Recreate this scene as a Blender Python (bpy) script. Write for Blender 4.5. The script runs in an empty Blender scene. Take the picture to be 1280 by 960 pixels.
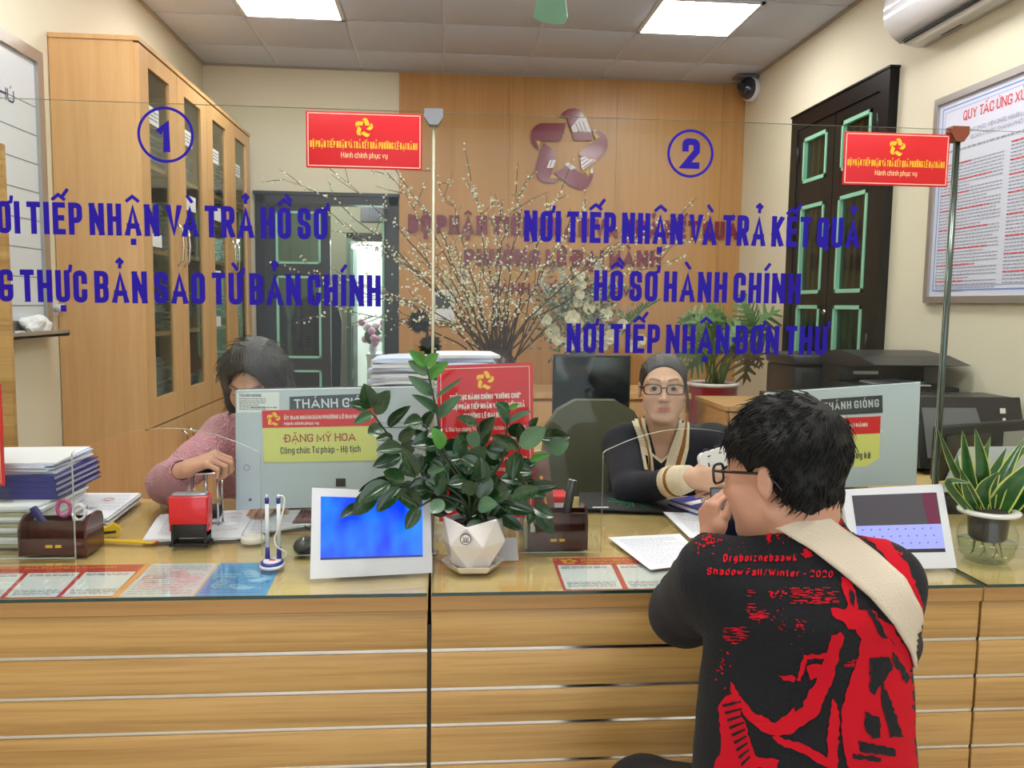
import bpy, bmesh, math, random, unicodedata
import numpy as np
from mathutils import Vector, Matrix, Euler
from mathutils.bvhtree import BVHTree
from mathutils.geometry import tessellate_polygon
R_ = math.radians
scn = bpy.context.scene
COL = scn.collection
random.seed(7)
# ---------------------------------------------------------------- camera
CAMZ, FPX = 1.38, 1035.0
YAW, PITCH, ROLL = R_(4.85), R_(5.5), R_(0.79)
_f = Vector((math.sin(YAW)*math.cos(PITCH), math.cos(YAW)*math.cos(PITCH), -math.sin(PITCH)))
_r = Vector((math.cos(YAW), -math.sin(YAW), 0)); _u = _r.cross(_f)
CR = math.cos(ROLL)*_r + math.sin(ROLL)*_u
CU = -math.sin(ROLL)*_r + math.cos(ROLL)*_u
CF = _f
CAM = Vector((0, 0, CAMZ))
cd = bpy.data.cameras.new('camera'); cam = bpy.data.objects.new('camera', cd); COL.objects.link(cam)
cd.sensor_width = 36; cd.lens = 36*FPX/1280; cd.clip_start = .05
mm = Matrix((CR, CU, -CF)).transposed().to_4x4(); mm.translation = CAM
cam.matrix_world = mm; scn.camera = cam
# ---------------------------------------------------------------- world, lights, exposure
wd = bpy.data.worlds.new('world'); scn.world = wd; wd.use_nodes = True
wb = wd.node_tree.nodes['Background']; wb.inputs[0].default_value = (.82, .92, 1, 1); wb.inputs[1].default_value = 1.0
def area(name, loc, rot, sx, sy, power, col):
    l = bpy.data.lights.new(name, 'AREA'); l.shape = 'RECTANGLE'; l.size = sx; l.size_y = sy; l.energy = power; l.color = col
    o = bpy.data.objects.new(name, l); COL.objects.link(o); o.location = loc; o.rotation_euler = rot; return o
# daylight that enters through the open street front behind the camera
area('daylight_entrance', (.3, -2.75, 1.45), (R_(90), 0, 0), 3.7, 2.6, 26, (.93, .97, 1))
LED_EMIT = 19.0
HALL_EMIT = 1.6
scn.view_settings.view_transform = 'Standard'; scn.view_settings.look = 'None'
scn.view_settings.exposure = 0.22; scn.view_settings.gamma = 1; scn.view_settings.use_curve_mapping = False
scn.cycles.max_bounces = 8; scn.cycles.transparent_max_bounces = 24; scn.cycles.glossy_bounces = 3; scn.cycles.transmission_bounces = 6
scn.cycles.caustics_reflective = False; scn.cycles.caustics_refractive = False; scn.cycles.sample_clamp_indirect = 4

# ---------------------------------------------------------------- helpers
def at(px, py, ax, v):
    """point of the real plane X|Y|Z = v that shows at the photo's pixel"""
    d = CR*((px-640)/FPX) - CU*((py-480)/FPX) + CF
    i = 'XYZ'.index(ax); return CAM + d*((v-CAM[i])/d[i])
def ray(px, py):
    return (CR*((px-640)/FPX) - CU*((py-480)/FPX) + CF).normalized()
def lin(c):
    if isinstance(c, str): c = tuple(int(c[i:i+2], 16)/255 for i in (0, 2, 4))
    return tuple((x/12.92 if x <= .04045 else ((x+.055)/1.055)**2.4) for x in c[:3]) + (1,)
MATS = {}
def mat(name, col, rough=.5, metal=0, spec=.5, emit=None, es=1, coat=0, bump=None, var=None, trans=0, sheen=0, alpha=1):
    """var=(scale vec, amount, colour2, detail); bump=(scale vec, strength, kind)"""
    if name in MATS: return MATS[name]
    m = bpy.data.materials.new(name); m.use_nodes = True; nt = m.node_tree; b = nt.nodes['Principled BSDF']
    I = b.inputs; I['Base Color'].default_value = lin(col); I['Roughness'].default_value = rough; I['Metallic'].default_value = metal
    I['Specular IOR Level'].default_value = spec; I['Coat Weight'].default_value = coat; I['Coat Roughness'].default_value = .1
    I['Transmission Weight'].default_value = trans; I['Sheen Weight'].default_value = sheen; I['Alpha'].default_value = alpha
    if emit is not None:
        I['Emission Color'].default_value = lin(emit); I['Emission Strength'].default_value = es
    def coords(sc):
        tc = nt.nodes.new('ShaderNodeTexCoord'); mp = nt.nodes.new('ShaderNodeMapping'); mp.inputs['Scale'].default_value = sc
        nt.links.new(tc.outputs['Object'], mp.inputs[0]); return mp.outputs[0]
    if var:
        sc, amt, c2, det = var
        n = nt.nodes.new('ShaderNodeTexNoise'); n.inputs['Scale'].default_value = 1; n.inputs['Detail'].default_value = det
        n.inputs['Distortion'].default_value = .3
        nt.links.new(coords(sc), n.inputs['Vector'])
        r = nt.nodes.new('ShaderNodeMapRange'); r.inputs[1].default_value = .3; r.inputs[2].default_value = .7; r.inputs[3].default_value = 0; r.inputs[4].default_value = amt
        mx = nt.nodes.new('ShaderNodeMix'); mx.data_type = 'RGBA'; mx.inputs[6].default_value = lin(col); mx.inputs[7].default_value = lin(c2)
        nt.links.new(n.outputs['Fac'], r.inputs[0]); nt.links.new(r.outputs[0], mx.inputs[0]); nt.links.new(mx.outputs[2], I['Base Color'])
    if bump:
        sc, st, kind = bump
        if kind == 'noise': n = nt.nodes.new('ShaderNodeTexNoise'); n.inputs['Scale'].default_value = 1; n.inputs['Detail'].default_value = 3; out = n.outputs['Fac']
        elif kind == 'voronoi': n = nt.nodes.new('ShaderNodeTexVoronoi'); n.inputs['Scale'].default_value = 1; out = n.outputs['Distance']
        else: n = nt.nodes.new('ShaderNodeTexWave'); n.inputs['Scale'].default_value = 1; n.inputs['Distortion'].default_value = .5; out = n.outputs['Fac']
        nt.links.new(coords(sc), n.inputs['Vector'])
        bp = nt.nodes.new('ShaderNodeBump'); bp.inputs['Strength'].default_value = st; bp.inputs['Distance'].default_value = .01
        nt.links.new(out, bp.inputs['Height']); nt.links.new(bp.outputs[0], I['Normal'])
    MATS[name] = m; return m
def wood(name, c1, c2, sc, rough=.35, knots=0.0, coat=0, lo_=.36, hi_=.62):
    """laminate: long stretched grain, plus cathedral figure along the long axis"""
    if name in MATS: return MATS[name]
    m = bpy.data.materials.new(name); m.use_nodes = True; nt = m.node_tree; b = nt.nodes['Principled BSDF']
    N = nt.nodes.new; L = nt.links.new
    tc = N('ShaderNodeTexCoord'); mp = N('ShaderNodeMapping'); mp.inputs['Scale'].default_value = sc; L(tc.outputs['Object'], mp.inputs[0])
    n1 = N('ShaderNodeTexNoise'); n1.inputs['Scale'].default_value = 1; n1.inputs['Detail'].default_value = 6; n1.inputs['Roughness'].default_value = .65; n1.inputs['Distortion'].default_value = .6
    mp2 = N('ShaderNodeMapping'); mp2.inputs['Scale'].default_value = tuple(s*.13 for s in sc); L(tc.outputs['Object'], mp2.inputs[0])
    n2 = N('ShaderNodeTexNoise'); n2.inputs['Scale'].default_value = 1; n2.inputs['Detail'].default_value = 3; n2.inputs['Distortion'].default_value = 1.2
    L(mp.outputs[0], n1.inputs['Vector']); L(mp2.outputs[0], n2.inputs['Vector'])
    ad = N('ShaderNodeMath'); ad.operation = 'MULTIPLY_ADD'; ad.inputs[1].default_value = .55; L(n1.outputs['Fac'], ad.inputs[0]); 
    m2 = N('ShaderNodeMath'); m2.operation = 'MULTIPLY'; m2.inputs[1].default_value = .45+knots; L(n2.outputs['Fac'], m2.inputs[0]); L(m2.outputs[0], ad.inputs[2])
    rp = N('ShaderNodeValToRGB'); rp.color_ramp.elements[0].position = lo_; rp.color_ramp.elements[0].color = lin(c2); rp.color_ramp.elements[1].position = hi_; rp.color_ramp.elements[1].color = lin(c1)
    L(ad.outputs[0], rp.inputs[0]); L(rp.outputs[0], b.inputs['Base Color'])
    b.inputs['Roughness'].default_value = rough; b.inputs['Coat Weight'].default_value = coat; b.inputs['Coat Roughness'].default_value = .06
    MATS[name] = m; return m
def glass(name, tint, ior=1.5, rough=0.0, tr=1.0):
    """thin sheet: what passes is tinted, what mirrors follows Fresnel"""
    if name in MATS: return MATS[name]
    m = bpy.data.materials.new(name); m.use_nodes = True; nt = m.node_tree; nt.nodes.clear()
    N = nt.nodes.new; L = nt.links.new
    o = N('ShaderNodeOutputMaterial'); t = N('ShaderNodeBsdfTransparent'); g = N('ShaderNodeBsdfGlossy'); x = N('ShaderNodeMixShader')
    t.inputs[0].default_value = lin(tint); g.inputs['Roughness'].default_value = rough; f0 = ((ior-1)/(ior+1))**2
    ge = N('ShaderNodeNewGeometry'); dt = N('ShaderNodeVectorMath'); dt.operation = 'DOT_PRODUCT'; L(ge.outputs['Incoming'], dt.inputs[0]); L(ge.outputs['Normal'], dt.inputs[1])
    def M(op, a, b=None):
        m_ = N('ShaderNodeMath'); m_.operation = op
        for i, q in enumerate((a, b)):
            if q is None: continue
            if isinstance(q, (int, float)): m_.inputs[i].default_value = q
            else: L(q, m_.inputs[i])
        return m_.outputs[0]
    fr = M('ADD', M('MULTIPLY', M('POWER', M('SUBTRACT', 1, M('ABSOLUTE', dt.outputs['Value'])), 5), 1-f0), f0)   # Schlick, same from both sides
    L(fr, x.inputs[0]); L(t.outputs[0], x.inputs[1]); L(g.outputs[0], x.inputs[2]); L(x.outputs[0], o.inputs[0])
    MATS[name] = m; return m
def vcol(name, rough=.5, sheen=0, bump=None, sss=0):
    m = mat(name, 'FFFFFF', rough, sheen=sheen, bump=bump); nt = m.node_tree
    a = nt.nodes.new('ShaderNodeAttribute'); a.attribute_name = 'Col'; nt.links.new(a.outputs['Color'], nt.nodes['Principled BSDF'].inputs['Base Color'])
    if sss: nt.nodes['Principled BSDF'].inputs['Subsurface Weight'].default_value = sss; nt.nodes['Principled BSDF'].inputs['Subsurface Radius'].default_value = (.012, .005, .003)
    return m

class MB:
    def __init__(s, T=None): s.v = []; s.f = []; s.mi = []; s.sm = []; s.T = T or Matrix.Identity(4); s.m = 0
    def add(s, vs, fs, smooth=False):
        n = len(s.v); s.v += [s.T @ Vector(v) for v in vs]; s.f += [[i+n for i in f] for f in fs]
        s.mi += [s.m]*len(fs); s.sm += [smooth]*len(fs); return s
    def box(s, a, b, bev=0):
        x0, y0, z0 = [min(p, q) for p, q in zip(a, b)]; x1, y1, z1 = [max(p, q) for p, q in zip(a, b)]
        if bev <= 0:
            return s.add([(x0,y0,z0),(x1,y0,z0),(x1,y1,z0),(x0,y1,z0),(x0,y0,z1),(x1,y0,z1),(x1,y1,z1),(x0,y1,z1)],
                [(0,3,2,1),(4,5,6,7),(0,1,5,4),(1,2,6,5),(2,3,7,6),(3,0,4,7)])
        bm = bmesh.new(); bmesh.ops.create_cube(bm, size=1)
        for v in bm.verts: v.co = Vector(((x0+x1)/2+v.co.x*(x1-x0), (y0+y1)/2+v.co.y*(y1-y0), (z0+z1)/2+v.co.z*(z1-z0)))
        bmesh.ops.bevel(bm, geom=bm.edges[:], offset=min(bev, .45*min(x1-x0, y1-y0, z1-z0)), segments=2, affect='EDGES', profile=.5)
        bm.verts.index_update()
        s.add([v.co.copy() for v in bm.verts], [[v.index for v in f.verts] for f in bm.faces], True); bm.free(); return s
    def prism(s, pts, axis, a, b, smooth=False):
        """2D outline extruded along an axis: X (y,z), Y (x,z), Z (x,y)"""
        def mk(p, t): return {'X': (t, p[0], p[1]), 'Y': (p[0], t, p[1]), 'Z': (p[0], p[1], t)}[axis]
        n = len(pts); vs = [mk(p, a) for p in pts]+[mk(p, b) for p in pts]
        tri = tessellate_polygon([[Vector((p[0], p[1], 0)) for p in pts]])
        fs = [tuple(t) for t in tri]+[tuple(i+n for i in reversed(t)) for t in tri]
        s.add(vs, fs); s.add(vs, [(i, (i+1) % n, n+(i+1) % n, n+i) for i in range(n)], smooth); return s
    def tube(s, pts, r, n=8, cap=True, ell=None):
        pts = [Vector(p) for p in pts]; k = len(pts)
        rs = r if isinstance(r, (list, tuple)) else [r]*k
        vs = []; up = None
        for i, p in enumerate(pts):
            t = (pts[min(i+1, k-1)]-pts[max(i-1, 0)]).normalized()
            if up is None: up = Vector((0, 0, 1)) if abs(t.z) < .9 else Vector((0, 1, 0))
            a = t.cross(up).normalized(); b = a.cross(t).normalized(); up = b
            for j in range(n):
                th = 2*math.pi*j/n; vs.append(p+(a*math.cos(th)+b*math.sin(th)*(ell or 1))*rs[i])
        fs = [(i*n+j, i*n+(j+1) % n, (i+1)*n+(j+1) % n, (i+1)*n+j) for i in range(k-1) for j in range(n)]
        if cap: fs += [tuple(reversed(range(n))), tuple((k-1)*n+j for j in range(n))]
        return s.add(vs, fs, True)
    def cyl(s, a, b, r, r2=None, n=24): 
        a = Vector(a); b = Vector(b); r2 = r if r2 is None else r2
        m = len(s.sm); s.tube([a, b], [r, r2], n)
        s.sm[-1] = s.sm[-2] = False; return s
    def lathe(s, prof, c, n=32, cap=False):
        """profile of (radius, z) turned about the vertical through c"""
        c = Vector(c); vs = []; k = len(prof)
        for r, z in prof:
            for j in range(n): th = 2*math.pi*j/n; vs.append(c+Vector((r*math.cos(th), r*math.sin(th), z)))
        fs = [(i*n+j, i*n+(j+1) % n, (i+1)*n+(j+1) % n, (i+1)*n+j) for i in range(k-1) for j in range(n)]
        if cap: fs += [tuple(reversed(range(n))), tuple((k-1)*n+j for j in range(n))]
        return s.add(vs, fs, True)
    def ball(s, c, r, n=16, rot=None):
        c = Vector(c); r = Vector((r, r, r)) if not hasattr(r, '__len__') else Vector(r); vs = []; k = n//2
        for i in range(k+1):
            a = math.pi*i/k
            for j in range(n):
                th = 2*math.pi*j/n; p = Vector((r.x*math.sin(a)*math.cos(th), r.y*math.sin(a)*math.sin(th), r.z*math.cos(a)))
                vs.append(c+(rot @ p if rot else p))
        fs = [(i*n+j, (i+1)*n+j, (i+1)*n+(j+1) % n, i*n+(j+1) % n) for i in range(k) for j in range(n)]
        return s.add(vs, fs, True)
    def sheet(s, quad, t=.0004):
        """thin sheet: four corners given as points, thickness t along the normal"""
        q = [Vector(p) for p in quad]; n = (q[1]-q[0]).cross(q[3]-q[0]).normalized()*t
        return s.add([p for p in q]+[p+n for p in q], [(0,3,2,1),(4,5,6,7),(0,1,5,4),(1,2,6,5),(2,3,7,6),(3,0,4,7)])
    def build(s, name, mats, parent=None, **kw):
        me = bpy.data.meshes.new(name); off = world_loc(parent) if parent else Vector((0, 0, 0))
        base = Vector(kw.pop('origin')) if 'origin' in kw else Vector((0, 0, 0))
        if not parent: off = base
        me.from_pydata([v-off for v in s.v], [], s.f); 
        for m in (mats if isinstance(mats, (list, tuple)) else [mats]): me.materials.append(m)
        me.polygons.foreach_set('material_index', s.mi); me.polygons.foreach_set('use_smooth', s.sm); me.update()
        o = bpy.data.objects.new(name, me); COL.objects.link(o); o.parent = parent
        if not parent: o.location = base
        for k, v in kw.items(): o[k] = v
        return o
def world_loc(o):
    v = Vector((0, 0, 0))
    while o: v += o.location; o = o.parent
    return v
def thing(name, label, cat, loc=(0, 0, 0), group=None):
    o = bpy.data.objects.new(name, None); COL.objects.link(o); o.location = loc; o.empty_display_size = .05
    o['label'] = label; o['category'] = cat
    if group: o['group'] = group
    return o
def tag(o, label, cat, group=None):
    o['label'] = label; o['category'] = cat
    if group: o['group'] = group
    return o
def struct(o): o['kind'] = 'structure'; return o
def copy_obj(o, parent, loc=None, rot=None, scale=None):
    c = o.copy(); COL.objects.link(c); c.parent = parent
    if loc is not None: c.location = loc
    if rot is not None: c.rotation_euler = rot
    if scale is not None: c.scale = scale
    return c
# ---------------------------------------------------------------- stroke lettering
# every glyph: width (of cap height) | strokes; a point with r is a rounded corner, z closes
G = {
'A': '.74|0,0 .5,1 1,0|.17,.27 .83,.27', 'B': '.56|0,0 0,1|0,1 1,1r 1,.52r 0,.52|0,.52 1,.52r 1,0r 0,0', 'C': '.54|1,.7 1,1r 0,1r 0,0r 1,0r 1,.3',
'D': '.56|0,0 0,1|0,1 1,1r 1,0r 0,0', 'E': '.48|1,1 0,1 0,0 1,0|0,.52 .85,.52', 'F': '.46|1,1 0,1 0,0|0,.5 .85,.5', 'G': '.58|1,.78 1,1r 0,1r 0,0r 1,0r 1,.44 .6,.44',
'H': '.58|0,0 0,1|1,0 1,1|0,.52 1,.52', 'I': '.0|.5,0 .5,1', 'J': '.4|1,1 1,0r 0,0r 0,.25', 'K': '.58|0,0 0,1|1,1 0,.42|.3,.58 1,0', 'L': '.46|0,1 0,0 1,0',
'M': '.78|0,0 0,1 .5,.15 1,1 1,0', 'N': '.62|0,0 0,1|0,1 1,0|1,0 1,1', 'O': '.56|0,0r 1,0r 1,1r 0,1r z', 'P': '.54|0,0 0,1|0,1 1,1r 1,.44r 0,.44',
'Q': '.56|0,0r 1,0r 1,1r 0,1r z|.6,.25 1.1,-.1', 'R': '.56|0,0 0,1|0,1 1,1r 1,.48r 0,.48|.5,.48 1,0', 'S': '.54|1,.74 1,1r 0,1r 0,.54r 1,.46r 1,0r 0,0r 0,.27',
'T': '.52|.5,0 .5,1|0,1 1,1', 'U': '.56|0,1 0,0r 1,0r 1,1', 'V': '.72|0,1 .5,0 1,1', 'W': '.9|0,1 .27,0 .5,.8 .73,0 1,1', 'X': '.58|0,0 1,1|0,1 1,0', 'Y': '.58|0,1 .5,.45 1,1|.5,0 .5,.45', 'Z': '.52|0,1 1,1 0,0 1,0',
'0': '.5|0,0r 1,0r 1,1r 0,1r z', '1': '.28|1,0 1,1 0,.74', '2': '.5|0,.72 0,1r 1,1r 1,.6 0,0 1,0', '3': '.5|0,1 1,1r 1,.52 .3,.52|1,.52 1,0r 0,0r 0,.2', '4': '.52|.8,0 .8,1 0,.3 1,.3', '5': '.5|1,1 0,1 0,.58 1,.58r 1,0r 0,0', '6': '.5|1,1 0,1r 0,0r 1,0r 1,.55r 0,.55', '7': '.5|0,1 1,1 .35,0', '8': '.5|0,0r 1,0r 1,1r 0,1r z|0,.52 1,.52', '9': '.5|1,.45 0,.45r 0,1r 1,1r 1,0r 0,0',
'-': '.34|0,.42 1,.42', '/': '.4|0,-.05 1,1.05', '.': '.0|.5,0 .5,.03', ',': '.05|.6,.05 .2,-.14', ':': '.0|.5,0 .5,.03|.5,.5 .5,.53', '"': '.22|0,1 0,.8|1,1 1,.8', '(': '.15|1,1.1 0,.7 0,.3 1,-.1', ')': '.15|0,1.1 1,.7 1,.3 0,-.1',
'a': '.46|0,.7 1,.7r 1,0|1,.4 0,.4r 0,0r 1,0', 'b': '.46|0,1 0,0 1,0r 1,.7r 0,.7', 'c': '.42|1,.55 1,.7r 0,.7r 0,0r 1,0r 1,.15', 'd': '.46|1,1 1,0 0,0r 0,.7r 1,.7', 'e': '.46|0,.36 1,.36 1,.7r 0,.7r 0,0r 1,0r 1,.1', 'f': '.3|1,1 .4,1r .4,0|0,.7 1,.7',
'g': '.46|1,.1 0,.1r 0,.7r 1,.7 1,-.25r 0,-.25', 'h': '.46|0,1 0,0|0,.7 1,.7r 1,0', 'i': '.0|.5,0 .5,.7|.5,.92 .5,.95', 'j': '.2|1,.7 1,-.25r 0,-.25', 'k': '.44|0,1 0,0|1,.7 0,.3|.3,.42 1,0', 'l': '.0|.5,0 .5,1', 'm': '.74|0,0 0,.7|0,.7 .5,.7r .5,0|.5,.7 1,.7r 1,0',
'n': '.46|0,0 0,.7|0,.7 1,.7r 1,0', 'o': '.46|0,0r 1,0r 1,.7r 0,.7r z', 'p': '.46|0,-.28 0,.7 1,.7r 1,0r 0,0', 'q': '.46|1,-.28 1,.7 0,.7r 0,0r 1,0', 'r': '.28|0,0 0,.7|0,.6 .4,.7 1,.7', 's': '.42|1,.6 1,.7r 0,.7r 0,.37r 1,.33r 1,0r 0,0r 0,.1', 't': '.3|.4,1 .4,0r 1,0|0,.7 1,.7', 'u': '.46|0,.7 0,0r 1,0|1,.7 1,0', 'v': '.48|0,.7 .5,0 1,.7', 'w': '.74|0,.7 .27,0 .5,.6 .73,0 1,.7', 'x': '.46|0,0 1,.7|0,.7 1,0', 'y': '.48|0,.7 .5,0|1,.7 .35,-.28 0,-.28', 'z': '.42|0,.7 1,.7 0,0 1,0'}
def glyph_strokes(ch):
    """returns width, list of (points [(x,y,round)], closed) in unit coordinates, marks included"""
    dd = ch in 'Đđ'
    base = unicodedata.normalize('NFD', {'Đ': 'D', 'đ': 'd'}.get(ch, ch)); b = base[0]; marks = base[1:]
    if b not in G: return .3, [], 0
    parts = G[b].split('|'); w = float(parts[0]); st = []
    for p in parts[1:]:
        pts = []; cl = False
        for t in p.split():
            if t == 'z': cl = True; continue
            r = t.endswith('r'); x, y = t.rstrip('r').split(','); pts.append((float(x)*w, float(y), r))
        st.append((pts, cl))
    up = b.isupper(); top = 1.0 if up else .72; c = w/2; e = .16
    if b == 'i' and any(m in '\u0301\u0300\u0302\u0309\u0303' for m in marks): st = st[:1]
    nbase = len(st)
    if dd: st.append(([(-.24, .5 if up else .85, 0), (w*.35 if up else w*.6, .5 if up else .85, 0)], False) if up else ([(w*.5, .86, 0), (w+.12, .86, 0)], False))
    y0 = top+.12; has = '\u0302' in marks or '\u0306' in marks
    for m in marks:
        if m == '\u0302': st.append(([(c-e, y0-.02, 0), (c, y0+.11, 0), (c+e, y0-.02, 0)], False))
        if m == '\u0306': st.append(([(c-e, y0+.12, 0), (c-.05, y0, 0), (c+.05, y0, 0), (c+e, y0+.12, 0)], False))
        if m == '\u0303': st.append(([(c-e, y0+.02, 0), (c-.05, y0+.1, 0), (c+.05, y0+.03, 0), (c+e, y0+.12, 0)], False))
    for m in marks:
        xx = c+(.2 if has else 0); yy = y0+(.1 if has else 0)
        if m == '\u0301': st.append(([(xx-.05, yy, 0), (xx+.06, yy+.15, 0)], False))
        if m == '\u0300': 
            xx = c-(.02 if has else 0) if not has else c+.14
            st.append(([(xx+.05, yy, 0), (xx-.06, yy+.15, 0)], False))
        if m == '\u0309': st.append(([(xx-.07, yy+.17, 0), (xx, yy+.24, 0), (xx+.07, yy+.17, 0), (xx, yy+.08, 0), (xx, yy+.01, 0)], False))
        if m == '\u0323': st.append(([(c, -.2, 0), (c, -.17, 0)], False))
        if m == '\u031b': st.append(([(w-.02, top-.06, 0), (w+.1, top-.02, 0), (w+.12, top+.12, 0)], False))
    return w, st, nbase
def ribbon(pts, t, closed, w, clampy, nib=None):
    """polyline to quads of width t"""
    P = []
    n = len(pts); rr = min(.5*w, .30) if w > 0 else 0
    for i, (x, y, r) in enumerate(pts):
        if r and (closed or 0 < i < n-1):
            a = Vector(pts[i-1][:2]); b = Vector(pts[(i+1) % n][:2]); p = Vector((x, y))
            da = (a-p); db = (b-p); ra = min(rr, da.length*.5); rb = min(rr, db.length*.5); r0 = min(ra, rb)
            A = p+da.normalized()*r0; B = p+db.normalized()*r0
            for k in range(5):
                s = k/4; P.append(A*(1-s)**2+p*2*s*(1-s)+B*s*s)
        else: P.append(Vector((x, y)))
    Q = [P[0]]
    for p in P[1:]:
        if (p-Q[-1]).length > 1e-4: Q.append(p)
    if closed and (Q[0]-Q[-1]).length < 1e-4: Q.pop()
    P = Q; n = len(P); L = []; Rr = []
    for i in range(n):
        if nib is not None: nn = nib
        else:
            a = P[i-1] if (i > 0 or closed) else None; b = P[(i+1) % n] if (i < n-1 or closed) else None
            d1 = (P[i]-a).normalized() if a is not None else None; d2 = (b-P[i]).normalized() if b is not None else None
            if d1 is None: d1 = d2
            if d2 is None: d2 = d1
            n1 = Vector((-d1.y, d1.x)); n2 = Vector((-d2.y, d2.x)); m = n1+n2
            m = m.normalized() if m.length > .2 else n1
            k = max(.45, m.dot(n1)); nn = m*(t/2/k)
        p = P[i].copy()
        if nib is None and not closed:
            if i == 0: p = p-(P[1]-P[0]).normalized()*t/2
            if i == n-1: p = p+(P[-1]-P[-2]).normalized()*t/2
        L.append(p+nn); Rr.append(p-nn)
    if clampy is not None:
        for q in L+Rr: q.y = max(clampy[0], min(clampy[1], q.y))
    return L, Rr, n if closed else n-1
def text(mb, s, origin, xd, yd, width, h, t=.16, depth=0.0, gap=.12, space=.3, align='l', nib=0, serif=False, nd=None):
    """letters drawn on the plane (origin, xd, yd); cap height h, total width fitted; t stroke in cap heights"""
    xd = Vector(xd).normalized(); yd = Vector(yd).normalized(); nrm = nd or xd.cross(yd); origin = Vector(origin)
    gl = [glyph_strokes(c) if c != ' ' else (space, None, 0) for c in s]
    nat = sum(g[0]+(t+gap if g[1] is not None else 0) for g in gl)-gap
    fixed = sum((t+gap) for g in gl if g[1] is not None)-gap; var = sum(g[0] for g in gl)
    if width is None: k = 1.0; width = nat*h
    else:
        k = (width/h-fixed)/var
        if k < .25: sc = (width/h)/(fixed+.25*var); k = .25; t *= sc; gap *= sc
    x = -(width/h)/2 if align == 'c' else 0.0; layer = 0
    pc = ' '
    for c, (w, st, nb_) in zip(s, gl):
        cb = unicodedata.normalize('NFD', c)[0]
        if (pc in 'VTY' and cb == 'A') or (pc == 'A' and cb in 'VTY'): x -= .10
        pc = cb
        if st is None: x += w*k; continue
        for si_, (pts, cl) in enumerate(st):
            mk_ = si_ >= nb_ and c not in 'Đđ'
            up = max(p[1] for p in pts) <= 1.001 and min(p[1] for p in pts) >= -.001
            rgt_ = mk_ and min(q_[0] for q_ in pts) > w-.05
            pp = [(((w*k+px-w) if rgt_ else (w/2*k+px-w/2) if mk_ else px*k), (py if mk_ else t/2+py*(1-t)), r) for px, py, r in pts]
            nb = Vector((math.cos(nib), math.sin(nib)))*t/2 if nib else None
            lists = [(pp, cl)]
            if serif and not cl:
                for e in (pp[0], pp[-1]):
                    if abs(e[1]-t/2) < .02 or abs(e[1]-1+t/2) < .02:
                        q = pp[1] if e is pp[0] else pp[-2]
                        if abs(q[0]-e[0]) < .5*abs(q[1]-e[1]): lists.append(([(e[0]-.1, e[1], 0), (e[0]+.1, e[1], 0)], False))
            for ii, (pl, c2) in enumerate(lists):
                tt = (min(t*.62, .105) if mk_ and min(q_[1] for q_ in pts) > -.1 else t) if ii == 0 else t*.5
                L, Rr, m = ribbon(pl, tt, c2, w*k, (0, 1) if (up and not nib) else None, nb)
                n = len(L)
                layer += 1; dep = depth+.00006*(layer % 5)
                def P3(q, d): return origin+xd*((x+t/2+q.x)*h)+yd*(q.y*h)+nrm*d
                vs = [P3(q, dep) for q in L]+[P3(q, dep) for q in Rr]
                fs = [(i, n+i, n+(i+1) % n, (i+1) % n) for i in range(m)]
                if depth > .0015:
                    vs += [P3(q, 0) for q in L]+[P3(q, 0) for q in Rr]
                    for i in range(m):
                        j = (i+1) % n; fs += [(i, j, 2*n+j, 2*n+i), (n+i, 3*n+i, 3*n+j, n+j)]
                    if not c2: fs += [(0, 2*n, 3*n, n), (n-1, 2*n-1, 4*n-1, 3*n-1)]
                mb.add(vs, fs)
        x += w*k+t+gap
    return mb
def text_lines(mb, origin, xd, yd, width, n, pitch, h, seed=1, depth=.0004, nd=None, ragged=.25):
    """rows of print too small to read: short word-long bars"""
    rnd = random.Random(seed); xd = Vector(xd).normalized(); yd = Vector(yd).normalized(); nrm = nd or xd.cross(yd); origin = Vector(origin)
    for i in range(n):
        x = 0; end = width*(1-rnd.random()*ragged if i % 4 == 3 else 1)
        while x < end:
            w = min(h*rnd.uniform(1.5, 5), end-x)
            o = origin-yd*(i*pitch)+xd*x+nrm*depth
            mb.add([o, o+xd*w, o+xd*w+yd*h, o+yd*h], [(0, 1, 2, 3)]); x += w+h*.8
    return mb
PETALS = [
 [(440,195),(470,150),(520,120),(580,112),(630,130),(668,185),(700,230),(745,395),(735,410),(580,410),(570,395),(505,195)],
 [(500,250),(490,275),(498,290),(480,320),(485,335),(465,365),(468,380),(440,415),(300,415),(215,412),(248,500),(215,475),(185,430),(175,370),(182,320),(215,275),(265,250)],
 [(295,430),(320,455),(345,465),(365,490),(390,510),(412,540),(405,590),(380,665),(352,755),(440,765),(400,795),(330,800),(270,785),(235,745),(220,690),(225,640),(255,530)],
 [(500,650),(530,650),(560,665),(700,745),(750,712),(742,770),(715,820),(670,855),(620,862),(560,840),(385,712),(450,675)],
 [(740,320),(800,320),(850,345),(880,400),(885,450),(870,500),(830,550),(780,585),(700,580),(620,545),(622,525),(790,400),(805,375)]]
def emblem(mb, c, r, xd, yd, depth, nd=None):
    """ring of five folded hands round an open star, as raised shapes"""
    xd = Vector(xd).normalized(); yd = Vector(yd).normalized(); nrm = nd or xd.cross(yd); c = Vector(c)
    for p_ in PETALS:
        pts = [((x-530)/370, (490-y)/370) for x, y in p_]; n = len(pts)
        tri = tessellate_polygon([[Vector((x, y, 0)) for x, y in pts]])
        top = [c+xd*x*r+yd*y*r+nrm*depth for x, y in pts]; bot = [p-nrm*depth*.95 for p in top]
        mb.add(top+bot, [tuple(t) for t in tri]+[(i, (i+1) % n, n+(i+1) % n, n+i) for i in range(n)])
    return mb
X3, Y3, Z3 = Vector((1, 0, 0)), Vector((0, 1, 0)), Vector((0, 0, 1))
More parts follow.
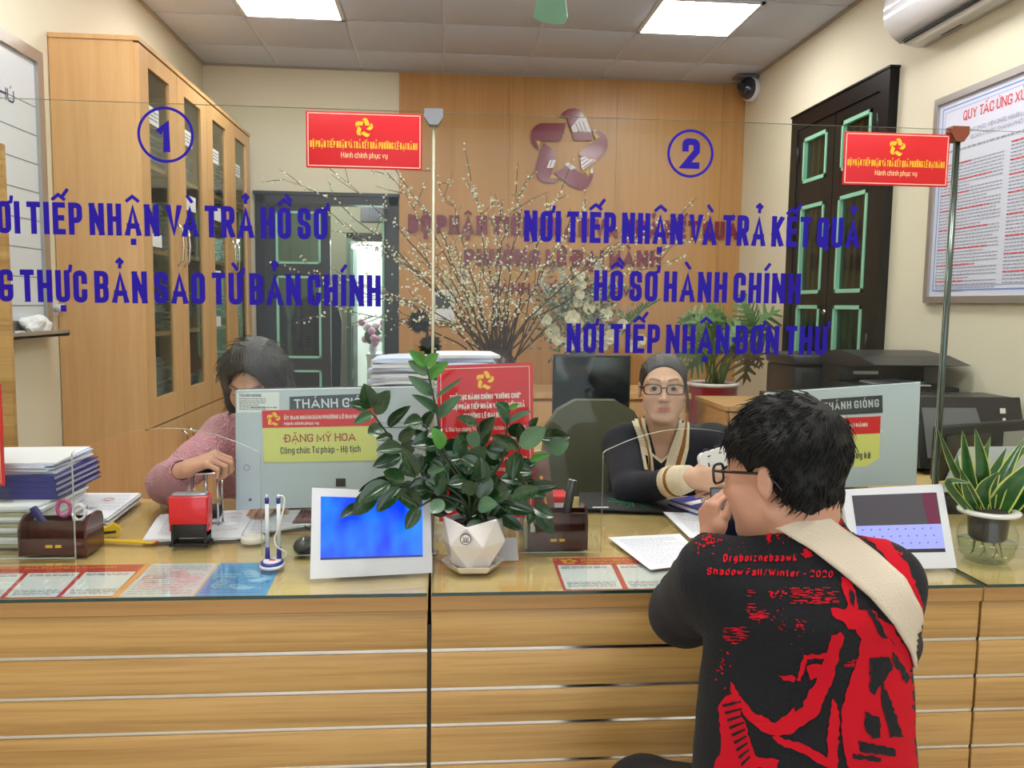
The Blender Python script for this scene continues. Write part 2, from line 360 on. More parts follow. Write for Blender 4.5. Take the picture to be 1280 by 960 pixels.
# ---------------------------------------------------------------- materials
wall_m = mat('cream_paint', 'E1DAC5', .8, var=((1.2, 1.2, 1.2), .25, 'D4CBAF', 3), bump=((60, 60, 60), .08, 'noise'))
tile_m = mat('ceiling_board', 'C6CCDC', .9, bump=((90, 90, 90), .15, 'noise'))
grid_m = mat('ceiling_grid', 'D2D6E2', .6)
floor_m = mat('floor_ceramic', 'D8D2C8', .25, var=((3, 3, 3), .3, 'C9C1B4', 4))
oak_x = wood('oak_laminate', 'C49B5E', '93692F', (2.2, 14, 85), .38, .15, lo_=.36, hi_=.64)
oak_top = wood('oak_laminate_top', 'DCC084', 'C8A763', (1.6, 22, 9), .35, .15)
beech_z = wood('beech_laminate', 'D8AE7A', 'CC9C66', (34, 34, 1.6), .4)
beech_wall = wood('beech_wall_panel', 'C4945C', 'B5834C', (48, 48, 1.1), .36)
chrome = mat('chrome', 'D9D9DC', .12, 1)
steel = mat('brushed_steel', 'DDDBD8', .16, 1)
black = mat('black_plastic', '15161A', .4)
dkgrey = mat('dark_grey_plastic', '2C2D31', .45)
white_pl = mat('white_plastic', 'D9DCE2', .35)
green_frame = mat('dark_green_painted_metal', '0E1517', .35, coat=.3)
mint = mat('mint_bead', '8FCDB0', .5)
red_sign = mat('red_sign_print', 'D00D1C', .45)
gold = mat('gold_print', 'F2C021', .5)
white_print = mat('white_print', 'F3F0EA', .6)
black_print = mat('black_print', '1B1B20', .6)
blue_vinyl = mat('blue_vinyl', '1D0590', .5, spec=.2)
maroon = mat('maroon_acrylic', '7C1434', .22, coat=.4)
paper_m = mat('white_paper', 'E8EBF2', .8)
paper_b = mat('bluish_paper', 'C9D3EA', .8)
pane_m = glass('partition_glass', (.982, .99, .982), 1.27)
pane_win = glass('window_glass', (.72, .78, .74), 1.45)
pane_cab = glass('cabinet_glass', (.93, .95, .94), 1.4)
edge_m = mat('polished_glass_edge', 'B9C9BE', .15, spec=.8)
dkedge = mat('deep_green_glass_edge', '163A33', .12, coat=.6)
led_m = mat('led_diffuser', 'FFFFFF', .5, emit='FFFDF8', es=LED_EMIT)
grey_print = mat('grey_print', '6E7480', .7)
red_print = mat('red_print', 'D8323A', .6)

# ---------------------------------------------------------------- room shell
XL, XR, YB, YF, H = -1.746, 2.304, 6.372, -3.0, 3.084
struct(MB().box((XL-.1, YF, -.1), (XR+.1, YB+.1, 0)).build('floor', floor_m))
struct(MB().box((XL-.12, YF, 0), (XL, YB+.12, H+.12)).build('wall_left', wall_m))
struct(MB().box((XR, YF, 0), (XR+.12, YB+.12, H+.12)).build('wall_right', wall_m))
DX0, DX1, DZ = -1.385, -.335, 2.175          # doorway in the back wall
wb_ = MB().box((XL, YB, 0), (DX0, YB+.12, H+.1)).box((DX1, YB, 0), (XR, YB+.12, H+.1)).box((DX0, YB, DZ), (DX1, YB+.12, H+.1))
struct(wb_.build('wall_back', wall_m))
wf = MB().box((XL, YF-.12, 0), (-1.6, YF, H+.1)).box((2.1, YF-.12, 0), (XR, YF, H+.1)).box((-1.6, YF-.12, 2.7), (2.1, YF, H+.1))
struct(wf.build('wall_front', wall_m))
# ceiling: slab, T-bars and single lay-in boards
ceil = struct(MB().box((XL-.1, YF-.1, H+.03), (XR+.1, YB+.1, H+.12)).build('ceiling', grid_m))
xs = [XL]+[-1.2+.6*k for k in range(6)]+[XR]
ys = [YB, 5.9]+[5.9-.6*k for k in range(1, 14)]
ys = [y for y in ys if y > YF]+[YF]
lights = {(1, 2), (5, 2), (1, 5), (5, 5), (3, 8), (1, 9), (5, 9)}
tile_mesh = {}
for j in range(len(ys)-1):
    for i in range(len(xs)-1):
        if (i, j) in lights: continue
        w, d = xs[i+1]-xs[i], ys[j]-ys[j+1]
        key = (round(w, 3), round(d, 3)); cx, cy = (xs[i]+xs[i+1])/2, (ys[j]+ys[j+1])/2
        if key not in tile_mesh:
            m = MB().box((-w/2+.010, -d/2+.010, 0), (w/2-.010, d/2-.010, .015), .003); o = m.build('ceiling_tile', tile_m); tile_mesh[key] = o.data
        else:
            o = bpy.data.objects.new('ceiling_tile', tile_mesh[key]); COL.objects.link(o)
        o.parent = ceil; o.location = (cx, cy, H+.004)
bars = MB()
for x in xs[1:-1]: bars.box((x-.012, YF, H+.008), (x+.012, YB, H+.03))
for y in ys[1:-1]: bars.box((XL, y-.012, H+.010), (XR, y+.012, H+.03))
bars.build('ceiling_grid', grid_m, ceil)
tr = MB().box((XL, YB-.02, H-.008), (XR, YB, H+.01)).box((XL, YF, H-.008), (XL+.02, YB, H+.01)).box((XR-.02, YF, H-.008), (XR, YB, H+.01))
struct(tr.build('trim_1', mat('cornice', 'A79F98', .6)))
LBL = {(1, 2): 'square white ceiling light panel above the tall file cabinet', (5, 2): 'square white ceiling light panel above the right counter window'}
for k, (i, j) in enumerate(sorted(lights)):
    x0, x1, y0, y1 = xs[i], xs[i+1], ys[j+1], ys[j]
    t = thing('ceiling_light', LBL.get((i, j), 'square white light panel in the %s, %s from the back wall' % ({1: 'left ceiling row', 3: 'middle of the ceiling', 5: 'right ceiling row'}[i], {2: 'first', 5: 'second', 8: 'third', 9: 'third'}[j])), 'ceiling light', ((x0+x1)/2, (y0+y1)/2, H-.004), 'square ceiling light panels')
    f = MB()
    for a, b in (((x0, y0), (x1, y0+.022)), ((x0, y1-.022), (x1, y1)), ((x0, y0), (x0+.022, y1)), ((x1-.022, y0), (x1, y1))): f.box((a[0], a[1], H-.004), (b[0], b[1], H+.02))
    f.build('frame', white_pl, t)
    MB().box((x0+.022, y0+.022, H), (x1-.022, y1-.022, H+.012)).build('diffuser', led_m, t)
# beech cladding on the back wall, emblem and raised letters
PX0 = -.329
pan = thing('wall_panelling', 'tall beech-coloured wood cladding covering the right part of the back wall', 'wall panel', (PX0, YB-.02, 0))
xx = [PX0, .49, 1.31, 2.13, XR]
for a, b in zip(xx, xx[1:]):
    MB().box((a+.001, YB-.022, 0), (b-.001, YB, H-.009)).build('panel', beech_wall, pan)
YW = YB-.022
em = thing('wall_emblem', 'maroon five-part star ring emblem with white and gold accents on the wood cladding', 'emblem', at(712, 200, 'Y', YW))
c0 = at(712, 187, 'Y', YW); er = .315
base = at(712, 187, 'Y', YW)
def em_poly(px, m, name, d0, d1):
    pts = [at(640+x*140/1034, 120+y*130/960, 'Y', YW-d1) for x, y in px]
    b = MB(); b.prism([(p.x, p.z) for p in pts], 'Y', YW-d1, YW-d0); return b.build(name, m, em)
ws = mat('white_acrylic', 'E4E0EA', .3)
gd = mat('gold_acrylic', 'DFA93A', .35)
petals = PETALS
_unused = [
 [(440,195),(470,150),(520,120),(580,112),(630,130),(668,185),(700,230),(745,395),(735,410),(580,410),(570,395),(505,195)],
 [(500,250),(490,275),(498,290),(480,320),(485,335),(465,365),(468,380),(440,415),(300,415),(215,412),(248,500),(215,475),(185,430),(175,370),(182,320),(215,275),(265,250)],
 [(295,430),(320,455),(345,465),(365,490),(390,510),(412,540),(405,590),(380,665),(352,755),(440,765),(400,795),(330,800),(270,785),(235,745),(220,690),(225,640),(255,530)],
 [(500,650),(530,650),(560,665),(700,745),(750,712),(742,770),(715,820),(670,855),(620,862),(560,840),(385,712),(450,675)],
 [(740,320),(800,320),(850,345),(880,400),(885,450),(870,500),(830,550),(780,585),(700,580),(620,545),(622,525),(790,400),(805,375)]]
for p in petals: em_poly(p, maroon, 'ribbon_hand', 0, .02)
for p in [[(545,290),(625,190),(680,190),(730,330),(715,335),(700,325),(680,335),(660,322),(640,332),(615,322),(590,335),(560,330)], [(630,570),(670,560),(700,578),(785,588),(655,680),(640,655)],
          [(320,665),(350,590),(405,590),(380,662)], [(485,630),(520,612),(590,662),(545,680)], [(742,315),(790,318),(760,328)], [(718,710),(740,655),(750,712)]]: em_poly(p, ws, 'cuff', .02, .024)
for p in [[(745,328),(808,375),(775,398)], [(222,412),(262,414),(250,468)], [(350,758),(372,715),(425,755)], [(672,700),(715,672),(708,740)]]: em_poly(p, gd, 'gold_fold', .02, .024)
gl = MB()
for (a, b) in [((585,250),(620,325)), ((620,240),(650,325)), ((655,235),(685,328)), ((640,600),(680,575)), ((645,640),(715,585)), ((655,665),(760,590)), ((350,650),(372,592))]:
    A, B = [at(640+x*140/1034, 120+y*130/960, 'Y', YW-.0245) for x, y in (a, b)]; d = (B-A).normalized().cross(Y3)*.003
    gl.add([A-d, B-d, B+d, A+d], [(0, 1, 2, 3)])
gl.build('finger_line', maroon, em)
def wall_letters(s, x0, x1, ytop, ybot, label, t=.23):
    a = at(x0, ybot[0], 'Y', YW); b = at(x1, ybot[1], 'Y', YW); a2 = at(x0, ytop, 'Y', YW)
    h = a2.z-a.z; xd = (b-a); 
    tt = MB(); text(tt, s, (a.x, YW, a.z), xd, Z3, xd.length, h, t, .018, gap=.14, nd=Vector((0, -1, 0)))
    o = tt.build('wall_lettering', maroon, origin=(a.x, YW, a.z)); tag(o, label, 'lettering'); return o
wall_letters('BỘ PHẬN TIẾP NHẬN VÀ TRẢ KẾT QUẢ', 510, 924, 268, (291, 300), 'top row of raised maroon capital letters on the wood cladding')
wall_letters('PHƯỜNG LÊ ĐẠI HÀNH', 580, 825, 311, (332, 334), 'middle row of raised maroon capital letters on the wood cladding')
wall_letters('HÀNH CHÍNH PHỤC VỤ', 612, 800, 353, (367, 370), 'lowest, smallest row of raised maroon capital letters on the cladding', .17)

# ---------------------------------------------------------------- door in the back wall with the hall behind
dr = struct(MB().box((DX0, YB-.03, 0), (DX0+.07, YB+.1, DZ)).box((DX1-.07, YB-.03, 0), (DX1, YB+.1, DZ)).box((DX0, YB-.03, DZ-.075), (DX1, YB+.1, DZ)).box((DX0-.01, YB-.045, DZ-.012), (DX1+.01, YB, DZ+.012)).build('door_1', green_frame))
def leaf(parent, name, x0, x1, y, panes, z0=.02, z1=DZ-.08, fr=.07):
    """framed door leaf in the XZ plane with beaded panes"""
    f = MB().box((x0, y, z0), (x0+fr, y+.04, z1)).box((x1-fr, y, z0), (x1, y+.04, z1)); zz = z0
    edges = sorted(panes); prev = z0
    for a, b in edges: f.box((x0+fr, y, prev), (x1-fr, y+.04, a)); prev = b
    f.box((x0+fr, y, prev), (x1-fr, y+.04, z1)); L = f.build(name, green_frame, parent)
    for a, b in edges:
        g = MB()
        for p, q in (((x0+fr, a), (x0+fr+.016, b)), ((x1-fr-.016, a), (x1-fr, b)), ((x0+fr, a), (x1-fr, a+.016)), ((x0+fr, b-.016), (x1-fr, b))): g.box((p[0], y-.006, p[1]), (q[0], y+.046, q[1]))
        g.build('glazing_bead', mint, L); MB().box((x0+fr, y+.018, a), (x1-fr, y+.022, b)).build('glass_pane', pane_win, L)
    return L
leaf(dr, 'door_leaf', DX0+.07, DX0+.54, YB+.02, [(.95, 1.57), (1.66, 2.05), (.2, .86)])
lf = MB().box((DX1-.115, YB+.12, .02), (DX1-.075, YB+.58, DZ-.08)); L2 = lf.build('door_leaf', green_frame, dr)
MB().box((DX1-.13, YB+.10, .1), (DX1-.112, YB+.125, 2.02)).build('glazing_bead', mint, L2)
# the hall
HB = 8.9
hall_m = mat('hall_paint', '97977F', .8)
hw = MB().box((-2.6, HB, 0), (-.95, HB+.1, 3)).box((-.95, HB, 2.02), (-.30, HB+.1, 3)).box((-.30, HB, 0), (.6, HB+.1, 3)).box((-2.7, YB+.1, 0), (-2.6, HB, 3)).box((.6, YB+.1, 0), (.7, HB, 3)).box((-2.7, YB+.1, 2.95), (.7, HB+.1, 3.05))
struct(hw.build('wall_hall', hall_m))
struct(MB().box((-2.7, YB+.1, -.1), (.7, 12, 0)).build('floor_hall', floor_m))
# lit room seen through the hall's own doorway
lr = MB().box((-1.6, 10.6, 0), (.6, 10.7, 3)).box((-1.65, HB+.1, 0), (-1.6, 10.7, 3)).box((.6, HB+.1, 0), (.65, 10.7, 3)).box((-1.6, HB+.1, 2.6), (.6, 10.7, 2.7))
struct(lr.build('wall_far_room', mat('far_room_paint', 'E6EAE6', .8)))
l = bpy.data.lights.new('far_room_lamp', 'POINT'); l.energy = 60; l.shadow_soft_size = .25; l.color = (.9, .97, 1)
o = bpy.data.objects.new('far_room_lamp', l); COL.objects.link(o); o.location = (-.4, 9.9, 2.3)
l = bpy.data.lights.new('hall_lamp', 'POINT'); l.energy = 45; l.shadow_soft_size = .25
o = bpy.data.objects.new('hall_lamp', l); COL.objects.link(o); o.location = (-1.0, 7.9, 2.6)
d2 = struct(MB().box((-1.0, HB-.05, 0), (-.93, HB+.1, 2.1)).box((-.32, HB-.05, 0), (-.25, HB+.1, 2.1)).box((-1.0, HB-.05, 2.03), (-.25, HB+.1, 2.1)).build('door_2', green_frame))
L3 = MB().box((-.93, HB-.66, .02), (-.89, HB-.06, 2.0)).build('door_leaf', mat('grey_green_door', '5E7A6C', .4), d2)
for z0, z1 in ((.2, .62), (.72, 1.15), (1.25, 1.9)): MB().box((-.888, HB-.58, z0), (-.882, HB-.14, z1)).build('door_panel', mint if z0 > 1 else mat('grey_green_door2', '4C675B', .4), L3)
sg = MB().box((-.86, HB-.03, 2.22), (-.32, HB-.002, 2.40)).build('hall_sign', mat('dark_plate', '33363B', .4), origin=(-.6, HB-.02, 2.22)); tag(sg, 'small dark nameplate above the far doorway in the hall', 'sign')
tb = MB(); text(tb, 'PHÒNG HỌP', (-.8, HB-.031, 2.27), X3, Z3, .42, .07, nd=Vector((0, -1, 0))); tb.build('lettering', grey_print, sg)
# black chairs in the hall, seen through the doorway
for cx, cy, lab in ((-1.16, 7.6, 'black high-backed chair in the hall, right of the closed leaf'), (-1.62, 7.4, 'black high-backed chair in the hall behind the closed glazed leaf')):
    t = thing('office_chair', lab, 'chair', (cx, cy, 0))
    pr = [(-.21, .55), (.21, .55), (.23, 1.2), (.19, 1.36), (.08, 1.44), (-.08, 1.44), (-.19, 1.36), (-.23, 1.2)]
    MB(Matrix.Translation((cx, cy, 0))).prism(pr, 'Y', .2, .27, True).build('backrest', black, t)
    MB(Matrix.Translation((cx, cy, 0))).box((-.24, -.25, .44), (.24, .22, .52), .02).build('seat', black, t)
    for sx in (-.2, .2):
        for sy in (-.2, .2): MB(Matrix.Translation((cx, cy, 0))).cyl((sx, sy, 0), (sx, sy, .45), .013, n=8).build('leg', steel, t)
t = thing('hall_table', 'white cloth covered table glimpsed through the far doorway', 'table', (-.45, 9.6, 0))
MB().box((-.85, 9.35, .78), (-.1, 9.9, .80)).build('tabletop', white_pl, t)
MB().box((-.84, 9.36, .04), (-.11, 9.38, .78)).build('cloth_front', mat('white_cloth', 'E8E8E2', .9), t)
rnd = random.Random(5)
t = thing('flower_arrangement', 'small bunch of pink and white flowers on the far white table', 'flowers', (-.78, 9.45, .8))
MB().lathe([(.03, 0), (.05, .05), (.035, .12), (.04, .14)], (-.78, 9.45, .8)).build('vase', white_pl, t)
for k in range(14):
    p = Vector((-.78+rnd.uniform(-.13, .13), 9.42+rnd.uniform(-.1, .1), 1.03+rnd.uniform(-.1, .14)))
    MB().ball(p, .045, 8).build('flower', mat('pink_petal', 'D9A2BE', .7) if k % 3 else mat('white_petal', 'EEE6EA', .7), t)
MB().ball((-.78, 9.45, 1.0), (.1, .09, .1), 10).build('foliage', mat('flower_leaf', '35502F', .7), t)

# ---------------------------------------------------------------- dark double window on the right wall
wn = struct(MB().box((XR-.05, 4.154, .75), (XR, 4.245, 2.6)).box((XR-.05, 5.25, .75), (XR, 5.345, 2.6)).box((XR-.0495, 4.2455, 2.51), (XR, 5.2495, 2.599)).box((XR-.0495, 4.2455, .75), (XR, 5.2495, .84)).box((XR-.056, 4.145, 2.6005), (XR, 5.352, 2.612))
            .build('window_1', mat('dark_painted_wood', '08090C', .4, spec=.25, var=((2, 2, 2), .5, '1B0F0E', 2))))
wm = MATS['dark_painted_wood']
MB().box((XR-.004, 4.24, .84), (XR-.001, 5.26, 2.52)).build('backing', mat('dark_outside', '22302A', .5), wn)
for y0, y1 in ((4.245, 4.745), (4.755, 5.25)):
    f = MB(); rows = [(.9, 1.40), (1.47, 2.02), (2.16, 2.44)]; fr = .085
    f.box((XR-.04, y0, .84), (XR-.012, y0+fr, 2.51)).box((XR-.04, y1-fr, .84), (XR-.012, y1, 2.51)); prev = .84
    for a, b in rows: f.box((XR-.04, y0+fr, prev), (XR-.012, y1-fr, a)); prev = b
    f.box((XR-.04, y0+fr, prev), (XR-.012, y1-fr, 2.51)); L = f.build('window_leaf', wm, wn)
    for a, b in rows:
        g = MB(); w = .022
        for p, q in (((y0+fr, a), (y0+fr+w, b)), ((y1-fr-w, a), (y1-fr, b)), ((y0+fr, a), (y1-fr, a+w)), ((y0+fr, b-w), (y1-fr, b))): g.box((XR-.046, p[0], p[1]), (XR-.010, q[0], q[1]))
        g.build('glazing_bead', mint, L); MB().box((XR-.024, y0+fr, a), (XR-.02, y1-fr, b)).build('glass_pane', pane_win, L)
        for q in range(1, 4):
            yy = y0+fr+(y1-y0-2*fr)*q/4; MB().box((XR-.016, yy-.012, a+.03), (XR-.006, yy+.012, b-.03)).build('window_bar', mat('pale_bar', '7F9382', .6), L)
    for z in (2.35, 1.2): MB().cyl((XR-.045, y0+.012 if y0 < 4.5 else y1-.012, z-.05), (XR-.045, y0+.012 if y0 < 4.5 else y1-.012, z+.05), .009, n=8).build('hinge', black, L)
MB().cyl((XR-.06, 4.75, 1.86), (XR-.04, 4.75, 1.86), .012, n=10).cyl((XR-.06, 4.75, 1.36), (XR-.04, 4.75, 1.36), .014, n=10).build('window_catch', chrome, wn)
# ---------------------------------------------------------------- tall file cabinet by the left wall
CX, CY0, CY1, CH = -1.358, 3.94, 6.09, 2.545
cab = thing('file_cabinet', 'tall beech cabinet with four narrow glazed doors along the left wall', 'cabinet', (-1.55, 5.0, 0))
MB().box((XL+.005, CY0, 0), (CX-.02, CY0+.02, CH-.02)).build('side_panel', beech_z, cab)
MB().box((XL+.005, CY1-.02, 0), (CX-.02, CY1, CH-.02)).build('side_panel', beech_z, cab)
MB().box((XL+.005, CY0-.006, CH-.02), (CX+.004, CY1+.006, CH)).build('top_panel', beech_z, cab)
MB().box((XL+.005, CY0+.02, 0), (XL+.015, CY1-.02, CH-.02)).build('back_panel', mat('cabinet_inside', 'B5B09E', .7), cab)
MB().box((XL+.02, (CY0+CY1)/2-.01, .1), (CX-.03, (CY0+CY1)/2+.01, CH-.02)).build('divider', beech_z, cab)
for z in (.8, 1.2, 1.6, 2.0): MB().box((XL+.02, CY0+.02, z), (CX-.03, CY1-.02, z+.02)).build('shelf', beech_z, cab)
sticker = mat('sticker', 'E7E9EC', .6)
dw = (CY1-CY0)/4
for k in range(4):
    y0, y1 = CY0+k*dw+.003, CY0+(k+1)*dw-.003; x0, x1 = CX-.02, CX; zb, zt = .78, CH-.028; fr = .16 if k == 0 else .15
    fr = .118; ft, fb = .075, .13
    f = MB().box((x0, y0, zb), (x1, y0+fr, zt)).box((x0, y1-fr, zb), (x1, y1, zt)).box((x0, y0+fr, zb), (x1, y1-fr, zb+fb)).box((x0, y0+fr, zt-ft), (x1, y1-fr, zt))
    D = f.build('door', beech_z, cab)
    MB().box((x0+.005, y0+fr, zb+fb), (x0+.009, y1-fr, zt-ft)).build('glass_pane', pane_cab, D)
    lb = MB()
    yy = y0+fr
    lb.box((x0+.009, yy, 2.20), (x0+.0105, yy+.16, 2.28)); 
    if k in (0, 2): lb.box((x0+.009, yy+.02, 1.63 if k == 0 else 1.5), (x0+.0105, yy+.16, 1.69 if k == 0 else 1.56))
    if k == 2: lb.box((x0+.009, yy+.03, 1.22), (x0+.0105, yy+.14, 1.28))
    if k in (1, 2): lb.box((x0+.009, yy+.02, 1.86), (x0+.0105, yy+.2, 1.94))
    lb.build('label_sticker', sticker, D)
    tl = MB(); text_lines(tl, (x0+.0106, yy+.015, 2.255), Y3, Z3, .13, 3, .018, .007, 3+k, nd=X3); tl.build('lettering', grey_print, D)
    hy = y1-.05 if k % 2 == 0 else y0+.05
    pts = [(x1+.002, hy, 1.55), (x1+.028, hy, 1.58), (x1+.034, hy+(.012 if k % 2 else -.012)*0, 1.66), (x1+.028, hy, 1.74), (x1+.002, hy, 1.77)]
    MB().tube(pts, .006, 8).build('handle', chrome, D)
    D2 = MB().box((x0, y0, .06), (x1, y1, .772)).build('door', beech_z, cab)
    MB().tube([(x1+.002, hy, .6), (x1+.028, hy, .62), (x1+.028, hy, .68), (x1+.002, hy, .7)], .006, 8).build('handle', chrome, D2)
MB().box((XL+.01, CY0, 0), (CX-.03, CY1, .06)).build('plinth', beech_z, cab)
# files on the cabinet shelves: every pile is its own object
rnd = random.Random(11)
cols = [paper_m, paper_b, mat('faded_file', '8C98AC', .7), mat('brown_file', '6E4E3C', .7), mat('grey_file', 'A9ABA6', .7)]
for si, z in enumerate((.82, 1.22, 1.62, 2.02)):
    for k in range(4):
        y = CY0+k*dw+.08
        for q in range(2):
            yy = y+q*.24; hgt = rnd.uniform(.12, .3); xx = CX-.09; b = MB()
            n = int(hgt/.012)
            for s in range(n):
                b.m = rnd.choice((0, 0, 1)); dx = rnd.uniform(-.012, .012)
                b.box((xx-.22+dx, yy+dx, z+s*.012), (xx+dx, yy+.2+dx, z+s*.012+.010))
            o = b.build('paper_pile', [rnd.choice(cols), paper_m], origin=(xx-.1, yy+.1, z))
            tag(o, 'file pile on the %s shelf behind the %s glazed cabinet door, %s half' % (['lowest glazed', 'second lowest', 'second highest', 'top'][si], ['nearest', 'second nearest', 'second farthest', 'farthest'][k], ['near', 'far'][q]), 'papers', 'files on the %s cabinet shelf' % ['lowest glazed', 'second', 'third', 'top'][si])
# ---------------------------------------------------------------- whiteboard, tray, tissue, marker on the left wall
BY1, BY0, BZ0, BZ1 = 3.83, 2.6, 1.235, 2.425
wbd = thing('whiteboard', 'ruled whiteboard in an aluminium frame on the left wall', 'whiteboard', (XL, 3.2, BZ0))
alu = mat('aluminium', 'B4B0AE', .35, .7)
fr = MB().box((XL, BY1-.05, BZ0), (XL+.03, BY1, BZ1)).box((XL, BY0, BZ0), (XL+.03, BY0+.05, BZ1)).box((XL, BY0+.0502, BZ1-.05), (XL+.0295, BY1-.0502, BZ1)).box((XL, BY0+.0502, BZ0), (XL+.0295, BY1-.0502, BZ0+.05))
fr.build('frame', alu, wbd); MB().box((XL, BY0+.04, BZ0+.04), (XL+.014, BY1-.04, BZ1-.04)).build('board', mat('board_white', 'D4DCE6', .25), wbd)
rl = MB(); z = BZ1-.24
for k in range(8):
    rl.box((XL+.014, BY0+.05, z), (XL+.0148, BY1-.05, z+.004)); z -= .12
for y in (3.66,): rl.box((XL+.014, 2.95, BZ0+.05), (XL+.0148, 2.954, BZ1-.05))
rl.build('ruled_line', grey_print, wbd)
tt = MB(); text(tt, 'GHI CHÚ', at(0, 122, 'X', XL+.015)-Y3*.23, Y3, Z3, .22+.12, .05, nd=X3); tt.build('lettering', mat('navy_print', '2C2F55', .6), wbd)
MB().box((XL, 3.2, BZ0-.02), (XL+.10, BY1+.0, BZ0-.005), .003).box((XL+.09, 3.2, BZ0-.02), (XL+.10, BY1+.0, BZ0+.008), .003).build('tray', alu, wbd)
# ---------------------------------------------------------------- things on / by the left wall
rnd = random.Random(21)
def crumple(c, r, seed, m, name, label, cat):
    bm = bmesh.new(); bmesh.ops.create_icosphere(bm, subdivisions=3, radius=1); rr = random.Random(seed)
    dirs = [Vector((rr.uniform(-1, 1), rr.uniform(-1, 1), rr.uniform(-.3, 1))).normalized() for _ in range(14)]
    for v in bm.verts:
        p = v.co.normalized(); s = 1+.35*max(d.dot(p)**9 for d in dirs)-.25*min(1, max(0, 1-max(d.dot(p) for d in dirs))*3)
        v.co = Vector((p.x*r[0]*s, p.y*r[1]*s, max(-.5, p.z)*r[2]*s))
    b = MB(); bm.verts.index_update(); b.add([v.co+Vector(c) for v in bm.verts], [[v.index for v in f.verts] for f in bm.faces]); bm.free()
    o = b.build(name, m, origin=(c[0], c[1], c[2]-.5*r[2])); tag(o, label, cat); return o
p = at(42, 410, 'X', XL+.05)
crumple((XL+.055, p.y, BZ0+.022), (.035, .10, .045), 3, mat('tissue', 'EDEFF3', .9), 'tissue', 'crumpled white tissue lying on the whiteboard tray', 'tissue')
p = at(22, 414, 'X', XL+.05)
mk = MB().cyl((XL+.06, p.y-.07, BZ0+.004), (XL+.06, p.y+.03, BZ0+.004), .009, n=10).build('marker_pen', white_pl, origin=(XL+.06, p.y, BZ0)); tag(mk, 'short marker pen with a blue cap on the whiteboard tray', 'pen')
MB().cyl((XL+.06, p.y-.11, BZ0+.004), (XL+.06, p.y-.06, BZ0+.004), .010, n=10).build('cap', mat('blue_cap', '1C2E9A', .4), mk)
ot = thing('wall_socket', 'small white socket low on the left wall beside the tall cabinet', 'socket', (XL, 3.88, 1.33))
MB().box((XL, 3.85, 1.30), (XL+.012, 3.93, 1.37), .003).build('plate', white_pl, ot); MB().cyl((XL+.012, 3.89, 1.335), (XL+.05, 3.89, 1.335), .018, n=12).build('plug', white_pl, ot)
lc = thing('room_divider', 'edge of a tall oak board screen at the far left of the office', 'screen', (-1.5, 2.75, 0))
MB().box((-1.74, 2.735, 0), (-1.375, 2.752, 1.85)).build('front_panel', oak_x, lc); MB().box((-1.375, 2.733, 0), (-1.357, 2.754, 1.852)).build('edge_strip', oak_x, lc)
# ---------------------------------------------------------------- poster, air conditioner, camera, fan
po = thing('rules_poster', 'large framed rules poster with red heading on the right wall', 'poster', (XR, 3.3, 1.41))
PY1, PY0, PZ0, PZ1 = 3.79, 2.75, 1.413, 2.352
f = MB()
for a, b in (((PY0+.0302, PZ0), (PY1-.0302, PZ0+.03)), ((PY0+.0302, PZ1-.03), (PY1-.0302, PZ1)), ((PY0, PZ0), (PY0+.03, PZ1)), ((PY1-.03, PZ0), (PY1, PZ1))): f.box((XR-.025, a[0], a[1]), (XR, b[0], b[1]))
f.build('frame', alu, po); MB().box((XR-.012, PY0+.02, PZ0+.02), (XR-.001, PY1-.02, PZ1-.02)).build('sheet', mat('poster_sheet', 'D9DCF0', .35), po)
NX = Vector((-1, 0, 0)); xs_ = XR-.0125
b = MB(); e = mat('poster_border', '6E92D6', .5)
for i, (d, w) in enumerate(((.055, .006), (.075, .002))):
    for a, c in (((PY0+d, PZ0+d), (PY1-d, PZ0+d+w)), ((PY0+d, PZ1-d-w), (PY1-d, PZ1-d)), ((PY0+d, PZ0+d), (PY0+d+w, PZ1-d)), ((PY1-d-w, PZ0+d), (PY1-d, PZ1-d))): b.box((xs_-.0004, a[0], a[1]), (xs_, c[0], c[1]))
b.build('border', e, po)
t = MB(); text(t, 'QUY TẮC ỨNG XỬ', (xs_-.001, 3.58, 2.215), -Y3, Z3, .40, .042, .13, nd=NX, serif=True); t.build('heading', red_print, po)
t = MB(); text(t, 'CỦA CÁN BỘ, CÔNG CHỨC, VIÊN CHỨC, NGƯỜI LAO ĐỘNG TRONG CÁC CƠ', (xs_-.001, 3.70, 2.155), -Y3, Z3, .78, .017, .14, nd=NX)
text(t, 'QUAN THUỘC THÀNH PHỐ HÀ NỘI', (xs_-.001, 3.52, 2.125), -Y3, Z3, .42, .017, .14, nd=NX)
text_lines(t, (xs_-.001, 3.70, 2.09), -Y3, Z3, .82, 1, .02, .008, 1, 0, NX)
for c in range(2): text_lines(t, (xs_-.001, 3.71-.46*c, 2.03+.03*c), -Y3, Z3, .42, 40, .0145, .0052, 5+c, 0, NX, .6)
t.build('small_print', mat('poster_print', '9A9CB0', .7), po)
t = MB()
for c in range(2):
    for k in (0, 5, 9, 14, 20, 26, 31, 36): text_lines(t, (xs_-.0012, 3.71-.46*c, 2.03+.03*c-.0145*k), -Y3, Z3, .2+.15*((k*7+c) % 3)/2, 1, .01, .0062, k+c, .0, NX)
t.build('red_print', red_print, po)
ac = thing('air_conditioner', 'white split air conditioner mounted high on the right wall', 'air conditioner', (XR, 3.6, 2.63))
pr = [(0, 0), (-.05, -.002), (-.12, .015), (-.175, .05), (-.205, .10), (-.215, .16), (-.205, .28), (-.19, .295), (0, .3)]
shell = mat('ac_shell', 'E3E4EA', .18, coat=.5)
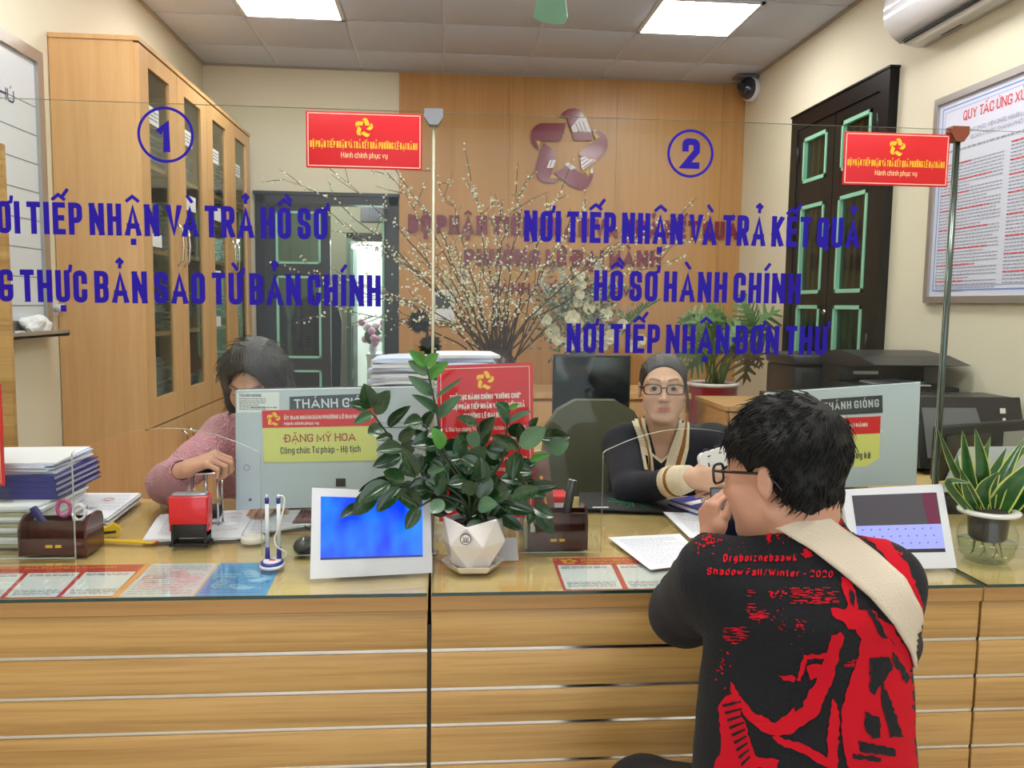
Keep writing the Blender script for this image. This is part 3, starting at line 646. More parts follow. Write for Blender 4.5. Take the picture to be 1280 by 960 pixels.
def ac_part(pts, name, m, y0=3.02, y1=3.94):
    b = MB(); n = len(pts); vs = [(XR+x, y, 2.635+z) for y in (y0, y1) for x, z in pts]
    tri = tessellate_polygon([[Vector((x, z, 0)) for x, z in pts]])
    b.add(vs, [tuple(reversed(t_)) for t_ in tri]+[tuple(i+n for i in t_) for t_ in tri]); b.add(vs, [(i, n+i, n+(i+1) % n, (i+1) % n) for i in range(n)], True); return b.build(name, m, ac)
ac_part(pr, 'housing', shell)
ac_part([(-.13, .008), (-.175, .038), (-.215, .09), (-.222, .15), (-.214, .16), (-.205, .10), (-.17, .05)], 'front_panel', shell, 3.03, 3.93)
ac_part([(-.055, -.010), (-.125, .004), (-.128, .010), (-.055, -.003)], 'louvre', shell, 3.05, 3.89)
ac_part([(-.128, .0005), (-.138, .006), (-.138, .013), (-.128, .010)], 'air_slot', black, 3.05, 3.89)
ac_part([(-.03, -.0035), (-.04, -.0035), (-.04, -.001), (-.03, -.001)], 'air_slot', dkgrey, 3.6, 3.75)
sc = thing('security_camera', 'white dome security camera with dark lens in the back right corner', 'camera', (2.2, 6.2, 2.99))
cc = at(931, 112, 'Y', 6.15)
MB().cyl((XR, 6.15, cc.z), (cc.x+.02, 6.13, cc.z), .088, .085).build('body', white_pl, sc)
MB().ball((cc.x+.015, 6.12, cc.z), (.075, .078, .078), 20).build('lens_dome', mat('camera_lens', '141B2E', .06, coat=1), sc)
MB().cyl((cc.x-.045, 6.08, cc.z), (cc.x-.066, 6.06, cc.z), .03, .028, 16).build('lens', black, sc)
MB().box((cc.x-.08, 6.08, cc.z+.075), (XR, 6.2, cc.z+.09)).build('sunshade', mat('shade_grey', '6C6E72', .4), sc)
fan = thing('ceiling_fan', 'ceiling fan with a teal blade reaching down into view at the top', 'fan', (.45, 3.45, 2.72))
fm = mat('fan_teal', '9AE8DA', .5, 0)
MB().cyl((.45, 3.45, 2.78), (.45, 3.45, H), .015).build('down_rod', white_pl, fan)
MB().lathe([(.0, 2.66), (.08, 2.665), (.11, 2.70), (.11, 2.75), (.05, 2.79), (0, 2.79)], (.45, 3.45, 0)).build('motor_housing', fm, fan)
for k in range(3):
    an = R_(86+120*k); b = MB(Matrix.Translation((.45, 3.45, 2.715)) @ Matrix.Rotation(an, 4, 'Z') @ Matrix.Rotation(R_(8), 4, 'X'))
    b.prism([(.1, -.03), (.2, -.05), (.5, -.085), (.585, -.075), (.61, -.03), (.60, .04), (.56, .075), (.2, .06), (.1, .03)], 'Z', -.003, .003); b.build('fan_blade', fm, fan)
# ---------------------------------------------------------------- low cabinets at the back
lb = thing('low_cabinet', 'long low beech cabinet at the back carrying the flower vases', 'cabinet', (.6, 4.98, 0))
MB().box((-.15, 4.73, .84), (1.46, 5.25, .87)).build('cabinet_top', beech_z, lb)
MB().box((-.13, 4.76, .0), (1.44, 5.23, .84)).build('carcass', beech_z, lb)
for k in range(4): 
    D = MB().box((-.12+.39*k, 4.745, .08), (.26+.39*k, 4.76, .82)).build('door', beech_z, lb); MB().tube([(.22+.39*k-.3*(k % 2), 4.745, .6), (.22+.39*k-.3*(k % 2), 4.715, .62), (.22+.39*k-.3*(k % 2), 4.715, .68), (.22+.39*k-.3*(k % 2), 4.745, .7)], .005, 6).build('handle', chrome, D)
bx = thing('drawer_pedestal', 'beech drawer cabinet in front of the tall red pot', 'cabinet', (1.82, 4.7, 0))
MB().box((1.55, 4.39, .0), (1.90, 4.9, .815)).build('carcass', beech_z, bx); MB().box((1.54, 4.37, .815), (1.91, 4.91, .84)).build('cabinet_top', beech_z, bx)
for k in range(3):
    D = MB().box((1.56, 4.375, .05+.255*k), (1.89, 4.39, .295+.255*k)).build('drawer', beech_z, bx)
    MB().tube([(1.70, 4.375, .17+.255*k), (1.70, 4.35, .17+.255*k), (1.72, 4.35, .22+.255*k), (1.72, 4.375, .22+.255*k)], .006, 6).build('handle', chrome, D)
# tall red pot with a split-leaf plant
def leaf_lobed(seed, L=.3, n=6):
    """deeply cut leaf in the XY plane, stalk at the origin, tip along +Y"""
    rr = random.Random(seed); b = MB(); pts = [(.004, 0)]
    side = []
    for i in range(n):
        y = L*(.08+.8*i/n); w = L*(.42*math.sin(math.pi*(.25+.7*i/n)))*rr.uniform(.85, 1.1)
        side += [(w*.22, y), (w, y+L*.16), (w*.95, y+L*.20), (w*.3, y+L*.12)]
    side.append((0, L*1.02)); out = side+[(-x, y) for x, y in reversed(side[:-1])]
    tri = tessellate_polygon([[Vector((x, y, 0)) for x, y in out]])
    def z(x, y): return -1.2*(y-L*.3)**2/L*.8-1.6*x*x/L+.02*math.sin(40*x)
    b.add([(x, y, z(x, y)) for x, y in out], [tuple(t_) for t_ in tri]); return b
pl = thing('potted_plant', 'split-leaf plant in a tall red pot with white rim by the back right corner', 'plant', (1.81, 5.4, 0))
PC = (1.81, 5.4)
redpot = mat('red_pot_glaze', 'A5081F', .2, coat=.6)
MB().lathe([(.0, .0), (.12, .0), (.13, .05), (.165, .85), (.172, .862), (.15, .862), (.148, .83), (0, .83)], (PC[0], PC[1], 0)).build('pot', redpot, pl)
MB().lathe([(.168, .855), (.178, .862), (.178, .875), (.16, .880), (.15, .872), (.15, .855)], (PC[0], PC[1], 0)).build('pot_rim', mat('pot_rim_white', 'EDE6E2', .3), pl)
MB().cyl((PC[0], PC[1], .80), (PC[0], PC[1], .845), .149).build('soil', mat('dark_soil', '2A231D', .9, bump=((60, 60, 60), .5, 'noise')), pl)
lg = mat('split_leaf_green', '4D7340', .45, var=((9, 9, 9), .5, '6C8F54', 2)); lbn = mat('withered_leaf', '6B5A33', .7)
stem_m = mat('plant_stem', '5E7A3F', .5)
leaves = [(874, 398, -80, .30, 0), (866, 396, 100, .15, 0), (905, 400, 35, .22, 0), (945, 402, -50, .30, 0), (938, 396, 25, .24, 0), (930, 408, 70, .22, 0), (896, 432, 60, .26, 0), (912, 426, -30, .26, 0), (876, 448, 120, .24, 0), (866, 438, 95, .18, 0), (925, 436, -70, .25, 0), (950, 418, -110, .24, 0), (934, 444, 185, .30, 1), (900, 412, 0, .2, 0), (945, 440, -140, .2, 1), (884, 416, 40, .22, 0)]
meshes = {}
for i, (px, py, ang, L, br) in enumerate(leaves):
    yy = 5.4+rnd.uniform(-.16, .12); p = at(px, py, 'Y', yy)
    o = leaf_lobed(i, L).build('leaf', lbn if br else lg); o.parent = pl; o.location = p-Vector((PC[0], PC[1], 0)); 
    a = R_(ang); d = Vector((-math.sin(a), -.25, math.cos(a))).normalized(); nn = Vector((rnd.uniform(-.3, .3), -1, .45)).normalized(); xx_ = d.cross(nn).normalized(); nn = xx_.cross(d)
    o.rotation_euler = Matrix((xx_, d, nn)).transposed().to_euler(); o.location -= d*L*.4
    q = Vector(o.location)+Vector((PC[0], PC[1], 0)); s = Vector((PC[0]+rnd.uniform(-.06, .06), PC[1]+rnd.uniform(-.04, .04), .84))
    md = (s+q)/2+Vector((0, 0, .06)); MB().tube([s, s.lerp(md, .5)+Vector((0, 0, .03)), md, q], .006, 6).build('stem', stem_m, pl)
# vase of white flowers and greenery
bq = thing('flower_arrangement', 'vase of white roses and grey-green foliage before the wood cladding', 'flowers', (.9, 5.0, .87))
BC = at(728, 470, 'Y', 5.0); BC.z = .87
MB().lathe([(.0, 0), (.07, 0), (.085, .05), (.09, .14), (.07, .2), (.085, .23)], BC).build('vase', mat('smoked_vase', '7D8583', .2), bq)
fol = MB(); fol.m = 0
for k in range(1500):
    u = rnd.gauss(0, 1); v = rnd.gauss(0, 1); px, py = 722+u*27, 396+v*26
    if py > 455 or not 655 < px < 800: continue
    p = at(px, py, 'Y', 5.0+rnd.gauss(0, .09)); d = Vector((rnd.gauss(0, 1), rnd.gauss(0, 1), rnd.gauss(.3, 1))).normalized(); s = d.cross(Vector((rnd.random(), rnd.random(), rnd.random()))).normalized()
    L = rnd.uniform(.018, .045); w = L*.28; fol.m = rnd.choice((0, 0, 1, 2)); fol.add([p, p+d*L*.5+s*w, p+d*L, p+d*L*.5-s*w], [(0, 1, 2, 3)])
for cx, cy, ang in ((770, 412, 50), (800, 388, 60), (790, 400, 40), (688, 372, -30), (750, 372, 20), (745, 350, 10), (706, 360, -10)):
    a = R_(ang)
    for k in range(26):
        q = (k-13)/13*26; px, py = cx+math.sin(a)*q, cy-math.cos(a)*q; p = at(px, py, 'Y', 4.97); d = Vector((math.sin(a)*.6+(.7 if k % 2 else -.7), rnd.uniform(-.5, .5), .5)).normalized(); s = d.cross(Y3).normalized(); fol.m = 1 if ang > 30 else 2
        fol.add([p, p+d*.015+s*.009, p+d*.034, p+d*.015-s*.009], [(0, 1, 2, 3)])
fol.build('foliage', [mat('foliage_grey', '8A9686', .6), mat('foliage_green', '4F6E3C', .6), mat('foliage_pale', 'B6BFAE', .6)], bq, kind='stuff')
def rose(c, r, seed):
    b = MB(); rr = random.Random(seed)
    for ring, (n, rad, hh) in enumerate(((3, .35, .5), (5, .65, .3), (6, 1, 0))):
        for k in range(n):
            a = 2*math.pi*(k+rr.random()*.4)/n; d = Vector((math.cos(a), -.25, math.sin(a))).normalized(); t_ = Vector((-math.sin(a), 0, math.cos(a)))
            o = Vector(c)+Vector((0, -hh*r, 0))
            b.add([o, o+d*rad*r*.7+t_*rad*r*.6, o+d*rad*r+Vector((0, -.25*r, 0)), o+d*rad*r*.7-t_*rad*r*.6], [(0, 1, 2, 3)], True)
    return b
wf_m = mat('cream_petal', 'E3DFC4', .7)
for k, (px, py, r) in enumerate(((715, 397, .05), (723, 404, .035), (757, 393, .045), (763, 421, .05), (754, 432, .035), (690, 414, .05), (697, 424, .04), (682, 400, .04), (800, 425, .04), (736, 385, .04), (726, 345, .03), (727, 356, .033), (725, 368, .03), (722, 378, .032), (741, 420, .05), (778, 405, .035), (730, 425, .05), (710, 430, .05), (790, 432, .04), (672, 388, .03))):
    rose(at(px, py, 'Y', 4.86+.03*(k % 3)), r, k).build('flower', wf_m, bq)
# blossoming branches
br = thing('flowering_branches', 'tall vase of bare twigs dotted with tiny white blossoms', 'branches', (.33, 4.9, .87))
b0 = at(624, 452, 'Y', 4.9)
MB().lathe([(.0, 0), (.08, 0), (.11, .06), (.12, .12), (.09, .19), (.07, .22), (.085, .25)], (b0.x, 4.9, .87)).build('vase', mat('brown_vase', '3E2A20', .3), br)
tips = [(352,222),(398,203),(432,285),(480,213),(503,222),(545,214),(592,228),(640,246),(700,236),(735,262),(800,296),(846,272),(835,330),(378,340),(405,392),(452,300),(520,290),(562,304),(616,262),(664,296),(694,330),(470,372),(742,318),(872,300),(430,352),(488,392),(655,232),(530,330),(575,345),(602,330)]
bark = mat('twig_bark', '4A3524', .7); blos = MB(); blos_m = [mat('blossom_white', 'E9E8D6', .7), mat('blossom_green', 'B9C79A', .7)]
def blossom(p, r):
    d = Vector((rnd.gauss(0, 1), rnd.gauss(0, 1), rnd.gauss(0, 1))).normalized(); a = d.orthogonal().normalized(); c = d.cross(a); blos.m = 1 if rnd.random() < .35 else 0
    blos.add([p+a*r, p+c*r, p-a*r, p-c*r, p+d*r, p-d*r], [(0,1,4),(1,2,4),(2,3,4),(3,0,4),(1,0,5),(2,1,5),(3,2,5),(0,3,5)])
for i, (tx, ty) in enumerate(tips):
    yy = 4.9+rnd.uniform(-.45, .3); tip = at(tx, ty, 'Y', yy); s = Vector((b0.x+rnd.uniform(-.06, .06), 4.9+rnd.uniform(-.05, .05), .98))
    L = (tip-s).length; m1 = s.lerp(tip, .3)+Vector((0, 0, .16*L)); m2 = s.lerp(tip, .65)+Vector((0, 0, .12*L))
    pts = []
    for k in range(13):
        u = k/12; p = s*(1-u)**3+m1*3*u*(1-u)**2+m2*3*u*u*(1-u)+tip*u**3
        if 0 < k: p += Vector((rnd.gauss(0, .012), rnd.gauss(0, .012), rnd.gauss(0, .012)))
        pts.append(p)
    B = MB(); B.tube(pts, [.0065*(1-.85*k/12) for k in range(13)], 5)
    dens = 1 if i % 3 else 1.6
    for k in range(5, 13):
        for q in range(int(4*dens)):
            if rnd.random() < .8: blossom(pts[k-1].lerp(pts[k], rnd.random())+Vector((rnd.gauss(0, .01), rnd.gauss(0, .01), rnd.gauss(0, .01))), rnd.uniform(.005, .0115))
        if k % 2 or k > 8:
            d = (pts[k]-pts[k-1]).normalized(); e = (d+Vector((rnd.gauss(0, .7), rnd.gauss(0, .7), rnd.gauss(.2, .6)))).normalized(); l = rnd.uniform(.08, .24)
            tw = [pts[k], pts[k]+e*l*.5+Vector((0, 0, rnd.uniform(-.01, .02))), pts[k]+e*l]; B.tube(tw, [.0025, .002, .001], 4, False)
            for q in range(int(6*dens)): 
                if rnd.random() < .75: blossom(tw[0].lerp(tw[2], rnd.random())+Vector((rnd.gauss(0, .008), rnd.gauss(0, .008), rnd.gauss(0, .008))), rnd.uniform(.004, .010))
    B.build('branch', bark, br)
for k in range(420):   # thick cloud of blossom on the right-hand side of the spray
    u = rnd.random(); px, py = rnd.choice(((600, 372), (575, 350), (610, 395), (560, 372), (640, 380), (590, 400), (530, 345)))
    p = at(px+rnd.gauss(0, 18), py+rnd.gauss(0, 16), 'Y', 4.8+rnd.gauss(0, .1)); blossom(p, rnd.uniform(.005, .011))
for k in range(26):
    a = s.lerp(s, 0); p = Vector((b0.x+rnd.uniform(-.07, .07), 4.9+rnd.uniform(-.05, .05), .98)); e = Vector((rnd.gauss(0, .22), rnd.gauss(0, .15), 1)).normalized(); B = MB(); B.tube([p, p+e*.18+Vector((rnd.gauss(0, .01), 0, 0)), p+e*rnd.uniform(.3, .5)], [.006, .005, .002], 4, False); B.build('branch', bark, br)
blos.build('blossoms', blos_m, br, kind='stuff')
# dark round plant beside the paper stacks, notice on the cladding
dp = thing('potted_plant', 'small dark round-headed plant behind the blue-white paper stacks', 'plant', (0, 4.9, .87))
for px, py, r in ((524, 402, .065), (538, 432, .06)):
    c = at(px, py, 'Y', 4.9); bb = MB().ball(c, r*.8, 12)
    for k in range(110):
        d = Vector((rnd.gauss(0, 1), rnd.gauss(0, 1), rnd.gauss(0, 1))).normalized(); p = c+d*r*.75; s = d.orthogonal(); bb.add([p-s*.012, p+d*.018, p+s*.012, p+d*.03], [(0, 1, 2), (1, 3, 2)])
    bb.build('foliage_ball', mat('dark_foliage', '1E2417', .7), dp)
c = at(534, 440, 'Y', 4.9); MB().cyl((c.x, 4.9, 1.0), (c.x, 4.9, 1.3), .008, n=6).build('stem', bark, dp); MB().lathe([(0, 0), (.045, 0), (.06, .13), (.05, .13), (.045, .1)], (c.x, 4.9, .87)).build('pot', dkgrey, dp)
a, b_ = at(541, 362, 'Y', YW), at(568, 401, 'Y', YW)
ns = thing('notice_sheet', 'small white notice pinned on the cladding behind the blossom twigs', 'notice', (a.x, YW, b_.z))
MB().box((a.x, YW-.004, b_.z), (b_.x, YW, a.z)).build('sheet', paper_m, ns); MB().box((a.x+.02, YW-.006, b_.z+.09), (b_.x-.03, YW-.004, a.z-.04)).build('picture', mat('dark_picture', '4A4B50', .6), ns)
# ---------------------------------------------------------------- middle desk: papers and second monitor
md = thing('office_desk', 'oak back desk behind the clerks carrying paper stacks and monitor', 'desk', (.3, 3.6, 0))
MB().box((-.55, 3.25, .745), (1.15, 3.95, .77), .003).build('desktop', oak_top, md)
for x in (-.54, 1.12): MB().box((x, 3.28, 0), (x+.02, 3.92, .745)).build('side_panel', oak_x, md)
MB().box((-.52, 3.9, .3), (1.12, 3.915, .745)).build('modesty_panel', oak_x, md)
for x, top, n, lab in ((-.165, 1.15, 26, 'ragged tall stack of bluish white papers left of the red standing sign'), (.10, 1.16, 26, 'tall stack of bluish white papers just behind the red standing sign')):
    t = thing('paper_stack', lab, 'papers', (x, 3.6, .77))
    z = .77; rr = random.Random(int(x*100)+9); k = 0
    while z < top:
        h = rr.uniform(.007, .018); dx, dy, an = rr.uniform(-.016, .016), rr.uniform(-.02, .02), rr.uniform(-.09, .09)
        T = Matrix.Translation((x+dx, 3.6+dy, z)) @ Matrix.Rotation(an, 4, 'Z')
        b = MB(T); sag = rr.uniform(-.012, .006)
        vs = []
        for q in range(7):
            u = -.125+.25*q/6; zz = sag*((q-3)/3)**2
            vs += [(u, -.16, zz), (u, .16, zz), (u, .16, zz+h*.92), (u, -.16, zz+h*.92)]
        fs = [(0, 3, 2, 1), (24, 25, 26, 27)]
        for q in range(6):
            o_ = 4*q; fs += [(o_+i, o_+(i+1) % 4, o_+4+(i+1) % 4, o_+4+i) for i in range(4)]
        b.add(vs, fs, False); b.build('paper_bundle', paper_b if k % 3 else paper_m, t); z += h; k += 1
def monitor(name, lab, tl, tr, bl, thick, bezel, front, m_front, m_body, stand=True, parent_z=.77, extra=None):
    """panel given by three corners of its viewed face"""
    tl, tr, bl = Vector(tl), Vector(tr), Vector(bl); xd = (tr-tl).normalized(); zd = (tl-bl).normalized(); n = xd.cross(zd).normalized()  # n away from camera? 
    w, h = (tr-tl).length, (tl-bl).length; M = Matrix((xd, -n, zd)).transposed().to_4x4(); 
    M.translation = bl; t = thing(name, lab, 'monitor', (bl.x+w/2, bl.y+.06, parent_z))
    return t, M, w, h
tl, trr, bl = at(692, 443, 'Y', 3.6), at(789, 444, 'Y', 3.6), at(687, 514, 'Y', 3.6)
M_ = Matrix.Translation((.66, 3.6, .86))
t = thing('monitor', 'black monitor on the back desk beside the seated dark-sweater clerk', 'monitor', (.66, 3.62, .77))
w = .34; MB().box((tl.x, 3.6, .895), (trr.x, 3.63, tl.z), .006).build('housing', black, t)
MB().box((tl.x+.01, 3.597, .92), (trr.x-.01, 3.5995, tl.z-.01)).build('screen', mat('dark_screen', '1A2122', .08, coat=.6), t)
MB().box((.62, 3.63, .78), (.70, 3.65, 1.0)).build('stand_neck', black, t); MB().box((.54, 3.52, .77), (.78, 3.72, .782), .004).build('stand_base', black, t)
kb = thing('desk_tray', 'pale grey document tray on the back desk under the black monitor', 'tray', (.66, 3.4, .77))
MB().box((.45, 3.28, .77), (.90, 3.50, .782), .003).build('tray_bottom', white_pl, kb); MB().box((.45, 3.49, .77), (.90, 3.50, .85)).build('tray_back', mat('pale_blue', 'AEBED0', .5), kb)
MB().box((.46, 3.29, .79), (.88, 3.48, .86)).build('papers', [paper_b], kb)
# ---------------------------------------------------------------- office chair beside the dark-sweater clerk
oc = thing('office_chair', 'olive green office chair of the clerk with glasses, back rest turned left', 'chair', (.62, 3.05, 0))
olive = mat('olive_fabric', '5A5C48', .75, bump=((300, 300, 300), .2, 'noise'))
T = Matrix.Translation((.60, 3.10, 0)) @ Matrix.Rotation(R_(-10), 4, 'X')
pr = [(-.19, .55), (.19, .55), (.215, .75), (.2, 1.2), (.15, 1.32), (.08, 1.38), (-.08, 1.38), (-.15, 1.32), (-.2, 1.2), (-.215, .75)]
MB(Matrix.Translation((.60, 3.17, 0))).prism([(x, z*.66+.10) for x, z in pr], 'Y', 0, .06, True).build('backrest', olive, oc)
MB(Matrix.Translation((.70, 2.98, 0))).box((-.22, -.22, .39), (.22, .2, .45), .02).build('seat', olive, oc)
MB().cyl((.7, 2.98, .1), (.7, 2.98, .40), .025, n=12).build('gas_column', chrome, oc)
for k in range(5):
    a = R_(72*k+20); MB().tube([(.7, 2.98, .1), (.7+.27*math.cos(a), 2.98+.27*math.sin(a), .07)], .014, 8).ball((.7+.27*math.cos(a), 2.98+.27*math.sin(a), .03), .03, 10).build('leg', black, oc)
# ---------------------------------------------------------------- printers and monitors at the right
sb = thing('sideboard', 'dark wooden sideboard under the window on the right wall', 'sideboard', (2.02, 4.1, 0))
dwd = wood('dark_wood', '2E2120', '1A1314', (3, 3, 20), .25)
MB().box((1.73, 3.36, .03), (2.29, 4.34, .90)).build('carcass', dwd, sb); MB().box((1.72, 3.33, .90), (2.295, 4.35, .93)).build('top_board', dwd, sb)
pm = mat('printer_black', '1B1C20', .35); pm2 = mat('printer_grey', '222327', .4)
p1_ = thing('printer', 'large black office printer on the sideboard, left one of the pair', 'printer', (2.0, 4.15, .93))
MB().box((1.75, 3.98, .93), (2.26, 4.34, 1.09), .01).build('body', pm, p1_); MB().box((1.74, 3.97, 1.094), (2.27, 4.345, 1.15), .015).build('scanner_lid', pm2, p1_)
MB().box((1.79, 3.975, .96), (2.05, 3.98, 1.06)).build('paper_drawer', pm2, p1_); MB().box((2.1, 3.95, 1.03), (2.24, 3.98, 1.085), .004).build('control_panel', mat('panel_blue', '223044', .3), p1_)
p2_ = thing('printer', 'black printer with raised feeder and white papers in its output gap', 'printer', (2.05, 3.7, .93))
MB().box((1.86, 3.46, .93), (2.28, 3.92, 1.04), .008).build('body', pm, p2_)
MB().box((1.86, 3.74, 1.04), (2.28, 3.92, 1.125), .006).build('column', pm, p2_)
b = MB(); b.prism([(3.40, 1.142), (3.56, 1.175), (3.75, 1.19), (3.92, 1.17), (3.93, 1.12), (3.62, 1.12)], 'X', 1.85, 2.285); b.build('scanner_lid', pm2, p2_)
MB().box((1.95, 3.5, 1.042), (2.17, 3.72, 1.048)).build('sheet', paper_m, p2_); MB(Matrix.Translation((2.06, 3.6, 1.052)) @ Matrix.Rotation(.3, 4, 'Z')).box((-.1, -.08, 0), (.1, .1, .003)).build('sheet', paper_b, p2_)
MB().box((1.93, 3.735, 1.075), (2.05, 3.74, 1.09)).build('label_sticker', white_print, p2_)
rd = thing('office_desk', 'oak side desk on the right behind the snake plant', 'desk', (1.9, 2.85, 0))
MB().box((1.50, 2.35, .73), (2.29, 3.3, .755)).build('desktop', oak_top, rd); MB().box((1.51, 3.27, 0), (2.28, 3.29, .73)).build('back_panel', oak_x, rd); MB().box((2.26, 2.36, 0), (2.28, 3.27, .73)).build('side_panel', oak_x, rd); MB().box((1.51, 2.36, 0), (1.53, 3.27, .73)).build('side_panel', oak_x, rd)
ep = thing('inkjet_printer', 'black inkjet printer with tilted button panel at the right', 'printer', (2.05, 3.05, .755))
MB().box((1.80, 3.04, .755), (2.26, 3.28, 1.04), .01).build('body', pm, ep)
b = MB(); b.prism([(2.955, .78), (3.04, 1.045), (3.04, .78)], 'X', 1.81, 2.25); b.build('front_panel', pm2, ep)
def panel_pt(u, v):  # v along the slanted panel
    return Vector((u, 2.953+.085*v, .78+.265*v))
for v, m_, w_ in ((.8, white_print, .022), (.66, white_print, .012), (.52, white_print, .012), (.34, mat('yellow_label', 'E8C867', .5), .045), (.2, mat('cyan_label', '3C9AD0', .5), .045)):
    c = panel_pt(2.17, v); MB().sheet([c+Vector((-w_/2, -.002, -.008)), c+Vector((w_/2, -.002, -.008)), c+Vector((w_/2, .002, .012)), c+Vector((-w_/2, .002, .012))], .002).build('button', m_, ep)
c = panel_pt(2.0, .5); MB().sheet([panel_pt(1.84, .15)+Vector((0, -.003, 0)), panel_pt(2.1, .15)+Vector((0, -.003, 0)), panel_pt(2.06, .85)+Vector((0, -.003, 0)), panel_pt(1.84, .85)+Vector((0, -.003, 0))], .001).build('grey_cover', mat('panel_grey', '6B6F74', .4), ep)
m3 = thing('monitor', 'black framed monitor turned away beside the inkjet printer', 'monitor', (1.96, 2.75, .755))
T = Matrix.Translation((1.96, 2.78, .80)) @ Matrix.Rotation(R_(-4), 4, 'Y') @ Matrix.Rotation(R_(6), 4, 'X')
MB(T).box((-.205, 0, -.02), (.205, .03, .185), .01).build('housing', black, m3); MB(T).box((.045, -.003, .03), (.165, -.001, .15)).build('screen', mat('screen_reflection_grey', '8C9092', .3), m3); MB(T).box((-.17, -.003, .06), (.0, -.001, .15)).build('rear_cover', dkgrey, m3)  # grey screen patch: reflection on the dark monitor painted as flat colour
MB().box((1.9, 2.79, .755), (2.0, 2.83, .85)).build('stand', black, m3)
g4 = thing('monitor', 'pale grey back of a low screen behind the snake plant', 'monitor', (1.85, 2.4, .755))
a, b_, c_, d_ = at(1199, 561, 'Y', 2.45), at(1300, 560, 'Y', 2.45), at(1300, 617, 'Y', 2.38), at(1174, 617, 'Y', 2.38)
MB().sheet([d_, c_, b_, a], .02).build('rear_cover', mat('pale_grey_cover', 'A9AEB4', .4), g4)
a, b_ = at(1180, 618, 'Y', 2.36), at(1310, 690, 'Y', 2.36)
MB().box((a.x, 2.36, .757), (a.x+.32, 2.44, a.z), .005).build('base', black, g4)
# ---------------------------------------------------------------- the counter
YC, ZT = 1.70, .775
YG = 1.965                                   # plane of the glass partition
gp_dark = mat('gap_black', '101010', .6)
counter = []
for x0, x1, lab in ((-1.62, -.0275, 'left section of the oak counter front with steel inlay strips'), (-.0205, 1.204, 'middle section of the oak counter front where the young man sits'), (1.2085, 2.29, 'right end section of the oak counter below the snake plant')):
    c = thing('service_counter', lab, 'counter', ((x0+x1)/2, 2.1, 0)); counter.append(c)
    MB().box((x0, YC+.003, .735), (x1, 2.6 if x1 < 2 else 2.34, .765), .002).build('worktop', oak_top, c)
    MB().box((x0, YC+.0005, .7345), (x1, YC+.003, .7655)).build('front_edging', wood('edge_laminate', 'B98C56', 'A57A45', (2, 10, 40), .4), c)
    zs = [.732, .6435, .5565, .4765, .39, .30, .21, .12, .04]
    for k in range(len(zs)-1):
        MB().box((x0+.001, YC+.006, zs[k+1]+.0045), (x1-.001, YC+.022, zs[k]-.0045 if k else .732), .001).build('front_panel', oak_x, c)
        if k < len(zs)-2: MB().box((x0+.001, YC+.010, zs[k+1]-.0045), (x1-.001, YC+.018, zs[k+1]+.0045)).build('steel_inlay', steel, c)
    MB().box((x0, YC+.03, .04), (x0+.018, 2.3, .735)).build('side_panel', oak_x, c); MB().box((x1-.018, YC+.03, .04), (x1, 2.3, .735)).build('side_panel', oak_x, c)
    MB().box((x0, YC+.04, 0), (x1, YC+.06, .04)).build('plinth', gp_dark, c)
    y1 = 2.55 if x1 < 2 else 2.34
    g = MB(); g.box((x0+.001, YC-.006, .7675), (x1-.001, y1, ZT)); g.mi = [1 if i == 2 or i == 3 or i == 5 else 0 for i in range(6)]
    g.build('glass_top', [glass('desk_glass', (.99, .995, .985), 1.45), dkedge], c)
MB().box((-.0275, YC+.012, .0), (-.0205, YC+.05, .7)).build('joint_shadow_gap', gp_dark, counter[0])
bk = MB().cyl((.01, 1.735, ZT), (.01, 1.735, ZT+.003), .006, n=10)
# printed notices lying under the glass (they rest on the worktop)
def flat(px, z): p = at(px[0], px[1], 'Z', z); return p
def sheet_on(name, corners, z, m, lab, cat, t=.0006, group=None, sub=None):
    q = [flat(c, z) for c in corners]; c0 = sum(q, Vector())/4
    th = thing(name, lab, cat, (c0.x, c0.y, z), group); MB().sheet([q[3], q[2], q[1], q[0]], t).build('sheet', m, th); return th, q
def bil(q, u, v): return q[0].lerp(q[1], u).lerp(q[3].lerp(q[2], u), v)
def patch(mb, q, u0, v0, u1, v1, z): mb.add([bil(q, *a)+Vector((0, 0, z)) for a in ((u0, v1), (u1, v1), (u1, v0), (u0, v0))], [(0, 1, 2, 3)])
def notice(corners, lab, n, orange=False):
    th, q = sheet_on('notice', corners, .7656, mat('notice_red', 'BC2B2B', .5), lab, 'notice')
    w = MB()
    for k in range(n): patch(w, q, (k+.05)/n, .25, (k+.96)/n, .985, .0008)
    w.build('white_panel', mat('notice_white', 'DCE6EA', .6), th)
    tt = MB()
    xd = (q[1]-q[0]).normalized(); yd = (q[0]-q[3]).normalized(); W = (q[1]-q[0]).length; Hh = (q[0]-q[3]).length
    text(tt, 'BỘ PHẬN TIẾP NHẬN VÀ TRẢ KẾT QUẢ PHƯỜNG LÊ ĐẠI HÀNH', bil(q, .16, .12)+Vector((0, 0, .0011)), xd, yd, W*.74, Hh*.055, .14, nd=Z3)
    text(tt, 'Hành chính phục vụ', bil(q, .16, .2)+Vector((0, 0, .0011)), xd, yd, W*.26, Hh*.04, .14, nd=Z3)
    emblem(tt, bil(q, .09, .125)+Vector((0, 0, .0003)), Hh*.085, xd, yd, .0008, Z3); tt.build('gold_lettering', gold, th)
    s = MB()
    for k in range(n):
        text_lines(s, bil(q, (k+.1)/n, .32)+Vector((0, 0, .0008)), xd, yd, W/n*.75, 2, Hh*.04, Hh*.02, k, .0003, Z3)
        text_lines(s, bil(q, (k+.1)/n, .80)+Vector((0, 0, .0008)), xd, yd, W/n*.75, 4, Hh*.04, Hh*.016, k+9, .0003, Z3)
    s.build('small_print', grey_print, th)
    return th, q
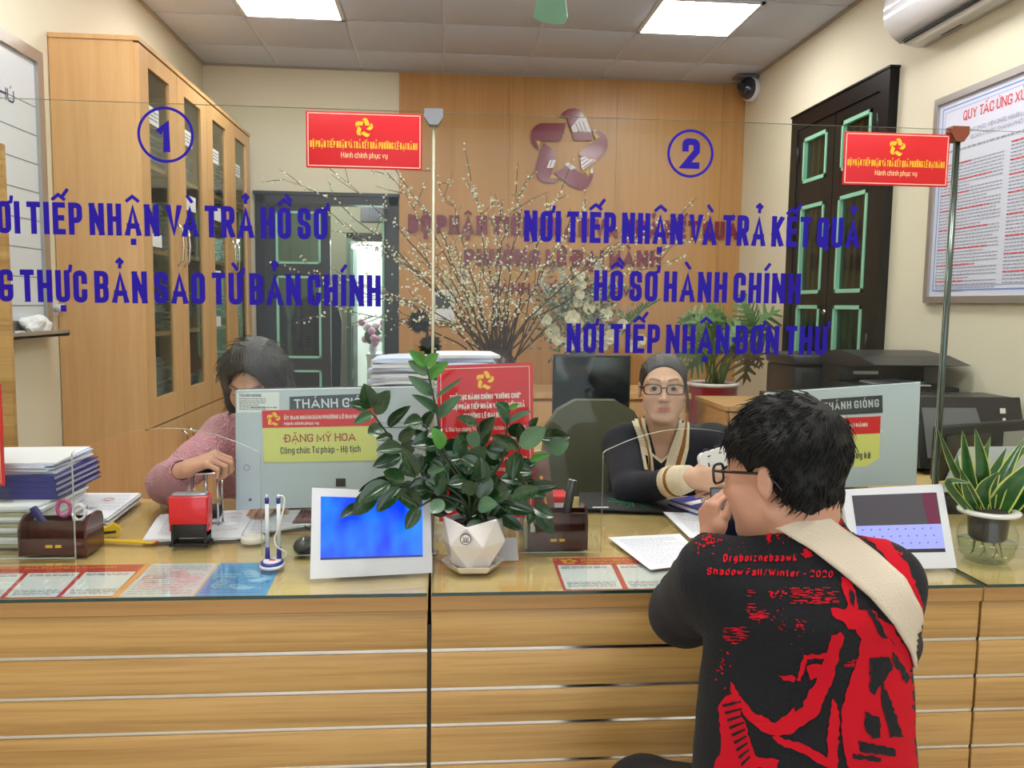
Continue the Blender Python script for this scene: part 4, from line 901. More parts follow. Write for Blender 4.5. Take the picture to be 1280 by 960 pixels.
notice([(-175, 711), (182, 705.5), (142, 746), (-215, 752)], 'red headed notice with white panels under the counter glass at the far left', 5)
notice([(690, 698), (905, 695.5), (935, 735), (704, 738)], 'red headed notice under the counter glass beside the potted plant', 3)
th, q = sheet_on('notice', [(182, 705), (190, 705), (150, 747), (138, 747.5)], .7656, mat('orange_strip', 'E0A35A', .6), 'narrow orange edged slip between the red notice and pale card', 'notice')
def card(corners, m, m2, lab, seed):
    th, q = sheet_on('certificate_card', corners, .7656, m, lab, 'card'); xd = (q[1]-q[0]).normalized(); yd = (q[0]-q[3]).normalized(); W = (q[1]-q[0]).length; Hh = (q[0]-q[3]).length
    s = MB(); text_lines(s, bil(q, .06, .12)+Vector((0, 0, .0008)), xd, yd, W*.88, 14, Hh*.062, Hh*.022, seed, .0003, Z3, .5); s.build('small_print', m2, th)
    s = MB(); emblem(s, bil(q, .5, .55)+Vector((0, 0, .0003)), Hh*.3, xd, yd, .0008, Z3); s.build('round_seal', mat('pale_seal', 'DDBFC8', .6) if seed == 1 else mat('light_blue', '8FC8F0', .6), th)
    return th
card([(190, 705), (273, 704), (240, 745.5), (147, 747)], mat('pale_card', 'CFDDE2', .6), mat('pale_print', 'B3A9B8', .6), 'pale grey-pink certificate card under the counter glass', 1)
card([(276, 704), (353, 703.5), (333, 744), (243, 745.5)], mat('blue_card', '4EA4E6', .5), mat('blue_print', '2E7AC8', .6), 'bright blue certificate card under the counter glass', 2)

# ---------------------------------------------------------------- glass partition
GZ = 1.817
def pane(x0, x1, arch, lab):
    t = thing('glass_screen', lab, 'glass screen', ((x0+x1)/2, YG, ZT))
    pts = [(x0, ZT+.001)]
    if arch:
        cx, hw, zs_, za = arch; pts += [(cx-hw, ZT+.001), (cx-hw, zs_-.004), (cx-hw+.006, zs_+.002)]
        for k in range(1, 16):
            u = -1+2*k/16; pts.append((cx+hw*u*.97, zs_+(za-zs_)*(1-u*u)+.001))
        pts += [(cx+hw-.006, zs_+.002), (cx+hw, zs_-.004), (cx+hw, ZT+.001)]
    pts += [(x1, ZT+.001), (x1, GZ), (x0, GZ)]
    b = MB(); n = len(pts); T = .004
    tri = tessellate_polygon([[Vector((x, z, 0)) for x, z in pts]])
    vs = [(x, YG-T, z) for x, z in pts]+[(x, YG+T, z) for x, z in pts]; b.m = 0; b.add(vs, [tuple(q_) for q_ in tri]+[tuple(i+n for i in q_) for q_ in tri])
    b.m = 1; b.add(vs, [(i, (i+1) % n, n+(i+1) % n, n+i) for i in range(n)]); b.build('pane', [pane_m, edge_m], t); return t
g1 = pane(-1.25, -.0265, (-.638, .213, 1.027, 1.082), 'left glass screen with the numeral one and an arched pass-through')
g2 = pane(-.0185, 1.238, (.605, .213, 1.027, 1.082), 'middle glass screen with the numeral two and an arched pass-through')
g3 = pane(1.252, 2.29, None, 'right end glass screen behind the snake plant')
def jpost(x, r, m, mc, lab):
    t = thing('screen_post', lab, 'post', (x, YG, ZT)); MB().cyl((x, YG, ZT), (x, YG, GZ-.01), r, n=14).build('post', m, t)
    b = MB(Matrix.Translation((x, 0, GZ))); b.prism([(-.021, .006), (.021, .006), (.022, -.012), (.010, -.030), (-.010, -.030), (-.022, -.012)], 'Y', YG-.014, YG+.014, True); b.build('clamp', mc, t)
    MB().cyl((x, YG, ZT), (x, YG, ZT+.008), .016, n=16).build('foot', chrome, t); return t
jpost(-.0225, .0036, mat('clear_profile', 'C8C0A8', .2), mat('clamp_grey', '8F9094', .35, .5), 'slim clear joining strip with grey clamp between the two numbered screens')
jpost(1.245, .0075, mat('post_steel', '5C6662', .2, .8), mat('clamp_bronze', '8B4A38', .35, .5), 'steel post with bronze clamp at the right end of the middle glass screen')
YP = YG-.0045
def vinyl(parent, s, x0, x1, yt, yb, t=.172, name='lettering', m=None):
    a = at(x0, yb[0], 'Y', YP); b = at(x1, yb[1], 'Y', YP); a2 = at(x0, yt[0], 'Y', YP); b2 = at(x1, yt[1], 'Y', YP); h = ((a2.z-a.z)+(b2.z-b.z))/2
    mb = MB(); z = (a.z+b.z)/2; text(mb, s, (a.x, YP, z), X3, Z3, b.x-a.x, h, t, .0005, gap=.095, space=.25, nd=Vector((0, -1, 0))); return mb.build(name, m or blue_vinyl, parent)
vinyl(g1, 'NƠI TIẾP NHẬN VÀ TRẢ HỒ SƠ', -26, 413, (252, 259), (292, 299))
vinyl(g1, 'CHỨNG THỰC BẢN SAO TỪ BẢN CHÍNH', -92, 476, (336, 343), (376, 383))
vinyl(g2, 'NƠI TIẾP NHẬN VÀ TRẢ KẾT QUẢ', 655, 1077, (264, 271.5), (302, 310.5))
vinyl(g2, 'HỒ SƠ HÀNH CHÍNH', 742, 1000, (340, 339.5), (376.5, 379.5))
vinyl(g2, 'NƠI TIẾP NHẬN ĐƠN THƯ', 708, 1033, (405, 407), (441, 443.5))
def ring(parent, px, py, rp, dgt, dx0, dx1, dy0, dy1):
    c = at(px, py, 'Y', YP); r = rp/FPX*YP*1.0; vs = []; n = 64
    for k in range(n):
        a = 2*math.pi*k/n
        for q in (r, r-.0062): vs.append((c.x+q*math.cos(a), YP-.0003, c.z+q*math.sin(a)))
    MB().add(vs, [(2*k, 2*k+1, (2*k+3) % (2*n), (2*k+2) % (2*n)) for k in range(n)]).build('number_ring', blue_vinyl, parent)
    vinyl(parent, dgt, dx0, dx1, (dy0, dy0), (dy1, dy1), .22, 'number')
ring(g1, 207, 168.5, 32.5, '1', 197, 213, 150, 190); ring(g2, 863, 192, 29.5, '2', 852, 874, 173, 211)
FR = Vector((0, -1, 0))
def red_board(parent_or_none, tlp, brp, Y, lab):
    a, b = at(*tlp, 'Y', Y), at(*brp, 'Y', Y); W = b.x-a.x; Hh = a.z-b.z
    t = thing('hanging_sign', lab, 'sign', ((a.x+b.x)/2, Y, b.z)); MB().box((a.x, Y, b.z), (b.x, YG-.004, a.z), .001).build('board', red_sign, t)
    f = MB(); d = .004; w = .0016
    for p, q in (((a.x+d, b.z+d), (b.x-d, b.z+d+w)), ((a.x+d, a.z-d-w), (b.x-d, a.z-d)), ((a.x+d, b.z+d), (a.x+d+w, a.z-d)), ((b.x-d-w, b.z+d), (b.x-d, a.z-d))): f.box((p[0], Y-.0006, p[1]), (q[0], Y, q[1]))
    f.build('border_line', mat('cream_print', 'F4D9C0', .6), t)
    l_ = MB(); cx = (a.x+b.x)/2; emblem(l_, (cx, Y-.0002, a.z-Hh*.27), Hh*.165, X3, Z3, .001, FR)
    text(l_, 'BỘ PHẬN TIẾP NHẬN VÀ TRẢ KẾT QUẢ PHƯỜNG LÊ ĐẠI HÀNH', (cx, Y-.0005, b.z+Hh*.36), X3, Z3, W*.93, Hh*.12, .115, .0003, align='c', nd=FR, gap=.1); l_.build('gold_lettering', gold, t)
    l_ = MB(); text(l_, 'Hành chính phục vụ', (cx, Y-.0005, b.z+Hh*.19), X3, Z3, W*.40, Hh*.10, .1, .0003, align='c', nd=FR); l_.build('lettering', mat('peach_print', 'F7D9A0', .6), t); return t
red_board(g1, (382, 138), (527.5, 213), YG-.008, 'red hanging sign with gold ring emblem on the left glass screen')
red_board(g2, (1056.5, 164), (1184, 234), YG-.008, 'red hanging sign with gold ring emblem on the middle glass screen')

# ---------------------------------------------------------------- standing red signs
def stand_sign(q4, Y, lab, full=True):
    tl, tr, br_, bl = [at(p[0], p[1], 'Y', Y+(.0 if i > 1 else .03)) for i, p in enumerate(q4)]
    xd = (tr-tl).normalized(); yd = (tl-bl).normalized(); n = xd.cross(yd).normalized(); W = (tr-tl).length; Hh = (tl-bl).length
    t = thing('standing_sign', lab, 'sign', ((bl.x+br_.x)/2, Y, ZT)); O = bl
    def P(u, v, d=0): return O+xd*(W*u)+yd*(Hh*v)+n*d
    MB().sheet([P(0, 0, -.004), P(1, 0, -.004), P(1, 1, -.004), P(0, 1, -.004)], .004).build('board', red_sign, t)
    f = MB(); d = .035; e = d*W/Hh; w = .006
    for u0, v0, u1, v1 in ((d, e, 1-d, e+w*W/Hh), (d, 1-e-w*W/Hh, 1-d, 1-e), (d, e, d+w, 1-e), (1-d-w, e, 1-d, 1-e)): f.add([P(u0, v0, .0005), P(u1, v0, .0005), P(u1, v1, .0005), P(u0, v1, .0005)], [(0, 1, 2, 3)])
    f.build('border_line', MATS['cream_print'], t)
    if full:
        g = MB(); emblem(g, P(.5, .895), W*.095, xd, yd, .0008, n); g.build('gold_emblem', gold, t)
        s = MB()
        for v, w_, tx in ((.775, .74, 'THỦ TỤC HÀNH CHÍNH "KHÔNG CHỜ"'), (.715, .84, 'TẠI BỘ PHẬN TIẾP NHẬN VÀ TRẢ KẾT QUẢ'), (.655, .46, 'PHƯỜNG LÊ ĐẠI HÀNH')): text(s, tx, P(.5, v, .0006), xd, yd, W*w_, W*.052, .15, .0002, align='c', nd=n)
        for v, x_, w_, tx in ((.575, .08, .84, '1. Thủ tục chứng thực bản sao từ bản chính giấy tờ,'), (.51, .12, .78, 'văn bản do cơ quan có thẩm quyền của'), (.445, .12, .52, 'Việt Nam cấp hoặc chứng nhận.'), (.375, .08, .84, '2. Thủ tục chứng thực chữ ký trong giấy tờ'), (.31, .08, .8, '3. Thủ tục chứng thực hợp đồng giao dịch')): text(s, tx, P(x_, v, .0006), xd, yd, W*w_, W*.040, .10, .0002, nd=n, serif=True)
        s.build('lettering', white_print, t)
    MB().sheet([P(0, 0, -.004), P(1, 0, -.004), P(1, 0, -.004)+Vector((0, .09, ZT+.006-bl.z+.012)), P(0, 0, -.004)+Vector((0, .09, ZT+.006-bl.z+.012))], .003).build('foot', pane_cab, t)
    return t
stand_sign([(546, 457), (666, 453), (664, 648), (549, 652)], 2.10, 'red standing sign with white heading behind the potted plant')
stand_sign([(-105, 478), (0.5, 480), (6.5, 604), (-100, 606)], 2.06, 'edge of a red standing sign at the far left of the picture', False)
for o in bpy.data.objects:
    if o.name.startswith('standing_sign'): pass
# ---------------------------------------------------------------- screens seen from behind, with name cards
yellow = mat('card_yellow', 'D3D97A', .6)
def aio(q4, Ys, lab, plate, card_q, lines, split=None):
    tl, tr, br_, bl = [at(p[0], p[1], 'Y', y) for p, y in zip(q4, Ys)]
    xd = (tr-tl).normalized(); n = xd.cross((tl-bl).normalized()).normalized(); yd = n.cross(xd)
    W = (tr-tl).length; Hh = (tl-bl).length
    t = thing('monitor', lab, 'monitor', ((bl.x+br_.x)/2, (bl.y+br_.y)/2, ZT))
    body = mat('monitor_back', 'B7C6D0', .4)
    MB().sheet([bl-n*.035, br_-n*.035, tr-n*.035, tl-n*.035], .035).build('back_cover', body, t)
    MB().sheet([bl-n*.042+yd*-.002, br_-n*.042, tr-n*.042+yd*.002, tl-n*.042+yd*.002], .007).build('bezel', black, t)
    def proj(px, py):   # point of the back cover that shows there
        d = ray(px, py); s_ = (tl-CAM).dot(n)/d.dot(n); return CAM+d*s_
    def quad(b, pts, off): b.add([proj(*p)+n*off for p in pts], [(3, 2, 1, 0)])
    pts, brand = plate
    b = MB(); pp = [proj(*p)+n*.0012 for p in pts]; qq = [proj(*p) for p in pts]; b.add(pp+qq, [(3, 2, 1, 0), (0, 1, 5, 4), (1, 2, 6, 5), (2, 3, 7, 6), (3, 0, 4, 7)]); pl_ = b.build('name_plate', mat('plate_dark', '30383F', .3), t)
    a, b_ = proj(*brand[0]), proj(*brand[1]); c = proj(*brand[2]); s = MB(); text(s, 'THÁNH GIÓNG', a+n*.0016, (b_-a), (c-a), (b_-a).length, (c-a).length, .17, .0003, nd=n, gap=.16); s.build('lettering', mat('silver_print', 'C3CBD0', .3, .3), pl_)
    # name card
    ctl, ctr, cbr, cbl, f = card_q
    A, B_, C_, D_ = [proj(*p) for p in (ctl, ctr, cbr, cbl)]
    def cp(u, v): return A.lerp(B_, u).lerp(D_.lerp(C_, u), v)
    b = MB(); b.sheet([D_+n*.001, C_+n*.001, B_+n*.001, A+n*.001], .001); cdp = b.build('name_card', yellow, t)
    b = MB(); b.add([cp(0, f)+n*.0024, cp(1, f)+n*.0024, cp(1, 0)+n*.0024, cp(0, 0)+n*.0024], [(0, 1, 2, 3)]); b.build('red_band', red_sign, cdp)
    cw = (B_-A).length; chh = (D_-A).length; cx_ = (B_-A).normalized(); cy_ = (A-D_).normalized()
    s = MB(); text(s, 'ỦY BAN NHÂN DÂN PHƯỜNG LÊ ĐẠI HÀNH', cp(.19, f*.55)+n*.0028, cx_, cy_, cw*.70, chh*.075, .15, .0002, nd=n); text(s, 'Hành chính phục vụ', cp(.19, f*.86)+n*.0028, cx_, cy_, cw*.30, chh*.06, .14, .0002, nd=n); s.build('white_lettering', white_print, cdp)
    s = MB(); emblem(s, cp(.1, f*.5)+n*.002, chh*.13, cx_, cy_, .001, n); s.build('gold_emblem', gold, cdp)
    u0, w0, u1, w1 = split or (.5, .62, .5, .70)
    s = MB(); text(s, lines[0], cp(u0, f+(1-f)*.42)+n*.0026, cx_, cy_, cw*w0, chh*.15, .14, .0002, align='c', nd=n, serif=True); s.build('name_lettering', mat('brown_red_print', 'A8391C', .6), cdp)
    s = MB(); text(s, lines[1], cp(u1, f+(1-f)*.75)+n*.0026, cx_, cy_, cw*w1, chh*.13, .12, .0002, align='c', nd=n); s.build('title_lettering', black_print, cdp)
    mid = (bl+br_)/2; MB().box((mid.x-.05, mid.y+.05, ZT), (mid.x+.05, mid.y+.07, mid.z+.12)).build('stand_neck', steel, t); MB().box((mid.x-.12, mid.y-.03, ZT), (mid.x+.12, mid.y+.12, ZT+.008), .003).build('stand_base', steel, t)
    return t, proj, n
m1, pj, nn = aio([(294.5, 488.5), (546, 483.5), (546, 630), (295, 637)], (2.26, 2.26, 2.26, 2.26), 'pale back of the left screen with a red and yellow name card',
    ([(362, 496), (479, 491), (479, 511), (362, 513)], [(368, 510.5), (474, 508), (367.5, 499)]), [(327.5, 513), (471, 510), (472, 575.5), (330, 578), .335], ('ĐẶNG MỸ HOA', 'Công chức Tư pháp - Hộ tịch'))
st = MB(); st.add([pj(x, y)+nn*.0004 for x, y in ((296, 516), (349, 515), (349, 490), (296, 491))], [(0, 1, 2, 3)]); lbp = st.build('rating_label', mat('label_white', 'DDE4E6', .6), m1)
s = MB(); a = pj(299, 496); text(s, 'THÁNH GIÓNG', a+nn*.0007, X3, Z3, .058, .008, .2, .0002, nd=nn); text_lines(s, pj(299, 499)+nn*.0006, X3, Z3, .07, 6, .0055, .0022, 4, .0002, nn, .4); text_lines(s, pj(313, 510)+nn*.0006, X3, Z3, .07, 1, .0055, .003, 6, .0002, nn); s.build('lettering', grey_print, lbp)
s = MB()
for cx_, cy_, r in ((308.5, 584.5, .0085),):
    c = pj(cx_, cy_); vs = []
    for k in range(24):
        a = 2*math.pi*k/24
        for q in (r, r-.0015): vs.append(c+nn*.0006+Vector((q*math.cos(a), 0, q*math.sin(a))))
    s.add(vs, [(2*k, 2*k+1, (2*k+3) % 48, (2*k+2) % 48) for k in range(24)])
c = pj(313, 624.5); s.tube([c, c+nn*.002], .004, 8); s.build('screw_mark', grey_print, m1)
b = MB(); p0, p1 = pj(420, 608), pj(432, 598); b.box((p0.x, p0.y-.002, p0.z), (p1.x, p0.y, p1.z)); b.build('lock_slot', dkgrey, m1)
b = MB(); 
for k in range(22): c = pj(473+k*3.2, 528.5); b.box((c.x-.0012, c.y-.0008, c.z-.0012), (c.x+.0012, c.y, c.z+.0012))
a, b_ = pj(470, 535), pj(541, 534); b.add([a+nn*.0006, b_+nn*.0006, b_+nn*.0006+Z3*.002, a+nn*.0006+Z3*.002], [(0, 1, 2, 3)]); b.build('vent_line', dkgrey, m1)
m2, pj2, nn2 = aio([(955, 492), (1150.5, 478.5), (1145, 606), (955, 612)], (2.62, 2.38, 2.38, 2.62), 'pale back of the right screen beside the young man, with name card',
    ([(1026, 499), (1103, 494), (1103.5, 516), (1027, 520)], [(1030, 513), (1099, 508.5), (1029.5, 503.5)]), [(960, 526), (1101, 520), (1098.5, 582), (960, 588), .345], ('LY', 'g - Thống kê'), (.69, .10, .78, .29))
a, b_ = pj2(1100, 540), pj2(1149, 529.5); s = MB(); s.add([a+nn2*.001, b_+nn2*.001, b_+nn2*.001+Z3*.003, a+nn2*.001+Z3*.003], [(0, 1, 2, 3)]); s.build('moulded_line', white_pl, m2)

# ---------------------------------------------------------------- tablets
def tablet(q4, scr, Y0, Y1, lab, build_screen):
    br_, bl = [at(p[0], p[1], 'Z', ZT+.001) for p in q4[2:]]; dz = Vector()
    Y0 = min(bl.y, br_.y)-.001; Y1 = Y0+.065; tl = at(q4[0][0], q4[0][1], 'Y', bl.y+.065)
    n = (br_-bl).cross(tl-bl).normalized(); d = ray(*q4[1]); tr = CAM+d*((tl-CAM).dot(n)/d.dot(n)); t = thing('tablet', lab, 'tablet', ((bl.x+br_.x)/2, Y0, ZT))
    MB().sheet([bl-n*.012+dz, br_-n*.012+dz, tr-n*.012, tl-n*.012], .012).build('case', white_pl, t)
    def P(px, py): d = ray(px, py); return CAM+d*((tl-CAM).dot(n)/d.dot(n))+n*.0005
    S = [P(*p) for p in scr]; build_screen(t, S, n, P)
    MB().sheet([bl.lerp(br_, .2)-n*.012+dz, bl.lerp(br_, .8)-n*.012+dz, Vector((bl.lerp(br_, .8).x, Y1+.09, ZT+.002)), Vector((bl.lerp(br_, .2).x, Y1+.09, ZT+.002))], .004).build('stand', white_pl, t)
    return t
def scr_blue(t, S, n, P):
    m = mat('screen_blue', '0A2FD8', .15, emit='0B4BE8', es=.95); nt = m.node_tree; b = nt.nodes['Principled BSDF']
    tc = nt.nodes.new('ShaderNodeTexCoord'); mp = nt.nodes.new('ShaderNodeMapping'); mp.inputs['Scale'].default_value = (14, 3, 9); mp.inputs['Rotation'].default_value = (0, R_(25), 0); nz = nt.nodes.new('ShaderNodeTexNoise'); nz.inputs['Scale'].default_value = 1; rp = nt.nodes.new('ShaderNodeValToRGB')
    rp.color_ramp.elements[0].position = .38; rp.color_ramp.elements[0].color = lin('0536D2'); rp.color_ramp.elements[1].position = .68; rp.color_ramp.elements[1].color = lin('1E86FF')
    nt.links.new(tc.outputs['Object'], mp.inputs[0]); nt.links.new(mp.outputs[0], nz.inputs['Vector']); nt.links.new(nz.outputs['Fac'], rp.inputs[0]); nt.links.new(rp.outputs[0], b.inputs['Emission Color'])
    MB().add(S, [(3, 2, 1, 0)]).build('screen', m, t)
    a, b_, c, d = S; MB().add([d.lerp(a, .035)+n*.0004, c.lerp(b_, .035)+n*.0004, c+n*.0004, d+n*.0004], [(0, 1, 2, 3)]).build('task_bar', mat('task_bar', '20306A', .2, emit='16245A', es=.6), t)
tablet([(390, 609.5), (537.5, 616), (540.5, 716), (387.5, 724)], [(401, 620.5), (528, 624.5), (528.5, 696), (400.5, 700)], 1.80, 1.86, 'white tablet with bright blue screen left of the potted plant', scr_blue)
def scr_two(t, S, n, P):
    a, b_, c, d = S; f = .53
    MB().add([a, b_, b_.lerp(c, f), a.lerp(d, f)], [(3, 2, 1, 0)]).build('screen', mat('screen_dark', '35343E', .08, emit='3A3844', es=.45, coat=.5), t)
    MB().add([a.lerp(d, f), b_.lerp(c, f), b_.lerp(c, .94), a.lerp(d, .94)], [(3, 2, 1, 0)]).build('screen_panel', mat('screen_lavender', '8088C8', .15, emit='8A90D2', es=.65), t)
    MB().add([a.lerp(d, .94), b_.lerp(c, .94), c, d], [(3, 2, 1, 0)]).build('task_bar', mat('screen_bar', '2B2B38', .2), t)
    m = MB()
    for r in range(3):
        for k in range(9):
            p = a.lerp(d, .61+.12*r).lerp(b_.lerp(c, .61+.12*r), .06+.1*k+.02*r)+n*.0006; m.add([p, p+X3*.003, p+X3*.003+Z3*.003, p+Z3*.003], [(0, 1, 2, 3)])
    m.build('screen_icon', mat('icon_navy', '3E4286', .4), t)
    m = MB(); p = [a.lerp(b_, .82), a.lerp(b_, .985), a.lerp(b_, .985).lerp(d.lerp(c, .985), f), a.lerp(b_, .84).lerp(d.lerp(c, .84), f)]; m.add([q+n*.0005 for q in p], [(3, 2, 1, 0)]); m.build('screen_side', mat('screen_maroon', '5A1F3C', .2, emit='5A1F3C', es=.4), t)
t2 = tablet([(1051.5, 612), (1178, 605), (1196, 710), (1068, 713)], [(1064.5, 619.5), (1170.5, 615.5), (1182, 690), (1075, 692)], 1.80, 1.87, 'white tablet with split dark and lavender screen by the snake plant', scr_two)
d_ = ray(1116, 611); 
# ---------------------------------------------------------------- small things on the counter
def onz(px, py, z=ZT): return at(px, py, 'Z', z)
# red self inking stamp
c = onz(236, 683); sx = 22.5/FPX*c.y; t = thing('stamp', 'red self-inking stamp with black base on the left counter', 'stamp', (c.x, c.y, ZT)); top = at(236, 617, 'Y', c.y).z; mid = at(236, 655, 'Y', c.y).z
x0, x1, y0, y1 = c.x-sx, c.x+sx, c.y, c.y+.045
f = MB().box((x0+.002, y0+.002, ZT+.004), (x0+.008, y1, mid+.01)).box((x1-.008, y0+.002, ZT+.004), (x1-.002, y1, mid+.01)).box((x0+.002, y0+.004, ZT+.02), (x1-.002, y1, mid), .002).box((x0-.002, y0-.003, ZT), (x1+.002, y0+.003, ZT+.006)).box((x0-.002, y1-.003, ZT), (x1+.002, y1+.003, ZT+.006)).box((x0-.002, y0, ZT), (x0+.004, y1, ZT+.006)).box((x1-.004, y0, ZT), (x1+.002, y1, ZT+.006)); f.build('frame', black, t)
b = MB().box((x0-.002, y0-.002, mid-.002), (x1+.002, y1+.002, top-.008), .004).box((x0-.002, y0+.004, mid-.02), (x0+.006, y1-.004, mid), .001).box((x1-.006, y0+.004, mid-.02), (x1+.002, y1-.004, mid), .001); b.build('cap', mat('stamp_red', 'D5121F', .28, coat=.4), t)
MB().box((x0+.004, y0+.004, top-.009), (x1-.004, y1-.004, top-.003), .002).build('window', mat('smoky_window', '8D8F99', .1), t)
# metal framed stamp held by the clerk
c = at(255, 636, 'Y', 2.22); HS = Vector((c.x, 2.22, ZT))
t = thing('stamp', 'chrome framed dater stamp under the pink-sweater clerk\'s hand', 'stamp', HS)
tz = at(250, 592, 'Y', 2.22).z; w = .036
for sx in (-w, w):
    for sy in (0, .045): MB().tube([HS+Vector((sx, sy, .004)), HS+Vector((sx, sy, tz-ZT))], .0028, 8).build('frame_rod', chrome, t)
MB().box(HS+Vector((-w-.004, -.004, tz-ZT-.003)), HS+Vector((w+.004, .05, tz-ZT+.003)), .002).build('top_bar', chrome, t); MB().box(HS+Vector((-w+.002, .0, .022)), HS+Vector((w+.004, .045, .058)), .012).build('inker', black, t)
MB().tube([HS+Vector((0, .022, .05)), HS+Vector((0, .022, tz-ZT+.004))], .005, 8).build('plunger', chrome, t); MB().ball(HS+Vector((0, .022, tz-ZT+.012)), (.026, .02, .012), 16).build('handle', black, t)
for sx in (-w, w): MB().box(HS+Vector((sx-.005, -.005, 0)), HS+Vector((sx+.005, .05, .006)), .002).build('foot', black, t)
# twin pen stand
c = onz(338, 711); t = thing('pen_stand', 'white and blue stand with two upright tethered pens', 'pen stand', (c.x, c.y, ZT)); c.y += .02
navy = mat('pen_navy', '2B2A86', .3)
def oval(rx, ry, z0, z1): 
    pr = [(.96, 0), (1, .3), (1, .7), (.93, 1), (0, 1)]; b = MB(Matrix.Translation((c.x, c.y, ZT)) @ Matrix.Diagonal((rx, ry, 1, 1))); b.lathe([(r, z0+(z1-z0)*h) for r, h in pr], (0, 0, 0), 32); return b
oval(.028, .036, 0, .007).build('base', white_pl, t); oval(.0255, .033, .0055, .012).build('base_ring', navy, t); oval(.020, .025, .0115, .0145).build('base_disc', white_pl, t)
b = MB(); b.prism([(c.x-.006, c.y-.006), (c.x+.008, c.y-.006), (c.x+.008, c.y+.002), (c.x-.006, c.y+.002)], 'Z', ZT+.0146, ZT+.015); b.build('logo_red', red_print, t)
b = MB(); b.prism([(c.x-.008, c.y+.002), (c.x-.001, c.y+.002), (c.x+.001, c.y+.009), (c.x-.008, c.y+.009)], 'Z', ZT+.0146, ZT+.0149); b.build('logo_blue', navy, t)
for sx, tx in ((-.0125, 331), (.0135, 345)):
    P0 = Vector((c.x+sx, c.y+.012, ZT+.012)); Tz = at(tx, 619, 'Y', c.y).z; X = P0.x
    MB().tube([P0, P0+Z3*.03], [.006, .0048], 12).build('socket', navy, t)
    MB().tube([P0+Z3*.03, Vector((X, P0.y, Tz-.022))], .0045, 12).build('pen_barrel', white_pl, t); MB().tube([Vector((X, P0.y, Tz-.022)), Vector((X, P0.y, Tz-.008))], .0047, 12).build('pen_band', navy, t)
    MB().tube([Vector((X, P0.y, Tz-.008)), Vector((X, P0.y, Tz-.001))], [.0042, .002], 12).build('pen_tip', white_pl, t)
P0 = Vector((c.x+.0135, c.y+.012, ZT)); pts = [Vector((P0.x+.002, P0.y, Tz-.004)), Vector((P0.x+.012, P0.y, Tz-.008)), Vector((P0.x+.012, P0.y, Tz-.03)), Vector((P0.x-.0, P0.y-.008, ZT+.085)), Vector((P0.x-.008, P0.y-.008, ZT+.065)), Vector((P0.x-.004, P0.y-.008, ZT+.045)), Vector((P0.x+.014, P0.y-.002, ZT+.03)), Vector((P0.x+.015, P0.y, ZT+.018)), Vector((P0.x+.004, P0.y+.004, ZT+.01))]
def smooth_path(pts, n=6):
    out = []
    for i in range(len(pts)-1):
        p0, p1, p2, p3 = pts[max(i-1, 0)], pts[i], pts[i+1], pts[min(i+2, len(pts)-1)]
        for k in range(n):
            u = k/n; out.append(.5*((2*p1)+(p2-p0)*u+(2*p0-5*p1+4*p2-p3)*u*u+(3*p1-p0-3*p2+p3)*u**3))
    return out+[pts[-1]]
MB().tube(smooth_path(pts), .0021, 8).build('cord', mat('cord_cream', 'DAD9CB', .5), t)
# white round lid, black mouse with cable
c = onz(313, 681); t = thing('round_lid', 'cream round plastic lid beside the pen stand', 'lid', (c.x, c.y, ZT)); c.y += .03
MB().lathe([(.030, 0), (.031, .004), (.029, .013), (.026, .014), (.025, .005), (0, .005)], (c.x, c.y, ZT)).build('lid', mat('lid_cream', 'DAD8CC', .4), t)
c = onz(378, 694); t = thing('computer_mouse', 'black mouse with white scroll strip half hidden behind the blue tablet', 'mouse', (c.x, c.y+.03, ZT))
MB().ball((c.x, c.y+.04, ZT+.012), (.028, .045, .02), 20).build('shell', black, t); MB().tube([(c.x-.003, c.y+.0, ZT+.014), (c.x-.002, c.y+.03, ZT+.034)], .002, 6).build('trim_strip', white_pl, t)
pts = [Vector((c.x+.01, c.y+.08, ZT+.004)), onz(388, 665)+Z3*.004, onz(378, 655)+Z3*.004, onz(381, 640)+Z3*.02]; MB().tube(smooth_path(pts), .002, 6).build('cable', black, t)
# wooden pen boxes
dwood = wood('rosewood', '5A2B22', '3A1A16', (3, 30, 30), .2, coat=.5)
def pen_box(c, w, d, h, lab):
    t = thing('pen_box', lab, 'pen holder', (c.x, c.y, ZT)); x0, x1, y0, y1 = c.x-w/2, c.x+w/2, c.y, c.y+d
    arc = [(y0, ZT), (y1, ZT), (y1, ZT+h*.75), (y1-d*.08, ZT+h*.92), (y1-d*.3, ZT+h), (y0+d*.3, ZT+h), (y0+d*.08, ZT+h*.85), (y0, ZT+h*.68)]
    for a, b in ((x0, x0+.006), (x1-.006, x1)): q = MB(); q.prism(arc, 'X', a, b); q.build('side_panel', dwood, t)
    MB().box((x0+.006, y0+.004, ZT+.002), (x1-.006, y0+.009, ZT+h*.42)).build('front_panel', dwood, t); MB().box((x0+.006, y0+d*.45, ZT+.002), (x1-.006, y0+d*.45+.005, ZT+h*.78)).build('divider', dwood, t)
    MB().box((x0+.006, y1-.009, ZT+.002), (x1-.006, y1-.004, ZT+h*.8)).build('back_panel', dwood, t); MB().box((x0+.004, y0+.003, ZT), (x1-.004, y1-.003, ZT+.004)).build('bottom_panel', dwood, t)
    s = MB(); text_lines(s, (c.x-.018, y0+.0035, ZT+h*.2), X3, Z3, .036, 1, .01, .007, 3, .0002, FR)
    s.build('gilt_mark', gold, t); return t, x0, x1, y0, y1
cL = at(66, 700, 'Z', ZT); cL = Vector((at(66, 690, 'Y', 1.985).x, 1.985, ZT))
t, x0, x1, y0, y1 = pen_box(cL, .155, .10, .092, 'left dark rosewood desk box holding pink scissors')
